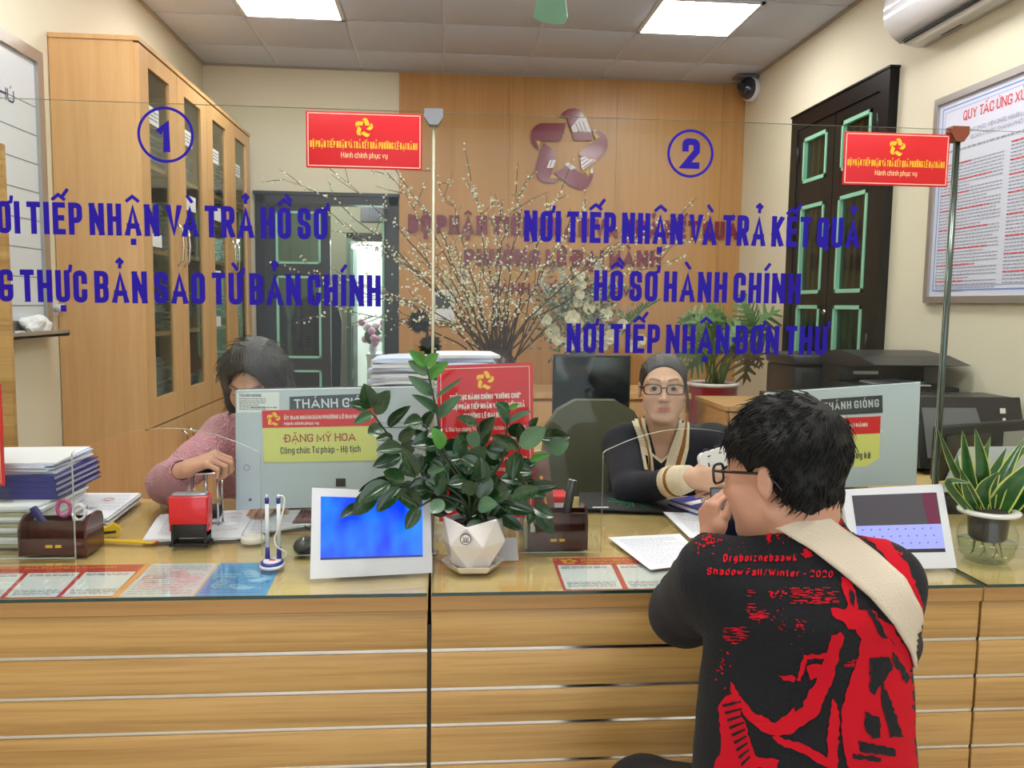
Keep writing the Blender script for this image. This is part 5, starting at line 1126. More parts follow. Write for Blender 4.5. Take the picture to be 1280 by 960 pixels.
sc = thing('scissors', 'pink and white handled scissors standing in the left rosewood box', 'scissors', (cL.x+.02, y0+.07, ZT+.02))
pk = mat('pink_handle', 'B8407E', .3)
for px, py, m in ((214, 0, pk), (0, 0, white_pl)):
    cc_ = Vector((cL.x+(.0 if m is pk else .035), y0+.065, ZT+.098 if m is pk else ZT+.088)); pts = []
    for k in range(17): a = 2*math.pi*k/16; pts.append(cc_+Vector((.014*math.cos(a)-.008*math.sin(a), .004*math.sin(a), .017*math.sin(a)+.008*math.cos(a))))
    MB().tube(pts, .0042, 8).build('handle', m, sc)
MB().tube([cL+Vector((.02, .065, .085)), cL+Vector((.03, .07, .01))], .004, 6).build('blade', steel, sc)
ev = thing('stapler', 'dark blue stapler standing in the left rosewood box', 'stapler', (cL.x-.04, y0+.06, ZT)); b = MB(Matrix.Translation((cL.x-.045, y0+.062, ZT+.06)) @ Matrix.Rotation(R_(-32), 4, 'Y')); b.box((-.008, -.006, -.045), (.008, .006, .05), .003); b.build('body', mat('stapler_blue', '2B2C74', .3), ev)
pn = thing('pencil', 'yellow pencil leaning across the right rosewood box', 'pencil', (.22, 2.05, ZT)) 
cR = Vector((at(697, 690, 'Y', 1.985).x, 1.985, ZT))
t, x0, x1, y0, y1 = pen_box(cR, .15, .10, .105, 'right dark rosewood desk box holding a thick black marker')
pn.location = (cR.x-.03, y0+.07, ZT+.01); MB().tube([cR+Vector((-.005, .07, .01)), cR+Vector((-.035, .08, .17))], .0035, 6).build('shaft', mat('pencil_orange', 'C98A3A', .5), pn)
mk = thing('marker_pen', 'thick black marker standing in the right rosewood box', 'pen', (cR.x+.035, y0+.07, ZT+.01)); a, b_ = Vector((cR.x+.02, y0+.07, ZT+.01)), at(716, 600, 'Y', y0+.075)
MB().cyl(a, b_, .0115, .0115, 16).build('barrel', black, mk); MB().cyl(b_, b_+(b_-a).normalized()*.002, .0118, .010, 16).build('cap_end', steel, mk)
pu = thing('plastic_sleeve', 'clear pinkish plastic sleeve standing behind the right rosewood box', 'sleeve', (cR.x-.04, 2.13, ZT)); 
MB().sheet([at(664, 640, 'Y', 2.12), at(694, 640, 'Y', 2.12), at(684, 562, 'Y', 2.12), at(661, 566, 'Y', 2.12)], .002).build('sleeve', mat('pinkish_plastic', '8E6A60', .15, alpha=.7), pu)
rb = thing('ink_pad', 'red topped box behind the pen box and plant', 'box', (cR.x, 2.2, ZT)); a = at(648, 612, 'Y', 2.2); b_ = at(708, 622, 'Y', 2.2); MB().box((a.x, 2.17, ZT), (b_.x, 2.25, a.z-.015), .003).build('box', white_pl, rb); MB().box((a.x-.002, 2.168, a.z-.03), (b_.x+.002, 2.252, a.z-.012), .003).build('lid', red_sign, rb)
bt = thing('bottle', 'small clear bottle with white cap between plant and pen box', 'bottle', (.2, 1.99, ZT)); c = at(657, 690, 'Y', 2.0); MB().lathe([(.013, 0), (.015, .004), (.015, .05), (.010, .062), (.008, .066)], (c.x, 2.0, ZT)).build('body', mat('bottle_milky', 'BFC4B4', .2), bt); MB().cyl((c.x, 2.0, ZT+.066), (c.x, 2.0, ZT+.082), .0095, n=14).build('cap', white_pl, bt); bt.location = (c.x, 2.0, ZT)
for ch in bt.children: ch.location = Vector((.2, 1.99, ZT))-Vector((c.x, 2.0, ZT)) if False else ch.location
gc = thing('card_stand', 'light grey leaning card stand just right of the white plant pot', 'card stand', (.15, 1.90, ZT)); a, b_ = at(628, 672, 'Y', 1.93), at(648, 702, 'Y', 1.90)
MB().sheet([Vector((a.x-.03, 1.90, ZT+.001)), Vector((b_.x, 1.90, ZT+.001)), Vector((b_.x-.004, 1.925, a.z)), Vector((a.x-.03, 1.925, a.z))], .006).build('card', mat('grey_card', 'B9B8BC', .4), gc)
# tape dispenser, ruler
yel = mat('bright_yellow', 'D9B61C', .4)
c = at(135, 668, 'Z', ZT); t = thing('tape_measure', 'yellow box cutter with black grip lying right of the rosewood box', 'cutter', (c.x, c.y, ZT))
T = Matrix.Translation((c.x, c.y, ZT)) @ Matrix.Rotation(R_(20), 4, 'Z'); b = MB(T); b.prism([(-.03, 0), (.028, 0), (.03, .016), (.012, .030), (-.002, .02), (-.03, .022)], 'Y', -.012, .012); b.build('body', yel, t); MB(T).box((-.012, -.013, .004), (.02, .013, .012), .002).build('grip', black, t); t.name = 'box_cutter'
a, b_ = onz(118, 677), onz(190, 680); t = thing('ruler', 'yellow ruler lying on the left counter before the red stamp', 'ruler', ((a.x+b_.x)/2, a.y, ZT))
d = (b_-a).normalized(); n_ = Vector((-d.y, d.x, 0)); MB().sheet([a, b_, b_+n_*.022, a+n_*.022], .003).build('blade', yel, t); MB().sheet([b_, b_+d*.006, b_+d*.006+n_*.022, b_+n_*.022], .0035).build('end_cap', mat('orange_end', 'E07A3A', .4), t)
# papers and books
def papers(corners, n, lab, z=ZT, t_=.0012, lines=True, name='paper_sheet', m=None, jit=.006, sd=1, redstamp=False):
    q = [at(p[0], p[1], 'Z', z+n*t_) for p in corners]; c0 = sum(q, Vector())/4; th = thing(name, lab, 'papers', (c0.x, c0.y, z)); rr = random.Random(sd); b = MB()
    for k in range(n):
        o_ = Vector((rr.uniform(-jit, jit), rr.uniform(-jit, jit), 0)) if k < n-1 else Vector(); zz = z+k*t_
        b.sheet([Vector((p.x, p.y, zz))+o_ for p in (q[3], q[2], q[1], q[0])], t_*.92)
    b.build('sheets', m or paper_m, th)
    if lines:
        zz = z+n*t_+.0002; qq = [Vector((p.x, p.y, zz)) for p in q]; s = MB(); xd = (qq[1]-qq[0]).normalized(); yd = (qq[0]-qq[3]).normalized(); W = (qq[1]-qq[0]).length; Hh = (qq[0]-qq[3]).length
        text_lines(s, bil(qq, .1, .12), xd, yd, W*.75, int(Hh*.8/.011), .011, .0028, sd, .0002, Z3, .6); s.build('small_print', mat('light_print', 'A9AEBA', .8), th)
        if redstamp:
            s = MB(); s.tube([bil(qq, .6, .3)+Vector((.014*math.cos(a*.4), .014*math.sin(a*.4), .0004)) for a in range(17)], .0008, 4); s.build('round_seal', red_print, th)
    return th
papers([(200, 643), (322, 636), (300, 671), (180, 674)], 6, 'open white forms under the red stamp', sd=2, redstamp=True)
papers([(318, 638), (392, 637), (388, 655), (302, 668)], 5, 'white forms lying below the left screen', sd=3)
papers([(100, 616), (176, 616), (133, 648), (78, 642)], 12, 'white paper stack behind the left rosewood box', t_=.002, sd=4, redstamp=True)
papers([(815, 626), (905, 622), (925, 668), (862, 672)], 2, 'white form lying half under the blue booklet', sd=5)
papers([(760, 671.5), (850, 667), (885, 703), (813, 712)], 1, 'white form on the counter by the young man\'s left sleeve', sd=6)
papers([(1075, 716), (1130, 712), (1128, 719), (1078, 722)], 1, 'thin white slip under the front of the right tablet', sd=7, lines=False)
# black wedge on the forms under the stamp
# blue folders with papers at far left
c = at(73, 620, 'Y', 2.25); bxr = c.x; z = ZT; rr = random.Random(3)
t = thing('paper_stack', 'plastic wrapped loose papers stacked at the left edge of the counter', 'papers', (bxr-.1, 2.12, ZT))
xr_ = at(58, 660, 'Y', 2.1).x
for k in range(12):
    dx = rr.uniform(-.01, .008); MB().box((xr_-.26+dx, 2.06+dx, ZT+k*.0085), (xr_+dx, 2.34-dx, ZT+k*.0085+.0078)).build('paper_bundle', paper_m if k % 3 else mat('olive_paper', 'A9A78E', .7), t)
zt_ = ZT+12*.0085+.001
folder = mat('folder_blue', '2A2C7C', .35); z = zt_; bw = at(74, 600, 'Y', 2.15).x
for k in range(4):
    f_ = thing('ring_folder', ['bottom', 'second', 'third', 'topmost'][k]+' dark blue folder of the pile at the far left', 'folder', (bw-.15, 2.25, z), 'dark blue folders at the far left'); o_ = rr.uniform(-.005, .004)
    MB().box((bw-.30+o_, 2.13, z), (bw+o_, 2.40, z+.0025)).build('cover', folder, f_); MB().box((bw-.30+o_, 2.13, z+.0115), (bw+o_, 2.40, z+.014)).build('cover', folder, f_); MB().box((bw-.30+o_, 2.128, z), (bw+o_, 2.133, z+.014)).build('spine', folder, f_)
    MB().box((bw-.29+o_, 2.136, z+.0026), (bw-.004+o_, 2.39, z+.0114)).build('pages', paper_b, f_); z += .0145
t = thing('paper_stack', 'loose white papers on top of the dark blue folders', 'papers', (bw-.15, 2.25, z))
for k in range(7):
    dx = rr.uniform(-.02, .0); an = rr.uniform(-.08, .08); b = MB(Matrix.Translation((bw-.13+dx, 2.27, z)) @ Matrix.Rotation(an, 4, 'Z')); b.box((-.14, -.12, 0), (.12, .12, .0038)); b.build('paper_bundle', paper_b if k % 2 else paper_m, t); z += .0042
# clear sleeve slumping over the loose papers
# mouse pad, blue booklet
q = [onz(724, 617), onz(812, 616), onz(868, 642), onz(724, 637.5)]; c0 = sum(q, Vector())/4
t = thing('mouse_pad', 'black mouse pad with green web pattern before the dark-sweater clerk', 'mouse pad', (c0.x, c0.y, ZT)); MB().sheet([q[3], q[2], q[1], q[0]], .004).build('pad', mat('pad_black', '141518', .7), t)
s = MB(); rr = random.Random(8); cg = onz(790, 628)+Z3*.0044
for k in range(46):
    a = rr.uniform(0, 6.28); p = cg+Vector((math.cos(a)*.01, math.sin(a)*.02, 0)); e = cg+Vector((math.cos(a)*rr.uniform(.05, .09), math.sin(a)*rr.uniform(.05, .12), 0)); w_ = (e-p).cross(Z3).normalized()*.0008; s.add([p-w_, e-w_, e+w_, p+w_], [(0, 1, 2, 3)])
s.build('green_pattern', mat('web_green', '2FA860', .6), t)
s = MB(); text_lines(s, onz(741, 636.5)+Z3*.0044, X3, Y3, .055, 1, .01, .010, 2, .0002, Z3); s.build('white_mark', white_print, t)
zb = ZT+.004; q = [at(838, 620, 'Z', zb+.018), at(884, 617, 'Z', zb+.018), at(893, 631, 'Z', zb+.018), at(872, 634, 'Z', zb+.018)]
q = [at(836, 624, 'Z', zb+.018), at(868, 619, 'Z', zb+.018), at(900, 628, 'Z', zb+.018), at(872, 636.5, 'Z', zb+.018)]
c0 = sum(q, Vector())/4; t = thing('booklet', 'thick blue and white booklet lying on the forms', 'booklet', (c0.x, c0.y, zb)); lo = [Vector((p.x, p.y, zb)) for p in (q[3], q[2], q[1], q[0])]
MB().sheet(lo, .004).build('cover', mat('booklet_blue', '2F2F9A', .3), t); MB().sheet([p+Z3*.004 for p in lo], .010).build('pages', paper_m, t); MB().sheet([p+Z3*.014 for p in lo], .004).build('cover', mat('booklet_blue', '2F2F9A', .3), t)
qs = [p+Z3*.0185 for p in lo]; s = MB(); s.add([qs[0].lerp(qs[1], .1).lerp(qs[3].lerp(qs[2], .1), .3), qs[0].lerp(qs[1], .9).lerp(qs[3].lerp(qs[2], .9), .3), qs[0].lerp(qs[1], .9).lerp(qs[3].lerp(qs[2], .9), .55), qs[0].lerp(qs[1], .1).lerp(qs[3].lerp(qs[2], .1), .55)], [(0, 1, 2, 3)]); s.build('white_band', white_print, t)
# ================================================================ people: sculpted signed-distance figures, meshed by surface nets
def V(*a): return np.array(a, dtype=np.float32)
def ell(P, c, r, M=None):
    q = P-np.asarray(c, np.float32); 
    if M is not None: q = q @ M
    r = np.asarray(r, np.float32); a = np.sqrt(((q/r)**2).sum(-1))+1e-6; b = np.sqrt(((q/(r*r))**2).sum(-1))+1e-6
    return a*(a-1)/b
def cap(P, a, b, ra, rb, flat=None):
    a = np.asarray(a, np.float32); b = np.asarray(b, np.float32); ab = b-a
    if flat is not None: S = np.asarray(flat, np.float32); P = P/S; a = a/S; b = b/S; ab = b-a
    t = np.clip(((P-a) @ ab)/max(1e-9, float(ab @ ab)), 0, 1); d = P-(a+t[..., None]*ab)
    return np.sqrt((d*d).sum(-1))-(ra+t*(rb-ra))
def smin(a, b, k): h = np.clip(.5+.5*(b-a)/k, 0, 1); return b+(a-b)*h-k*h*(1-h)
def smax(a, b, k): return -smin(-a, -b, k)
def nets(f, lo, hi, h):
    lo = np.asarray(lo, float); n = np.ceil((np.asarray(hi)-lo)/h).astype(int)+1
    ax_ = [lo[i]+h*np.arange(n[i]) for i in range(3)]
    P = np.stack(np.meshgrid(*ax_, indexing='ij'), -1).astype(np.float32); F = f(P.reshape(-1, 3)).reshape(n); S = F < 0
    c = S[:-1, :-1, :-1]; allc = c.copy(); anyc = c.copy()
    for i in (0, 1):
        for j in (0, 1):
            for k in (0, 1):
                s = S[i:n[0]-1+i, j:n[1]-1+j, k:n[2]-1+k]; allc = allc & s; anyc = anyc | s
    act = anyc & ~allc; I = np.argwhere(act); idx = -np.ones(act.shape, int); idx[act] = np.arange(len(I)); acc = np.zeros((len(I), 3)); cnt = np.zeros(len(I))
    for a in range(3):
        o1, o2 = [q for q in range(3) if q != a]
        for u in (0, 1):
            for v in (0, 1):
                A = np.zeros(3, int); A[o1] = u; A[o2] = v; B = A.copy(); B[a] = 1; pa = I+A; pb = I+B
                fa = F[pa[:, 0], pa[:, 1], pa[:, 2]]; fb = F[pb[:, 0], pb[:, 1], pb[:, 2]]; m = (fa < 0) != (fb < 0); t = np.where(m, fa/(fa-fb+1e-12), 0)
                p = pa.astype(float); p[:, a] += t; acc[m] += p[m]; cnt[m] += 1
    vs = lo+h*acc/cnt[:, None]; faces = []
    for a in range(3):
        b, c_ = (a+1) % 3, (a+2) % 3; sl0 = [slice(None)]*3; sl1 = [slice(None)]*3; sl0[a] = slice(0, n[a]-1); sl1[a] = slice(1, n[a])
        s0 = S[tuple(sl0)]; s1 = S[tuple(sl1)]; E = np.argwhere(s0 != s1); ok = (E[:, b] > 0) & (E[:, c_] > 0) & (E[:, b] < n[b]-1) & (E[:, c_] < n[c_]-1); E = E[ok]
        inside = s0[E[:, 0], E[:, 1], E[:, 2]]; q = []
        for db, dc in ((0, 0), (-1, 0), (-1, -1), (0, -1)): e = E.copy(); e[:, b] += db; e[:, c_] += dc; q.append(idx[e[:, 0], e[:, 1], e[:, 2]])
        q = np.stack(q, 1); q[~inside] = q[~inside][:, ::-1]; faces.append(q)
    return vs, np.concatenate(faces)
def noise3(P, s, seed=0):
    """cheap smooth noise from a few plane waves"""
    rr = np.random.RandomState(seed); o = np.zeros(len(P), np.float32)
    for k in range(9): d = rr.normal(size=3); d /= np.linalg.norm(d); o += np.sin((P @ d.astype(np.float32))*s*rr.uniform(.6, 1.5)+rr.uniform(0, 6.28)).astype(np.float32)
    return o/4.5
def mesh_from(name, parts, mats, parent, col=None, origin=None):
    off = np.zeros(3) if parent is None else np.array(world_loc(parent)); 
    if parent is None and origin is not None: off = np.array(origin)
    vs = []; fs = []; n = 0
    for v, f in parts: vs.append(v); fs.append(f+n); n += len(v)
    vs = np.concatenate(vs); fs = np.concatenate(fs); me = bpy.data.meshes.new(name)
    me.from_pydata((vs-off).tolist(), [], fs.tolist()); me.polygons.foreach_set('use_smooth', [True]*len(me.polygons))
    for m in (mats if isinstance(mats, list) else [mats]): me.materials.append(m)
    if col is not None:
        a = me.color_attributes.new('Col', 'FLOAT_COLOR', 'POINT'); c = np.ones((len(vs), 4)); c[:, :3] = col(vs); a.data.foreach_set('color', c.ravel())
    me.update(); o = bpy.data.objects.new(name, me); COL.objects.link(o); o.parent = parent
    if parent is None and origin is not None: o.location = origin
    return o, vs, fs
def bvh_of(vs, fs): return BVHTree.FromPolygons([tuple(v) for v in vs], [tuple(f) for f in fs])
class Frame:
    """local frame: x right, y forward (face), z up"""
    def __init__(s, c, fwd, up=(0, 0, 1), tilt=0):
        s.c = np.array(c, float); f = Vector(fwd).normalized(); r = f.cross(Vector(up)).normalized(); u = r.cross(f)
        if tilt: r, u = r*math.cos(tilt)+u*math.sin(tilt), u*math.cos(tilt)-r*math.sin(tilt)
        s.M = np.array([r, f, u], np.float32)      # rows
    def loc(s, P): return (P-s.c.astype(np.float32)) @ s.M.T
    def w(s, p): return Vector(s.c+np.asarray(p, float) @ s.M)
def head_sdf(p, k=1.0, female=True, closed=False, neck=True):
    ax_ = p.copy(); ax_[:, 0] = np.abs(ax_[:, 0]); m = ax_
    d = ell(p, (0, -.012, .038), (.073, .092, .078)); d = smin(d, ell(p, (0, .024, -.022), (.059, .066, .086)), .03)
    d = smin(d, ell(p, (0, .058, -.090), (.026, .024, .020)), .03); d = smin(d, cap(m, (.052, -.005, -.052), (.022, .052, -.088), .018, .016), .025)
    d = smin(d, ell(m, (.038, .058, -.022), (.024, .022, .022)), .018)                 # cheek
    d = smin(d, ell(m, (.034, .044, -.044), (.025, .026, .029)), .024)
    d = smin(d, cap(m, (.010, .084, .030), (.045, .066, .030), .009, .008), .014)      # brow
    d = smax(d, -ell(m, (.031, .098, .008), (.018, .012, .011)), .012)                 # socket
    if closed: d = smin(d, ell(m, (.031, .078, .007), (.0145, .0125, .0115)), .004)
    else:
        lid = ell(m, (.031, .0765, .007), (.0160, .0135, .0118)); lid = smax(lid, -ell(m, (.031, .095, .0062), (.0135, .016, .0038)), .0015); lid = np.maximum(lid, -ell(m, (.031, .0765, .007), (.0118, .0120, .0112)))
        d = smin(d, lid, .004)
    nose = cap(p, (0, .082, .016), (0, .1015, -.0265), .0062, .0100); nose = smin(nose, ell(m, (.0115, .093, -.0305), (.0075, .009, .0065)), .006); d = smin(d, nose, .010)
    d = smax(d, -ell(m, (.0055, .101, -.0385), (.0035, .005, .003)), .003)
    d = smin(d, ell(p, (0, .076, -.060), (.026, .013, .016)), .012)
    d = smin(d, ell(p, (0, .0880, -.0555), (.0200, .0058, .0040)), .004); d = smin(d, ell(p, (0, .0870, -.0640), (.0150, .0064, .0048)), .004)
    d = smax(d, -cap(p, (-.021, .0935, -.0595), (.021, .0935, -.0595), .0016, .0016), .003)
    ear = ell(m, (.078, -.006, -.002), (.0075, .0135, .027)); ear = smax(ear, -ell(m, (.087, -.002, .002), (.006, .011, .018)), .004); d = smin(d, ear, .006)
    if neck: d = smin(d, cap(p, (0, -.025, -.05), (0, -.045, -.16), .047, .050), .03)
    return d
SKIN = vcol('skin', .48, sss=.12)
def head_col(base, lip, female):
    b = np.array(lin(base)[:3]); l = np.array(lin(lip)[:3])
    def f(p, v):   # p local
        c = np.tile(b, (len(p), 1)); x, y, z = np.abs(p[:, 0]), p[:, 1], p[:, 2]
        w = np.exp(-((p[:, 0]/.0205)**4+((z+.0600)/.0095)**4))*(y > .075); c = c*(1-w[:, None])+l*w[:, None]
        w = .14*np.exp(-(((x-.040)/.020)**2+((z+.022)/.02)**2))*(y > .03); c = c*(1-w[:, None])+np.array(lin('C46A58')[:3])*w[:, None]
        arch = .0305+.006*np.sin(np.clip((x-.012)/.038, 0, 1)*3.14*.75); w = np.exp(-((z-arch)/.0042)**4)*(x > .013)*(x < .048)*(y > .04)*.8; c = c*(1-w[:, None])+np.array(lin('3A2A22')[:3])*w[:, None]
        w = np.exp(-(((x-.0055)/.004)**2+((z+.0375)/.0035)**2))*(y > .09)*.7; c = c*(1-w[:, None])
        w = np.exp(-(((x-.031)/.016)**4+((z-.0125)/.0018)**2))*(y > .07)*(.6 if female else .4); c = c*(1-w[:, None])+.02*w[:, None]
        return c
    return f
def hand_sdf(P, W, f, n, left, curls, th, sc=1.0, spread=1.0, tcurl=.4):
    """W wrist, f towards the fingers, n palm normal; curls = (mcp,pip,dip) radians or one per finger"""
    f = Vector(f).normalized(); n = Vector(n); n = (n-f*n.dot(f)).normalized(); s = f.cross(n)*(-1 if left else 1)
    def pt(a, b, c): return Vector(W)+(f*a+s*b+n*c)*sc
    offs = [(.088, .031), (.092, .0105), (.087, -.010), (.078, -.0285)]; L = [(.042, .026, .021), (.046, .029, .022), (.042, .027, .021), (.033, .021, .019)]; R0 = [.0092, .0095, .0090, .0078]
    palm = None
    for (a, b), r in zip(offs, R0):
        c_ = cap(P, pt(.012, b*.55, 0), pt(a-.004, b, -.002), .0145*sc, (r+.0032)*sc); palm = c_ if palm is None else smin(palm, c_, .012*sc)
    palm = smin(palm, ell(P, pt(.040, .026, .008), (.018*sc, .018*sc, .018*sc)), .015*sc); palm = smin(palm, cap(P, pt(-.018, 0, 0), pt(.01, 0, 0), .024*sc, .022*sc), .02*sc)
    d = palm
    for i, ((a, b), LL, r) in enumerate(zip(offs, L, R0)):
        cu = curls[i] if hasattr(curls[0], '__len__') else curls; p = pt(a, b, -.002); ang = 0; fd = (f+s*(b*2.2*spread)).normalized(); fin = None; rr = r
        for j in range(3):
            ang += cu[j]; dr = fd*math.cos(ang)+n*math.sin(ang); q = p+dr*LL[j]*sc; c_ = cap(P, p, q, rr*sc, (rr-.0009)*sc); fin = c_ if fin is None else smin(fin, c_, .003*sc); p = q; rr -= .0009
        d = np.minimum(d, smin(palm, fin, .006*sc)) if i else smin(palm, fin, .006*sc)
    td = (f*th[0]+s*th[1]+n*th[2]).normalized(); p = pt(.028, .024, .008); q = p+td*.040*sc; t2 = (td+f*tcurl+n*tcurl*.3).normalized(); r_ = q+t2*.032*sc; t3 = (t2+f*tcurl*.4).normalized(); e = r_+t3*.024*sc
    fin = smin(smin(cap(P, p, q, .0135*sc, .0105*sc), cap(P, q, r_, .0105*sc, .0095*sc), .004*sc), cap(P, r_, e, .0095*sc, .0078*sc), .003*sc)
    return smin(d, fin, .007*sc)
def limb(P, pts, rs, k=.03):
    d = None
    for a, b, ra, rb in zip(pts, pts[1:], rs, rs[1:]): c = cap(P, a, b, ra, rb); d = c if d is None else smin(d, c, k)
    return d
def wcut(P, d, w, e, o):
    dr = np.array((w-e).normalized(), np.float32); q = P-np.array(w, np.float32); return smax(d, -np.maximum(-(q @ dr+o), np.sqrt((q*q).sum(-1))-.10), .005)
def bounds(pts, r): a = np.array([list(p) for p in pts]); return a.min(0)-r, a.max(0)+r
def body_core(sk, shrink):
    def f(P):
        d = cap(P, sk['pelvis'], sk['chest'], .115-shrink, .115-shrink, (1.25, .9, 1)); d = smin(d, cap(P, sk['chest'], sk['neck'], .08, .045), .05)
        for s in 'LR':
            d = smin(d, limb(P, [sk['sh'+s], sk['el'+s], sk['wr'+s]], [.048-shrink*.5, .040-shrink*.4, .026]), .03)
            d = smin(d, limb(P, [sk['hip'+s], sk['kn'+s], sk['an'+s]], [.080-shrink, .052-shrink*.6, .036]), .03); d = smin(d, cap(P, sk['an'+s], sk['toe'+s], .034, .026), .02)
        return d
    return f
def trousers(sk, m, parent, r=0):
    def f(P):
        d = ell(P, np.array(sk['pelvis'])+[0, 0, -.01], (.165, .125, .12))
        for s in 'LR': d = smin(d, limb(P, [sk['hip'+s], sk['kn'+s], (sk['an'+s][0], sk['an'+s][1], sk['an'+s][2]+.04)], [.088+r, .064+r, .048+r]), .04)
        return d+.004*noise3(P, 40, 3)
    lo, hi = bounds([sk[k] for k in ('pelvis', 'hipL', 'hipR', 'knL', 'knR', 'anL', 'anR')], .17); o, v, q = mesh_from('trousers', [nets(f, lo, hi, .013)], m, parent); 
    for s in 'LR':
        a, b = Vector(sk['an'+s]), Vector(sk['toe'+s]); g = lambda P, a=a, b=b: smin(cap(P, (a.x, a.y, .045), (b.x, b.y, .035), .044, .034), cap(P, (a.x, a.y, .045), (a.x, a.y, .09), .042, .040), .02)
        lo, hi = bounds([a, b, (a.x, a.y, 0)], .07); lo[2] = 0.0; g2 = lambda P, g=g: np.maximum(g(P), .004-P[:, 2]); mesh_from('shoe', [nets(g2, lo-[0, 0, .02], hi, .008)], mat('shoe_black', '1A1A1C', .5), parent)
    return o
def strands(bv, cs, c0, n, L, lift, r, seed, region, flow):
    """hair locks laid over a scalp"""
    rr = random.Random(seed); b = MB(); cs = Vector(cs); k = 0
    while k < n:
        d = Vector((rr.gauss(0, 1), rr.gauss(0, 1), rr.gauss(0, 1))).normalized(); hit = bv.ray_cast(cs+d*.4, -d)
        if hit[0] is None or not region(hit[0]): k += .2; continue
        k += 1; p = hit[0]-hit[1]*.003; nn = hit[1]; t = flow(p, nn, rr); t = (t-nn*t.dot(nn)).normalized(); l = L*rr.uniform(.6, 1.3); lf = lift*rr.uniform(.3, 1.4)
        pts = [p, p+t*l*.4+nn*lf*.6, p+t*l*.75+nn*lf*.9-nn*.004, p+t*l+nn*(lf*.6-.006)]; b.tube(pts, [r, r*.9, r*.6, r*.1], 3, False)
    return b
def glasses(parent, fr, m, halfw=.066, lw=.024, lh=.0165, z0=.006, y0=.103, tubr=.0019, ear=True, lx=.0335):
    t = MB(); gp = []
    for s in (-1, 1):
        pts = []
        for k in range(29):
            a = 2*math.pi*k/28; cx, cz = math.cos(a), math.sin(a); e = .55
            pts.append(fr.w((s*lx+math.copysign(abs(cx)**e, cx)*lw, y0-.010*abs(s*lx+math.copysign(abs(cx)**e, cx)*lw)/.06, z0+math.copysign(abs(cz)**e, cz)*lh*(1 if cz > 0 else .95))))
        t.tube(pts, tubr, 8, False); gp.append(pts)
    t.tube([fr.w((-.0095, y0, z0+.004)), fr.w((0, y0+.002, z0+.007)), fr.w((.0095, y0, z0+.004))], tubr, 8)
    o = t.build('glasses', m, parent)
    for s in (-1, 1):
        q = MB(); q.tube([fr.w((s*(lx+lw), y0-.009, z0+.007)), fr.w((s*(halfw+.002), y0-.016, z0+.008)), fr.w((s*(halfw+.009), .05, z0+.007)), fr.w((s*(halfw+.013), .0, z0+.006)), fr.w((s*(halfw+.013), -.018, z0+.000)), fr.w((s*(halfw+.012), -.035, z0-.02))], [.0022, .0024, .0024, .0024, .0024, .0022], 8); q.build('temple', m, o)
    for pts in gp: q = MB(); q.add(pts[:-1], [tuple(range(28))]); q.build('lens', glass('lens_glass', (.99, .99, .99), 1.12), o)
    return o
def eyes(parent, fr, look=(0, 0)):
    for s in (-1, 1):
        c = fr.w((s*.031, .0765, .007)); b = MB(); rot = Matrix([Vector(fr.M[0]), Vector(fr.M[2]), Vector(fr.M[1])]).transposed(); b.ball(c, .0118, 24, rot)
        b.mi = [(2 if i < 24 else 1 if i < 24*3 else 0) for i in range(len(b.f))] 
        b.build('eye', [mat('eye_white', 'E4DAD2', .2), mat('iris_brown', '1C100B', .3), mat('pupil', '0A0808', .1)], parent)
def project(v2, fs, bv, off, name, m, parent, keep=False):
    """real points on the cloth surface below photo points, raised by off"""
    out = []; ok = []
    for x, y in v2:
        hit = bv.ray_cast(CAM, ray(x, y)); ok.append(hit[0] is not None)
        if hit[0] is None: out.append(Vector((0, 0, 0))); continue
        nn = hit[1] if hit[1].dot(ray(x, y)) < 0 else -hit[1]; out.append(hit[0]+nn*off)
    fs = [f for f in fs if all(ok[i] for i in f) and max((out[f[i]]-out[f[i-1]]).length for i in range(len(f))) < .05]
    if not fs: return None
    if keep:
        par = list(range(len(out)))
        def fd(i):
            while par[i] != i: par[i] = par[par[i]]; i = par[i]
            return i
        for g in fs:
            for i in g[1:]: par[fd(i)] = fd(g[0])
        cn = {}
        for g in fs: cn[fd(g[0])] = cn.get(fd(g[0]), 0)+1
        bi = max(cn, key=cn.get); fs = [g for g in fs if fd(g[0]) == bi]
    used = sorted({i for f in fs for i in f}); mp = {u: k for k, u in enumerate(used)}; b = MB(); b.add([out[i] for i in used], [[mp[i] for i in f] for f in fs], True); return b.build(name, m, parent)
def tri2d(poly, mx=9):
    bm = bmesh.new(); vs = [bm.verts.new((x, y, 0)) for x, y in poly]
    for t_ in tessellate_polygon([[Vector((x, y, 0)) for x, y in poly]]):
        try: bm.faces.new([vs[i] for i in t_])
        except ValueError: pass
    for _ in range(7):
        es = [e for e in bm.edges if e.calc_length() > mx]
        if not es: break
        bmesh.ops.subdivide_edges(bm, edges=es, cuts=1); bmesh.ops.triangulate(bm, faces=bm.faces[:])
    bm.verts.index_update(); v = [(q.co.x, q.co.y) for q in bm.verts]; f = [[q.index for q in g.verts] for g in bm.faces]; bm.free(); return v, f
def band2d(A, B, n, m=4):
    """grid between two photo polylines"""
    def rs(L):
        L = [Vector(p) for p in L]; s = [0]
        for a, b in zip(L, L[1:]): s.append(s[-1]+(b-a).length)
        out = []
        for k in range(n+1):
            t = s[-1]*k/n; i = max(j for j in range(len(s)-1) if s[j] <= t+1e-9); out.append(L[i].lerp(L[i+1], (t-s[i])/max(1e-9, s[i+1]-s[i])))
        return out
    a, b = rs(A), rs(B); v = [tuple(a[i].lerp(b[i], j/m)) for i in range(n+1) for j in range(m+1)]; f = [(i*(m+1)+j, i*(m+1)+j+1, (i+1)*(m+1)+j+1, (i+1)*(m+1)+j) for i in range(n) for j in range(m)]; return v, f
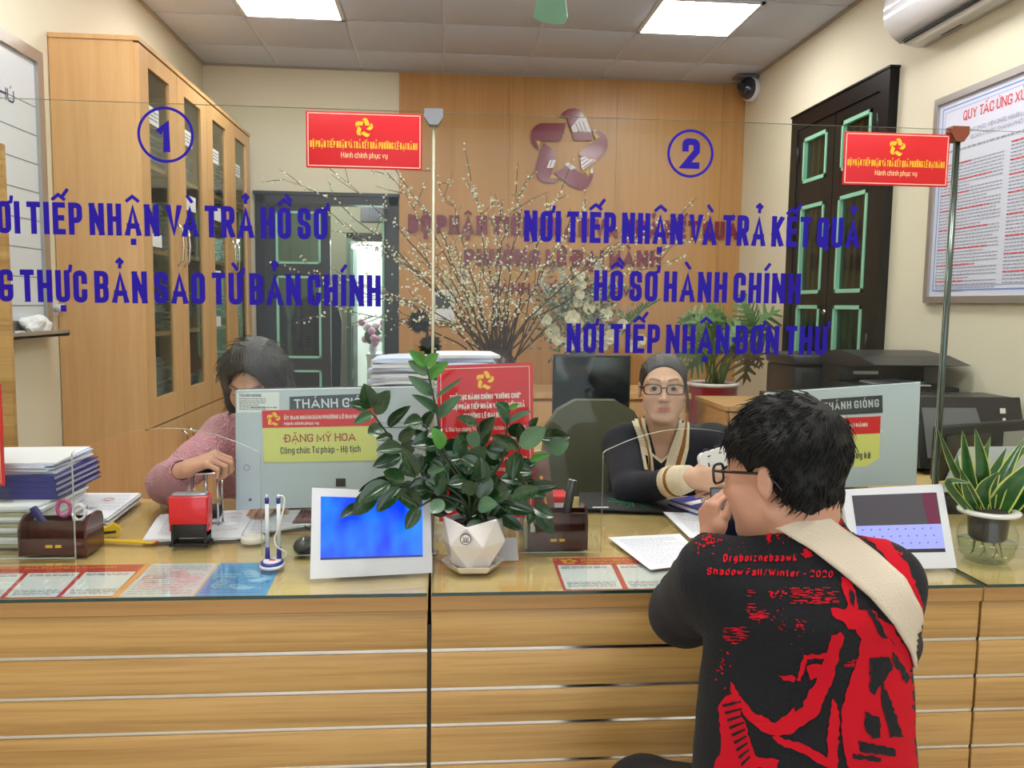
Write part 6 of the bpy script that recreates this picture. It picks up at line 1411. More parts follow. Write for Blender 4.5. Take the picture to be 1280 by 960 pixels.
def aty(px, py, y): return at(px, py, 'Y', y)
# ---------------------------------------------------------------- clerk in the pink sweater
def lower(sk, fx, seat=.47, hx=.10, kl=.42, drop=.0):
    """seated legs: fx horizontal facing"""
    f = Vector(fx).normalized(); r = Vector((f.y, -f.x, 0)); p = Vector(sk['pelvis'])
    for s, q in (('L', -1), ('R', 1)):
        h = p+r*q*hx-Vector((0, 0, .03)); k = sk.get('kn'+s) or h+f*kl+r*q*.03; k = Vector(k); a = Vector((k.x, k.y, .09))-f*.06
        sk['hip'+s] = h; sk['kn'+s] = k; sk['an'+s] = a; sk['toe'+s] = a+f*.16-Vector((0, 0, .045))
def chair_under(name, lab, c, m, back=None):
    t = thing(name, lab, 'chair', (c[0], c[1], 0)); MB().lathe([(0, .385), (.17, .385), (.185, .40), (.185, .425), (.16, .44), (0, .445)], (c[0], c[1], 0)).build('seat', m, t); MB().cyl((c[0], c[1], .08), (c[0], c[1], .385), .024, n=12).build('gas_column', chrome, t)
    for k in range(5): a = R_(72*k+15); e = Vector((c[0]+.24*math.cos(a), c[1]+.24*math.sin(a), .05)); MB().tube([(c[0], c[1], .09), e], .016, 8).ball(e-Z3*.022, .027, 8).build('leg', chrome, t)
    return t
hc = aty(319, 476, 2.60); S1 = dict(pelvis=Vector((hc.x+.02, 2.92, .55)), chest=Vector((hc.x+.015, 2.76, .93)), neck=Vector((hc.x+.005, 2.70, 1.03)))
S1['shL'] = aty(276, 549, 2.70); S1['elL'] = aty(211, 604, 2.47); S1['wrL'] = aty(227, 588, 2.215)
S1['shR'] = Vector((hc.x+.17, 2.72, S1['shL'].z)); S1['elR'] = Vector((hc.x+.24, 2.56, .84)); S1['wrR'] = Vector((hc.x+.10, 2.42, .80)); lower(S1, (0, -1, 0), hx=.09)
F1 = Frame(hc, (-.10, -.80, -.50)); core = body_core(S1, .016); lo, hi = bounds(list(S1.values()), .15); lo[2] = 0
hf = (.86, -.15, .34); hn = (.35, .25, -.85)
def h1(P): return hand_sdf(P, S1['wrL']+Vector((.012, -.006, .004)), hf, hn, False, (.85, 1.25, .7), (.6, .35, .7), .92)
def h1b(P): return hand_sdf(P, S1['wrR'], (-.3, -.95, 0), (0, 0, -1), False, (.3, .3, .2), (.6, .7, .3), .9)
parts = [nets(core, lo, hi, .014), nets(lambda P: head_sdf(F1.loc(P), closed=True), hc-Vector((.13, .15, .21)), hc+Vector((.13, .17, .16)), .0032)]
for fn, w in ((h1, S1['wrL']), (h1b, S1['wrR'])): parts.append(nets(fn, w-Vector((.14, .16, .11)), w+Vector((.16, .11, .11)), .0024))
hcf = head_col('C99A82', 'B0625C', True)
def person(name_label, parts, fr, hc_, origin, skin='C99A82', lip='B0625C', fem=True):
    hcf = head_col(skin, lip, fem); nh = len(parts[0][0]); base = np.array(lin(skin)[:3])
    def col(v):
        c = np.tile(base, (len(v), 1)); near = np.linalg.norm(v-np.array(hc_), axis=1) < .16; c[near] = hcf((v[near]-fr.c) @ fr.M.T.astype(float), v[near]); return c
    o, v, f = mesh_from('person', parts, SKIN, None, col, origin); tag(o, name_label, 'person'); return o
pw1 = person('woman with a dark bob in a pink knitted sweater pressing a stamp', parts, F1, hc, (S1['pelvis'].x, S1['pelvis'].y, 0))
pink = mat('pink_knit', 'D596A0', .9, sheen=.3, bump=((150, 150, 110), .9, 'voronoi'), var=((30, 30, 30), .5, 'C07F8C', 2))
def sweater1(P):
    d = cap(P, S1['pelvis']+Vector((0, -.03, 0)), S1['chest']+Vector((0, 0, -.03)), .135, .150, (1.3, .9, 1)); d = smin(d, cap(P, S1['shL'], S1['shR'], .066, .066), .06); d = smin(d, cap(P, S1['chest'], S1['neck']+Vector((0, .01, -.005)), .09, .058), .05)
    for s in 'LR': d = smin(d, limb(P, [S1['sh'+s], S1['el'+s], S1['wr'+s]], [.064, .058, .034], .02), .03)
    d = d+.0035*noise3(P, 70, 5)
    for s in 'LR':
        w = Vector(S1['wr'+s]); e = Vector(S1['el'+s]); d = wcut(P, d, w, e, -.008)
    d = smax(d, -(cap(P, S1['neck']+Vector((0, -.03, .03)), S1['neck']+Vector((0, -.06, .12)), .058, .075)), .006); return smax(d, P[:, 2]*-1+.56, .01)
lo, hi = bounds([S1[k] for k in ('pelvis', 'chest', 'neck', 'shL', 'shR', 'elL', 'elR', 'wrL', 'wrR')], .19); lo[2] = .54
mesh_from('sweater', [nets(sweater1, lo, hi, .0075)], pink, pw1); trousers(S1, mat('trousers_dark', '23242A', .8), pw1)
hair_b = mat('black_hair', '191412', .42, spec=.6, bump=((240, 60, 30), .5, 'noise'))
def hair1(P):
    p = F1.loc(P); m = p.copy(); m[:, 0] = np.abs(m[:, 0]); d = ell(p, (0, -.014, .042), (.092, .108, .090))
    d = smin(d, cap(m, (.070, .0, .04), (.080, .018, -.085), .030, .024), .04); d = smin(d, cap(m, (.05, -.06, 0), (.055, -.06, -.09), .05, .04), .04)
    face = ell(m, (.0, .118, -.030), (.069, .092, .134)); d = smax(d, -face, .010); d = smax(d, -(cap(p, (0, .03, -.10), (0, 0, -.2), .05, .06)), .02); return d+.0016*noise3(m*V(1, .3, .3), 300, 2)
hv = nets(hair1, hc-Vector((.14, .19, .19)), hc+Vector((.14, .18, .17)), .0035); ho, v, f = mesh_from('hair', [hv], hair_b, pw1); bv = bvh_of(v, f)
up1 = Vector(F1.M[2]); fw1 = Vector(F1.M[1]); rt1 = Vector(F1.M[0]); part1 = F1.w((-.015, .04, .12))
def flow1(p, nn, rr): q = p-part1; s_ = 1 if q.dot(rt1) > 0 else -1; return (rt1*s_*.9-up1*.9+q*2+Vector((rr.gauss(0, .12), rr.gauss(0, .12), rr.gauss(0, .12))))
strands(bv, hc, hc, 900, .055, .002, .0014, 4, lambda p: True, flow1).build('hair_strands', mat('hair_strand', '2A211D', .4, spec=.6), ho)
chair_under('office_stool', 'stool under the clerk in the pink sweater', (S1['pelvis'].x, S1['pelvis'].y+.0), dkgrey)
er_ = F1.w((-.080, .004, -.036)); MB().ball(er_, .006, 10).build('earring', chrome, pw1)
b = MB(); w = S1['wrL']; dr = (w-S1['elL']).normalized(); a_ = dr.orthogonal().normalized(); c_ = dr.cross(a_); b.tube([w+dr*.006+(a_*math.cos(k*.3927)+c_*math.sin(k*.3927))*.0245 for k in range(17)], .0028, 6, False); b.build('bracelet', mat('dark_bracelet', '2A1718', .3), pw1)
# ---------------------------------------------------------------- clerk with glasses and dark V-neck sweater
hc = aty(829, 487, 2.70); S2 = dict(pelvis=Vector((hc.x+.03, 2.98, .55)), chest=Vector((hc.x+.025, 2.83, .87)), neck=Vector((hc.x+.015, 2.76, .985)))
S2['shL'] = aty(778, 556, 2.80); S2['shR'] = aty(893, 553, 2.84); S2['elL'] = aty(790, 614, 2.52)+Vector((0, 0, .0)); S2['wrL'] = aty(859, 598, 2.30); S2['elR'] = aty(940, 624, 2.56); S2['wrR'] = aty(938, 614, 2.31); lower(S2, (0, -1, 0), hx=.09)
to = (CAM-hc).normalized(); F2 = Frame(hc, (to.x*1.0+.03, to.y, to.z-.04), tilt=R_(-1)); core = body_core(S2, .016); lo, hi = bounds(list(S2.values()), .15); lo[2] = 0
def h2(P): return hand_sdf(P, S2['wrL'], (.97, -.18, -.04), (.15, .85, -.35), False, ((.12, .22, .15), (.16, .25, .15), (.22, .3, .2), (.3, .35, .2)), (.55, .80, .25), .93, .3, .35)
def h2b(P): return hand_sdf(P, S2['wrR'], (-.93, -.15, .10), (-.1, .3, -.9), True, (.25, .35, .2), (.6, .6, .2), .9)
def sweater2(P, cut=True):
    d = cap(P, S2['pelvis']+Vector((0, -.03, 0)), S2['chest']+Vector((0, 0, -.03)), .125, .140, (1.28, .9, 1)); d = smin(d, cap(P, S2['shL'], S2['shR'], .062, .062), .06); d = smin(d, cap(P, S2['chest'], S2['neck'], .085, .060), .05)
    for s in 'LR': d = smin(d, limb(P, [S2['sh'+s], S2['el'+s], S2['wr'+s]], [.064, .056, .034], .02), .03)
    d = d+.003*noise3(P, 60, 7)
    for s in 'LR': w = Vector(S2['wr'+s]); e = Vector(S2['el'+s]); d = wcut(P, d, w, e, .001)
    if cut:
        n = np.array(S2['neck'], np.float32); q = P-n; vneck = np.maximum(np.abs(q[:, 0]+.004)-.053-.27*q[:, 2], -q[:, 2]-.15); vneck = np.maximum(vneck, q[:, 1]-.02); d = smax(d, -vneck, .005); d = smax(d, -cap(P, S2['neck']+Vector((0, 0, 0)), S2['neck']+Vector((0, 0, .15)), .054, .056), .005)
    return smax(d, P[:, 2]*-1+.56, .01)
def neck2(P):
    q = P-np.array(S2['neck'], np.float32); ch = np.maximum(sweater2(P, False)+.011, np.sqrt((q*q).sum(-1))-.165)
    return smin(smin(head_sdf(F2.loc(P), neck=False), cap(P, F2.w((0, -.03, -.05)), S2['neck']+Vector((0, .005, -.02)), .047, .055), .025), ch, .03)

parts = [nets(core, lo, hi, .014), nets(neck2, hc-Vector((.15, .16, .30)), hc+Vector((.17, .22, .14)), .0027)]
for fn, w in ((h2, S2['wrL']), (h2b, S2['wrR'])): parts.append(nets(fn, w-Vector((.19, .10, .09)), w+Vector((.20, .10, .12)), .0024))
pw2 = person('woman with rectangular glasses and tied back hair in a navy V-neck sweater behind the counter', parts, F2, hc, (S2['pelvis'].x, S2['pelvis'].y, 0), 'CFA58B', 'B4615C')
eyes(pw2, F2); glasses(pw2, F2, mat('glasses_dark', '1E1614', .25), lw=.0275, lh=.0165, lx=.0365, z0=.003)
def hair2(P):
    p = F2.loc(P); m = p.copy(); m[:, 0] = np.abs(m[:, 0]); d = ell(p, (0, -.014, .041), (.0795, .0975, .0835)); d = smin(d, ell(p, (0, -.115, .0), (.035, .03, .035)), .02)
    line = p[:, 1]*-.77+p[:, 2]*.64+.003+m[:, 0]**2*1.9; return smax(d, -line, .004)+.0006*noise3(m*V(1, .2, .2), 500, 2)
ho, v, f = mesh_from('hair', [nets(hair2, hc-Vector((.11, .14, .12)), hc+Vector((.11, .19, .15)), .003)], mat('dark_brown_hair', '241C19', .38, spec=.6, bump=((260, 40, 40), .5, 'noise')), pw2); bv = bvh_of(v, f)
bun2 = F2.w((0, -.13, .02)); strands(bv, hc, hc, 800, .05, .0006, .0009, 6, lambda p: True, lambda p, nn, rr: bun2-p+Vector((rr.gauss(0, .01), rr.gauss(0, .01), rr.gauss(0, .01)))).build('hair_strands', mat('hair_strand2', '2E2420', .4, spec=.6), ho)
b = MB(); 
for k in range(9): q = random.Random(k); x = q.uniform(-.078, -.070)*1; b.tube([F2.w((x, .022, .02)), F2.w((x-.006, .026, -.03)), F2.w((x-.003+q.uniform(-.004, .004), .022, -.075))], [.0012, .001, .0004], 4, False)
b.build('loose_strands', MATS['hair_strand2'], ho)
navy_k = mat('navy_knit', '0A0C1C', .9, sheen=.05, bump=((220, 220, 220), .3, 'noise'))
cream_k = mat('cream_rib', 'DDD0B4', .85, bump=((260, 260, 30), .5, 'noise')); brown_k = mat('brown_stripe', '8A5A22', .85)
lo, hi = bounds([S2[k] for k in ('pelvis', 'chest', 'neck', 'shL', 'shR', 'elL', 'elR', 'wrL', 'wrR')], .19); lo[2] = .54
so, v, f = mesh_from('sweater', [nets(sweater2, lo, hi, .006)], navy_k, pw2); vf, ff = nets(lambda P: sweater2(P, False), lo, hi, .010); bvf = bvh_of(vf, ff); trousers(S2, MATS['trousers_dark'], pw2)
def rib_band(A, B, n, off, name, m, parent, mm_=4): v2, f2 = band2d(A, B, n, mm_); return project(v2, f2, bvf, off, name, m, parent, True)
LO, LI = [(786, 513), (789, 526), (795, 543), (804, 591)], [(806, 513), (808, 522), (810, 537), (818, 591)]
RO, RI = [(858, 512), (860, 530), (859, 561), (853, 586)], [(849, 515), (846, 530), (841, 548), (828, 591)]
for A, B in ((LO, LI), (RI, RO)):
    cb = rib_band(A, B, 30, .008, 'ribbed_collar', cream_k, pw2)
    def mixl(t): return [tuple(Vector(a).lerp(Vector(b), t)) for a, b in zip(A, B)]
    rib_band(mixl(.52), mixl(.76), 30, .0095, 'brown_stripe', brown_k, cb or pw2, 2)
    v2 = []; f2 = []; a_, _f = band2d(A, B, 34, 1)
    for k in range(34):
        p, q = Vector(a_[2*k]), Vector(a_[2*k+1]); i = len(v2); v2 += [tuple(p), tuple(q), (q.x, q.y+.75), (p.x, p.y+.75)]; f2.append((i, i+1, i+2, i+3))
    project(v2, f2, bvf, .0090, 'rib_line', mat('rib_shadow', 'A3967C', .9), cb or pw2)
inner = mat('inner_top', '16151A', .8)
# dark inner top with cream edging inside the V
v2, f2 = tri2d([(812, 566), (826, 578), (841, 565), (836, 592), (815, 592)], 6); io = project(v2, f2, bvf, .0045, 'inner_top', inner, pw2)
v2, f2 = band2d([(811, 563), (826, 575), (842, 562)], [(811.5, 567), (826, 579), (841, 566)], 12, 1); project(v2, f2, bvf, .0058, 'cream_edging', cream_k, io or pw2)
# ribbed cuffs with a brown stripe
for s in 'LR':
    w = Vector(S2['wr'+s]); e = Vector(S2['el'+s]); dr = (w-e).normalized(); b = MB(); a_ = dr.orthogonal().normalized(); c_ = dr.cross(a_); prof = [(-.085, .030), (-.080, .0475), (-.055, .0455), (-.042, .0445), (-.012, .0405), (.010, .037), (.010, .022)]; vs = []; N = 48
    for t_, r in prof:
        for j in range(N): rr_ = r*(1+.02*(j % 2)); vs.append(w+dr*t_+(a_*math.cos(2*math.pi*j/N)+c_*math.sin(2*math.pi*j/N))*rr_)
    fs = [(i*N+j, i*N+(j+1) % N, (i+1)*N+(j+1) % N, (i+1)*N+j) for i in range(len(prof)-1) for j in range(N)]; b.add(vs, fs, True); b.mi = [1 if 2*N <= i < 3*N else 0 for i in range(len(fs))]; b.build('ribbed_cuff', [cream_k, brown_k], pw2)
# white rounded gadget held between thumb and fingers
gz = S2['wrL'].y+.03; c = aty(896, 583, 2.325); T = Matrix.Translation(c) @ Matrix.Rotation(R_(-14), 4, 'Y') @ Matrix.Rotation(R_(12), 4, 'Z')
t = thing('notepad', 'white rounded gadget with two black rings held by the clerk with glasses', 'gadget', c); b = MB(T); pts = []
for cx, cz in ((.036, .034), (-.036, .034), (-.036, -.034), (.036, -.034)):
    for k in range(6): a = math.atan2(cz, cx); a0 = {(1, 1): 0, (-1, 1): 90, (-1, -1): 180, (1, -1): 270}[(1 if cx > 0 else -1, 1 if cz > 0 else -1)]; a = R_(a0+18*k); pts.append((cx+.017*math.cos(a), cz+.017*math.sin(a)))
b.prism(pts, 'Y', -.008, .008, True); b.build('body', mat('gadget_white', 'E9EBEF', .3, coat=.4), t)
for x in (-.022, .016): MB(T).tube([Vector((x+.010*math.cos(a*.4), -.009+.012*math.sin(a*.4)*.6+.009, .048+.010*math.sin(a*.4))) for a in range(17)], .0022, 8, False).build('ring', black, t)
b = MB(T); b.box((-.030, -.0085, .005), (-.026, -.008, .020)).box((.012, -.0085, -.018), (.030, -.008, -.004)); b.build('mark', black_print, t)
# ---------------------------------------------------------------- young man seated at the counter, seen from behind
hc = aty(979, 596, 1.31); S3 = dict(pelvis=Vector((aty(1003, 960, 1.27).x, 1.24, .56)), chest=aty(1006, 775, 1.29), neck=aty(1004, 672, 1.285))
S3['shL'] = aty(897, 722, 1.31); S3['shR'] = aty(1100, 730, 1.29); S3['elL'] = aty(852, 766, 1.50); S3['wrL'] = aty(889, 688, 1.68); S3['elR'] = aty(1105, 800, 1.50); S3['wrR'] = aty(985, 700, 1.66); S3['knL'] = aty(803, 1000, 1.44); lower(S3, (-.15, 1, 0), hx=.095, kl=.38)
F3 = Frame(hc, (-math.sin(R_(42)), math.cos(R_(42)), -.13), tilt=R_(-3)); core = body_core(S3, .03); lo, hi = bounds(list(S3.values()), .15); lo[2] = 0
def h3(P): return hand_sdf(P, S3['wrL']+Vector((.003, .012, .012)), (.02, .30, .95), (1, .25, 0), True, (.9, .9, .5), (.85, .45, .2), .9, 1, .3)
def h3b(P): return hand_sdf(P, S3['wrR'], (-.5, .8, .2), (0, 0, -1), False, (.5, .6, .4), (.6, .6, .3), .98)
neck3 = lambda P: smin(head_sdf(F3.loc(P), neck=False), cap(P, F3.w((0, -.035, -.045)), S3['neck']+Vector((0, .0, -.03)), .053, .060), .025)
parts = [nets(core, lo, hi, .014), nets(neck3, hc-Vector((.15, .18, .22)), hc+Vector((.17, .17, .16)), .0030)]
for fn, w in ((h3, S3['wrL']), (h3b, S3['wrR'])): parts.append(nets(fn, w-Vector((.13, .11, .09)), w+Vector((.15, .16, .20)), .0026))
pm3 = person('young man with short black hair in a black and red hoodie, seen from behind', parts, F3, hc, (S3['pelvis'].x, S3['pelvis'].y, 0), 'C29078', 'A9605A', False)
glasses(pm3, F3, mat('glasses_black', '101012', .2), y0=.106, tubr=.0023); eyes(pm3, F3)
def hair3(P):
    p = F3.loc(P); m = p.copy(); m[:, 0] = np.abs(m[:, 0]); d = ell(p, (0, -.010, .050), (.0880, .099, .089)); d = smin(d, ell(p, (0, -.046, -.012), (.068, .044, .069)), .03)
    line = p[:, 1]*-.75+p[:, 2]*.66+.014; d = smax(d, -line, .008); ear = ell(m, (.085, .006, -.022), (.03, .030, .045)); d = smax(d, -ear, .008); d = smax(d, -(p[:, 2]+.072+.15*(p[:, 1]+.06)), .012)
    return d+.004*noise3(p, 90, 2)+.0015*noise3(p, 260, 4)
ho, v, f = mesh_from('hair', [nets(hair3, hc-Vector((.15, .17, .14)), hc+Vector((.15, .17, .18)), .0035)], mat('jet_hair', '0A0909', .6, spec=.35, bump=((200, 200, 60), .5, 'noise')), pm3); bv = bvh_of(v, f); crown = F3.w((.0, -.075, .115)); dn = -Vector(F3.M[2]); fw3 = Vector(F3.M[1])
def reg3(p): q = F3.loc(np.array([p], np.float32))[0]; return q[2] > -.03 and not (q[1] > -.03 and q[2] < .05)
def flow3(p, nn, rr): q = p-crown; return q.normalized()*.7+dn*.35+fw3*.35+Vector((rr.gauss(0, .28), rr.gauss(0, .28), rr.gauss(0, .28)))
strands(bv, hc, hc, 4200, .034, .0045, .0012, 9, reg3, flow3).build('hair_strands', mat('jet_strand', '0D0B0B', .55, spec=.35), ho)
strands(bv, hc, hc, 900, .018, .002, .0012, 10, lambda p: F3.loc(np.array([p], np.float32))[0][2] <= -.03, lambda p, nn, rr: dn+Vector((rr.gauss(0, .2), rr.gauss(0, .2), rr.gauss(0, .2)))).build('hair_strands', MATS['jet_strand'], ho)
hood = mat('black_fleece', '0A0B12', .95, sheen=.03, bump=((160, 160, 160), .25, 'noise'))
def hoodie(P):
    a = aty(1008, 790, 1.29); b_ = aty(1004, 985, 1.27); d = cap(P, a, b_, .170, .190, (1, .68, 1)); d = smin(d, cap(P, S3['shL'], S3['shR'], .062, .062, (1, 1.15, 1)), .06); d = smin(d, cap(P, aty(1000, 745, 1.29), aty(1004, 664, 1.285), .115, .058), .05)
    # left sleeve is bulky and creased at the elbow
    arm = limb(P, [S3['shL'], S3['elL'], S3['wrL']], [.070, .062, .046], .015); arm = smin(arm, ell(P, S3['elL']+Vector((-.0, -.02, .012)), (.060, .07, .058)), .02)
    w, e = S3['wrL'], S3['elL']; dr = np.array((w-e).normalized(), np.float32); t = (P-np.array(e, np.float32)) @ dr; arm = arm+.0045*np.sin(t*95+2*noise3(P, 20, 3))*np.clip(t/.05, 0, 1)*np.clip((.22-t)/.05, 0, 1)
    d = smin(d, arm, .022); d = smin(d, limb(P, [S3['shR'], S3['elR'], S3['wrR']], [.068, .062, .045], .015), .025); d = d+.0035*noise3(P, 32, 11)+.0012*noise3(P, 90, 12)
    for s in 'LR': w = Vector(S3['wr'+s]); e = Vector(S3['el'+s]); d = wcut(P, d, w, e, -.004)
    d = smax(d, -cap(P, S3['neck']+Vector((-.004, .030, .050)), hc+Vector((0, .02, 0)), .050, .070), .006); return smax(d, P[:, 2]*-1+.52, .01)
lo, hi = bounds([S3[k] for k in ('pelvis', 'chest', 'neck', 'shL', 'shR', 'elL', 'elR', 'wrL', 'wrR')], .21); lo[2] = .5
so, v, f = mesh_from('hoodie', [nets(hoodie, lo, hi, .0062)], hood, pm3); bv3 = bvh_of(v, f)
# ribbed collar
b = MB(); nk = S3['neck']; pts = [nk+Vector((.072*math.cos(a*.2618), .060*math.sin(a*.2618), .010*math.sin(a*.2618))) for a in range(25)]; pass
trousers(S3, mat('trousers_black', '121214', .85), pm3, .006)
chair_under('counter_stool', 'black round stool under the young man at the counter', (S3['pelvis'].x, S3['pelvis'].y), black)
red_ink = mat('red_ink', 'C00F22', .85, spec=.2)
K = 420/1186
def cp_(pts): return [(760+x*K, 620+y*K) for x, y in pts]
def prt(pts, off=.0016, m=None, nm='red_print', mx=9): v2, f2 = tri2d(cp_(pts), mx); return project(v2, f2, bv3, off, nm, m or red_ink, so)
REDS = [
 [(820,285),(850,300),(872,335),(880,400),(940,405),(948,432),(975,470),(1005,520),(1050,600),(1085,690),(1080,830),(1100,890),(1108,960),(850,960),(832,900),(820,810),(824,745),(850,665),(880,570),(893,505),(872,470),(845,468),(832,445),(790,420),(785,395),(832,402),(846,380),(826,330)],
 [(432,640),(450,680),(505,755),(590,800),(640,762),(690,722),(735,650),(765,560),(788,490),(818,478),(832,500),(812,560),(795,640),(765,705),(745,765),(700,800),(655,835),(600,848),(540,828),(480,772),(440,700)],
 [(578,848),(640,858),(700,880),(780,925),(805,960),(740,942),(680,905),(600,872)], [(665,650),(690,558),(788,555),(790,572),(702,574),(680,652)], [(598,632),(650,630),(664,642),(655,656),(620,650)],
 [(392,740),(420,705),(455,698),(470,760),(500,850),(520,915),(605,932),(596,960),(375,960),(400,900)], [(700,600),(735,590),(760,600),(745,640),(715,650)], [(770,860),(790,700),(815,760),(810,960),(775,960)],
 [(802,92),(850,58),(905,90),(1000,170),(1060,250),(1108,380),(1108,410),(1080,375),(1040,290),(1000,240),(930,165)], [(945,430),(1000,510),(1060,620),(1092,715),(1096,650),(1060,560),(1000,455)],
 [(440,72),(470,55),(520,62),(545,90),(520,100),(470,92)], [(560,100),(580,130),(572,168),(562,140)], [(690,185),(712,195),(705,215),(690,205)]]
def rough(p, seed):
    q = random.Random(seed); out = []
    for (x0, y0), (x1, y1) in zip(p, p[1:]+p[:1]):
        n = max(1, int(math.hypot(x1-x0, y1-y0)/13)); nx, ny = (y1-y0)/max(1, math.hypot(x1-x0, y1-y0)), (x0-x1)/max(1, math.hypot(x1-x0, y1-y0))
        for k in range(n): j = q.uniform(-4.5, 4.5) if k else 0; out.append((x0+(x1-x0)*k/n+nx*j, y0+(y1-y0)*k/n+ny*j))
    return out
for i, p in enumerate(REDS): prt(rough(p, i))
BL = [[(920,570),(990,565),(1000,612),(965,660),(938,702),(922,690)], [(878,860),(1010,892),(1010,918),(884,898)], [(962,650),(985,700),(1040,850),(990,852),(962,720)], [(1000,545),(1062,640),(1050,662),(1000,580)], [(902,760),(955,780),(958,850),(930,855),(905,820)],
      [(905,395),(925,395),(985,500),(965,500)], [(850,330),(868,350),(866,392),(852,375)], [(860,905),(960,922),(960,935),(862,925)], [(850,140),(900,100),(915,112),(862,152)], [(880,170),(960,200),(1010,270),(1075,370),(1060,375),(990,290),(930,215)],
      [(640,700),(670,690),(690,740),(660,760)]]+[[(405+8*k, 735+26*k), (470+4*k, 722+24*k), (472+4*k, 728+24*k), (410+8*k, 745+26*k)] for k in range(9)]
for i, p in enumerate(BL): prt(rough(p, 50+i) if i < 12 else p, .0026, hood, 'black_relief')
rr = random.Random(31); v2 = []; f2 = []
def speck(x, y, w, h_):
    i = len(v2); pts = [(x-w, y+rr.uniform(-h_, h_)*.5), (x+rr.uniform(-w, w)*.3, y-h_), (x+w, y+rr.uniform(-h_, h_)*.5), (x+rr.uniform(-w, w)*.3, y+h_)]; v2.extend(cp_(pts)); f2.append((i, i+1, i+2, i+3))
for cx, cy, sx, sy, n, w in ((480, 85, 45, 25, 60, 7), (600, 130, 40, 30, 14, 7), (348, 160, 26, 34, 46, 6), (570, 135, 10, 35, 14, 6), (705, 200, 20, 20, 10, 8), (600, 345, 30, 12, 14, 8), (680, 460, 16, 20, 14, 6), (430, 160, 60, 40, 10, 3), (1020, 220, 40, 60, 30, 7), (700, 520, 60, 40, 8, 4), (610, 430, 20, 70, 20, 4), (410, 600, 15, 50, 18, 6), (540, 420, 30, 20, 16, 6)):
    for _ in range(n): speck(rr.gauss(cx, sx*.6), rr.gauss(cy, sy*.6), w*rr.uniform(.3, 1), w*rr.uniform(.3, 1)*.8)
for x0, x1, y0, y1, n in ((640, 795, 320, 378, 70), (485, 550, 400, 435, 24), (405, 490, 460, 520, 40), (1000, 1050, 520, 640, 30), (480, 500, 320, 400, 10), (830, 870, 570, 600, 12), (800, 900, 90, 190, 20)):
    for _ in range(n): x = rr.uniform(x0, x1); y = rr.uniform(y0, y1); i = len(v2); w = rr.uniform(8, 28); v2.extend(cp_([(x, y), (x+w, y+1), (x+w, y+3.5), (x, y+2.5)])); f2.append((i, i+1, i+2, i+3))
project(v2, f2, bv3, .0018, 'red_speckle', red_ink, so)['kind'] = 'stuff'
for s_, a, b_, h_ in (('Drgboiznebaawk', (405, 236), (668, 233), 30), ('Shadow Fall/Winter - 2020', (350, 279), (793, 290), 27)):
    tb = MB(); A, B = [Vector(q) for q in cp_([a, b_])]; xd = (B-A); text(tb, s_, (0, 0, 0), X3, Y3, xd.length, h_*K, .25, 0, gap=.12, nib=R_(48)); ux = xd.normalized(); uy = Vector((ux.y, -ux.x))
    uy = Vector((0, -1)); project([tuple(A+ux*p.x+uy*p.y) for p in tb.v], tb.f, bv3, .0022, 'blackletter_lettering', red_ink, so)
SL = [(538, 92), (560, 100), (620, 128), (720, 195), (820, 275), (920, 362), (1000, 452), (1056, 545), (1080, 640)]
SR = [(640, 42), (690, 48), (760, 72), (850, 142), (950, 215), (1040, 292), (1096, 400), (1100, 480), (1096, 600)]
strap_m = mat('canvas_strap', 'D3C5B2', .85, bump=((300, 300, 300), .3, 'noise'))
v2, f2 = band2d(cp_(SL), cp_(SR), 46, 8); sp = project(v2, f2, bv3, .006, 'bag_strap', strap_m, so, True)
sp.parent = pm3
m = sp.modifiers.new('thickness', 'SOLIDIFY'); m.thickness = .004; m.offset = 0
# phone in the left hand
c = aty(909, 640, 1.735); T = Matrix.Translation(c) @ Matrix.Rotation(R_(-6), 4, 'Y') @ Matrix.Rotation(R_(-18), 4, 'Z') @ Matrix.Rotation(R_(-14), 4, 'X')
t = thing('phone', 'dark smartphone held up in the young man\'s left hand', 'phone', c); MB(T).box((-.034, -.004, -.07), (.034, .004, .055), .003).build('case', black, t); MB(T).box((-.031, -.0052, -.066), (.031, -.0042, .051)).build('screen', mat('phone_screen', '171A34', .08, coat=1), t)
# ================================================================ glossy potted plant in the middle of the counter
PY = 1.86; a = aty(591, 716, PY); PX = a.x
pt_ = thing('potted_plant', 'glossy dark green plant in a white faceted pot in the middle of the counter', 'plant', (PX, PY, ZT))
ceram = mat('white_ceramic', 'E6E0DC', .12, coat=.6)
def faceted(rings, name, m, c, cap_=True):
    """rings of (radius, z, twist); alternate rings make triangular facets"""
    N = 6; b = MB(); vs = []
    for r, z, tw, am in rings:
        for k in range(N): an = 2*math.pi*(k+tw)/N; vs.append((c[0]+r*math.cos(an), c[1]+r*math.sin(an), c[2]+z+am*(k % 2)))
    fs = []
    for i in range(len(rings)-1):
        a_, b_ = rings[i], rings[i+1]; dl = b_[2]-a_[2]
        for k in range(N):
            j = (k+1) % N; A, B, C, D = i*N+k, i*N+j, (i+1)*N+k, (i+1)*N+j
            if abs(dl) < .01: fs.append((A, B, D, C))
            elif dl > 0: fs += [(A, B, C), (B, D, C)]
            else: fs += [(A, D, C), (A, B, D)]
    if cap_: fs.append(tuple(reversed(range(N))))
    b.add(vs, fs); o = b.build(name, m, pt_); md = o.modifiers.new('soft', 'BEVEL'); md.width = .003; md.segments = 2; md.limit_method = 'ANGLE'; md.angle_limit = R_(12); return o
faceted([(.054, .004, 0, 0), (.060, .002, 0, 0), (.074, .019, 0, 0), (.0715, .019, 0, 0), (.056, .007, 0, 0)], 'saucer', ceram, (PX, PY, ZT))
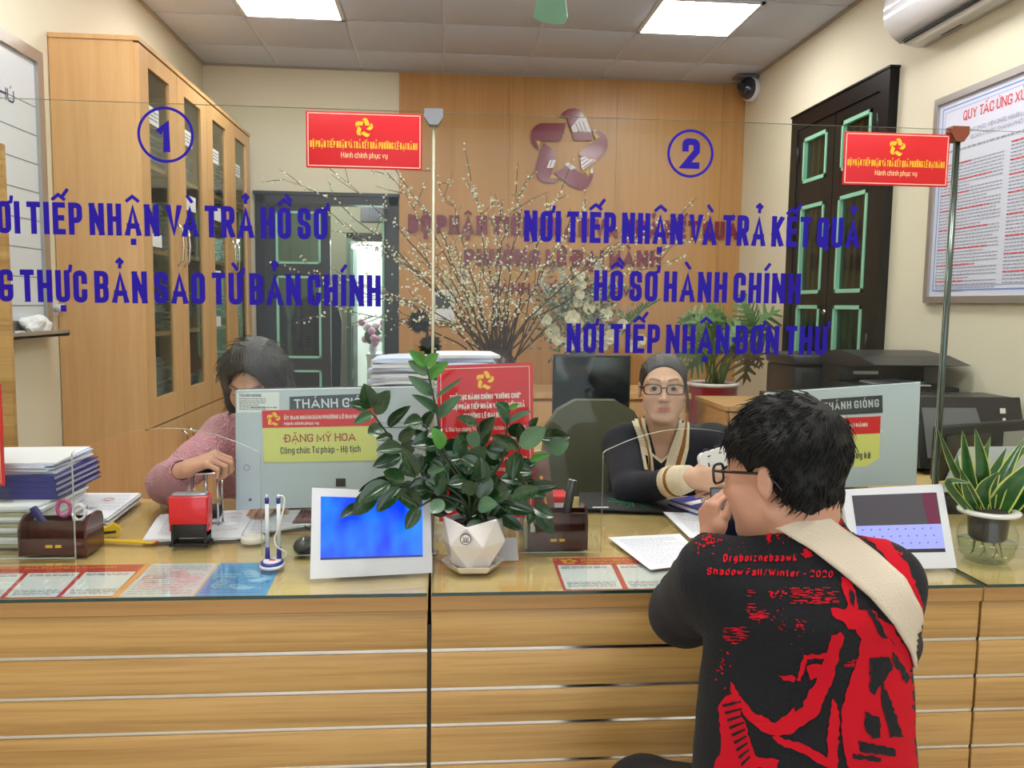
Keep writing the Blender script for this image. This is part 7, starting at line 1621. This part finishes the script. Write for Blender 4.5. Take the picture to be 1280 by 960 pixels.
faceted([(.046, .008, .25, 0), (.050, .012, .25, 0), (.076, .068, -.25, 0), (.070, .112, .25, .014), (.065, .112, .25, .014), (.060, .096, .25, 0)], 'pot', ceram, (PX, PY, ZT))
MB().cyl((PX, PY, ZT+.09), (PX, PY, ZT+.102), .058, n=24).build('soil', MATS['dark_soil'], pt_)
lc_ = aty(582, 674, PY-.074); b = MB(); b.cyl((lc_.x, PY-.0715, lc_.z), (lc_.x, PY-.076, lc_.z), .0125, n=24); lo_ = b.build('pot_logo', mat('logo_ink', '55504C', .5), pt_)
MB().cyl((lc_.x, PY-.0762, lc_.z), (lc_.x, PY-.0764, lc_.z), .0105, n=24).build('logo_ground', ceram, lo_)
b = MB(); 
for k in range(5): b.box((lc_.x-.006+.0026*k, PY-.0767, lc_.z-.005), (lc_.x-.0045+.0026*k, PY-.0765, lc_.z+(.003 if k % 2 else .006)))
b.box((lc_.x-.007, PY-.0767, lc_.z-.007), (lc_.x+.007, PY-.0765, lc_.z-.005)); b.build('logo_mark', MATS['logo_ink'], lo_)
zz1 = mat('zz_leaf', '1A351C', .24, coat=.35, var=((14, 14, 14), .6, '2E5228', 2)); zz2 = mat('zz_leaf_young', '4A8A38', .25, coat=.3, var=((14, 14, 14), .5, '5E9A48', 2)); zz3 = mat('zz_leaf_sheen', '557A5A', .3, coat=.4, var=((60, 25, 60), .8, '2C4F30', 3)); zst = mat('zz_stem', '223018', .4)
def leaf_mesh(fold, curl):
    b = MB(); n = 8; vs = []
    for i in range(n+1):
        u = i/n; w = .5*math.sin(math.pi*min(1, u*.98+.02))**.62*(1-.30*u); z = curl*(u-.3)**2
        for s in (-1, -.5, 0, .5, 1): vs.append((s*w, u, z+fold*abs(s)*w))
    b.add(vs, [(i*5+j, i*5+j+1, (i+1)*5+j+1, (i+1)*5+j) for i in range(n) for j in range(4)], True); return b
protos = {}
def put_leaf(parent, bp, tp, wpx, yb, yt, m, seed, name='leaf', sw=.42):
    rr = random.Random(seed); B, T_ = aty(bp[0], bp[1], yb), aty(tp[0], tp[1], yt); d = T_-B; L = d.length; d.normalize(); view = (CAM-B).normalized()
    n = (view+Vector((rr.uniform(-.35, .35), 0, rr.uniform(-.1, .6)))).normalized(); x = d.cross(n).normalized(); n = x.cross(d); key = (m.name, seed % 3)
    if key not in protos: o = leaf_mesh((.35, .15, .5)[seed % 3], (-.18, .12, -.1)[seed % 3]).build(name, m); protos[key] = o
    else: o = protos[key].copy(); COL.objects.link(o)
    o.parent = parent; M = Matrix((x*(wpx/FPX*yb), d*L, n*L)).transposed().to_4x4(); M.translation = B-world_loc(parent); o.matrix_basis = M; return o
LV = [  # base, tip, width px, kind
 ((461,511),(456,480),20,0), ((469,517),(489,488),19,0), ((466,518),(442,530),11,2), ((461,510),(436,504),12,2), ((477,533),(459,542),15,0), ((486,533),(513,507),12,0), ((491,546),(470,549),10,0), ((499,551),(520,534),13,0), ((503,562),(470,563),17,0), ((501,570),(466,583),16,2), ((505,566),(517,549),16,0),
 ((533,457),(511,438),12,1), ((533,457),(547,442),13,1), ((535,468),(509,451),12,3), ((538,474),(561,452),13,1), ((541,494),(511,470),13,3), ((546,496),(580,472),5,3), ((548,518),(515,493),11,3), ((549,522),(576,494),13,3), ((552,535),(534,547),12,0),
 ((528,527),(505,530),17,0), ((530,534),(542,513),13,0), ((534,548),(513,537),9,0), ((552,553),(514,556),24,2), ((553,560),(541,535),16,1),
 ((597,530),(570,522),12,0), ((599,541),(618,521),15,0), ((585,556),(573,542),17,0), ((587,556),(599,540),17,2), ((554,562),(586,556),18,2), ((577,572),(572,545),16,2), ((584,580),(609,560),21,0), ((601,556),(614,536),12,0),
 ((635,516),(621,503),13,3), ((636,511),(650,505),6,1), ((635,530),(620,505),10,3), ((638,528),(664,513),8,3), ((640,545),(650,528),16,0), ((653,555),(649,528),13,0), ((663,535),(672,522),9,0),
 ((650,557),(684,536),23,2), ((676,548),(713,546),18,2), ((686,560),(711,553),20,2), ((648,560),(613,545),14,2), ((663,576),(688,568),8,1), ((640,590),(670,578),19,1), ((655,600),(630,575),22,0), ((648,566),(640,600),18,0),
 ((534,590),(556,585),8,3), ((560,600),(530,588),20,0), ((566,596),(586,582),16,2), ((590,600),(620,584),16,0), ((578,612),(598,606),17,0), ((553,585),(528,572),16,0), ((520,596),(503,560),17,0), ((560,575),(545,600),16,1),
 ((500,602),(448,614),16,0), ((487,604),(447,628),20,0), ((470,612),(441,645),20,0), ((455,632),(424,648),12,2), ((500,610),(470,640),18,0), ((505,600),(478,590),18,0), ((526,633),(491,612),19,1), ((524,634),(507,662),15,1), ((553,625),(539,642),16,2), ((541,625),(560,605),18,1),
 ((590,640),(566,626),17,1), ((600,650),(584,667),15,0), ((598,635),(622,630),19,2), ((603,640),(588,652),17,2), ((620,641),(654,664),15,0), ((625,628),(668,640),22,1), ((667,632),(692,646),15,1), ((672,640),(692,668),16,1), ((664,638),(661,656),10,1), ((612,620),(640,610),22,0), ((640,622),(676,612),18,0), ((560,640),(545,618),18,0), ((575,630),(600,618),18,1), ((540,612),(515,620),18,0)]
for i, (bp, tp, w, kd) in enumerate(LV):
    y = (1.745+.02*(i % 3)) if bp[0] < 535 and bp[1] > 590 else 1.80+.035*((i*7) % 4)
    put_leaf(pt_, bp, tp, w*1.42, y+.012, y-.008, (zz1, zz2, zz1 if i % 2 else zz3, zz3)[kd] if kd != 1 else (zz2 if i in (11, 12, 14, 24, 34, 44) else zz1), i)
rr = random.Random(5)
for k in range(80):   # the dense dark heart of the plant
    x, y = rr.gauss(592, 44), rr.gauss(606, 24)
    if not (505 < x < 672 and 556 < y < 655): continue
    an = rr.uniform(0, 6.28); L = rr.uniform(20, 36); yy = rr.uniform(1.83, 1.93); put_leaf(pt_, (x, y), (x+L*math.cos(an), min(658, y+L*math.sin(an))), rr.uniform(21, 29), yy, yy-.01, zz1, 100+k)
for tgt in ([(575, 620), (520, 585), (462, 512)], [(585, 610), (556, 565), (546, 515), (533, 457)], [(585, 615), (560, 580), (530, 530)], [(598, 610), (601, 570), (598, 530)], [(600, 615), (628, 575), (634, 530), (637, 511)], [(605, 620), (640, 590), (655, 552), (690, 548)], [(580, 630), (540, 615), (500, 606), (455, 630)], [(600, 635), (640, 628), (690, 645)], [(580, 640), (550, 622), (524, 634)], [(595, 625), (640, 585), (665, 575)]):
    P_ = [Vector((PX+rr.uniform(-.02, .02), PY+rr.uniform(-.01, .02), ZT+.1))]+[aty(x, y, 1.84) for x, y in tgt]
    if tgt[-1][0] < 530: P_[-1].y -= .06; P_[-1] = aty(tgt[-1][0], tgt[-1][1], 1.77)
    sp_ = smooth_path(P_, 5); n_ = len(sp_); MB().tube(sp_, [.0042*(1-.6*i/n_) for i in range(n_)], 7).build('stem', zst, pt_)
# ================================================================ snake plant in a glass vase
VY = 1.86; VX = at(1232, 700, 'Y', VY).x
sn = thing('potted_plant', 'snake plant with yellow edged leaves in a round glass vase at the right end', 'plant', (VX, VY, ZT))
def snake_leaf(p0, p1, p2, wpx, tw, seed):
    pts = smooth_path([aty(*p0, VY+tw*.0), aty(*p1, VY+tw*.5), aty(*p2, VY+tw)], 6); n = len(pts); b = MB(); vs = []; fs = []; rr = random.Random(seed)
    for i, p in enumerate(pts):
        u = i/(n-1); w = wpx/FPX*VY*.5*(.75+.5*math.sin(math.pi*min(1, u*1.1)))*(1-u**3.2)+.0004; t_ = (pts[min(i+1, n-1)]-pts[max(i-1, 0)]).normalized(); v = (CAM-p).normalized(); x = t_.cross(v).normalized(); x = (x+v*.35*math.sin(2.2*u+seed)).normalized(); nn = x.cross(t_)
        for s in (-1, -.82, 0, .82, 1): vs.append(p+x*s*w-nn*(1-abs(s))*w*.35)
    for i in range(n-1):
        for j in range(4): fs.append(((i*5+j, i*5+j+1, (i+1)*5+j+1, (i+1)*5+j), 1 if j in (0, 3) else 0))
    for q, mi in fs: b.m = mi; 
    b.add(vs, [q for q, _ in fs], True); b.mi = [mi for _, mi in fs]
    return b.build('leaf', [mat('snake_green', '1C4419', .3, coat=.3, var=((20, 20, 60), .7, '2F6428', 2)), mat('snake_edge', 'B5BE5C', .35)], sn)
for i, l_ in enumerate([((1228, 652), (1192, 585), (1173, 538), 9, -.02), ((1222, 650), (1210, 590), (1203, 538), 15, .02), ((1226, 650), (1228, 590), (1219, 535), 17, .0), ((1228, 652), (1226, 595), (1238, 546), 15, .03), ((1220, 648), (1200, 610), (1196, 568), 13, .03), ((1224, 652), (1185, 604), (1214, 604), 9, -.04),
                         ((1236, 652), (1252, 600), (1282, 546), 17, .02), ((1238, 654), (1262, 612), (1300, 570), 26, -.03), ((1240, 652), (1262, 580), (1292, 555), 14, .05), ((1234, 652), (1240, 600), (1258, 560), 15, .04), ((1230, 654), (1214, 622), (1200, 585), 17, -.02), ((1235, 654), (1228, 615), (1248, 590), 16, -.03), ((1237, 655), (1270, 625), (1296, 600), 22, -.01)]): snake_leaf(*l_, i)
rw = 37/FPX*VY; zt_ = aty(1230, 640, VY).z
vg = glass('vase_glass', (.97, .98, .97), 1.5)
prof = [(.030, .003), (.048, .004), (.062, .022), (rw, .055), (rw*.98, .075), (.054, .100), (.052, .115), (.056, zt_-ZT-.004)]
MB().lathe([(0, .0015)]+prof, (VX, VY, ZT), 48).build('vase', vg, sn); MB().lathe([(0, .006), (.046, .007), (.059, .023), (rw-.003, .05), (0, .05)], (VX, VY, ZT), 40).build('water', glass('vase_water', (.93, .95, .90), 1.33), sn)
MB().lathe([(.050, zt_-ZT-.004), (.068, zt_-ZT-.002), (.070, zt_-ZT+.004), (.062, zt_-ZT+.008), (.050, zt_-ZT+.007), (.047, zt_-ZT+.002), (.050, zt_-ZT-.004)], (VX, VY, ZT), 40).build('rim', mat('rim_frosted', 'D5D4D0', .25), sn)
MB().lathe([(0, .052), (.036, .054), (.042, .062), (.046, zt_-ZT-.004), (.046, zt_-ZT+.001), (0, zt_-ZT+.001)], (VX, VY, ZT), 32).build('basket', mat('dark_basket', '3F3A38', .35), sn)
MB().ball((VX, VY, zt_+.002), (.044, .044, .007), 20).build('soil', MATS['dark_soil'], sn)
for k in range(7):
    a_ = k*.9; MB().tube([(VX+.025*math.cos(a_), VY+.025*math.sin(a_), ZT+.055), (VX+.03*math.cos(a_+.4), VY+.03*math.sin(a_+.4), ZT+.035), (VX+.033*math.cos(a_+.2), VY+.028*math.sin(a_), ZT+.014)], [.002, .0014, .0008], 5).build('root', mat('root_brown', '8A7350', .7), sn)
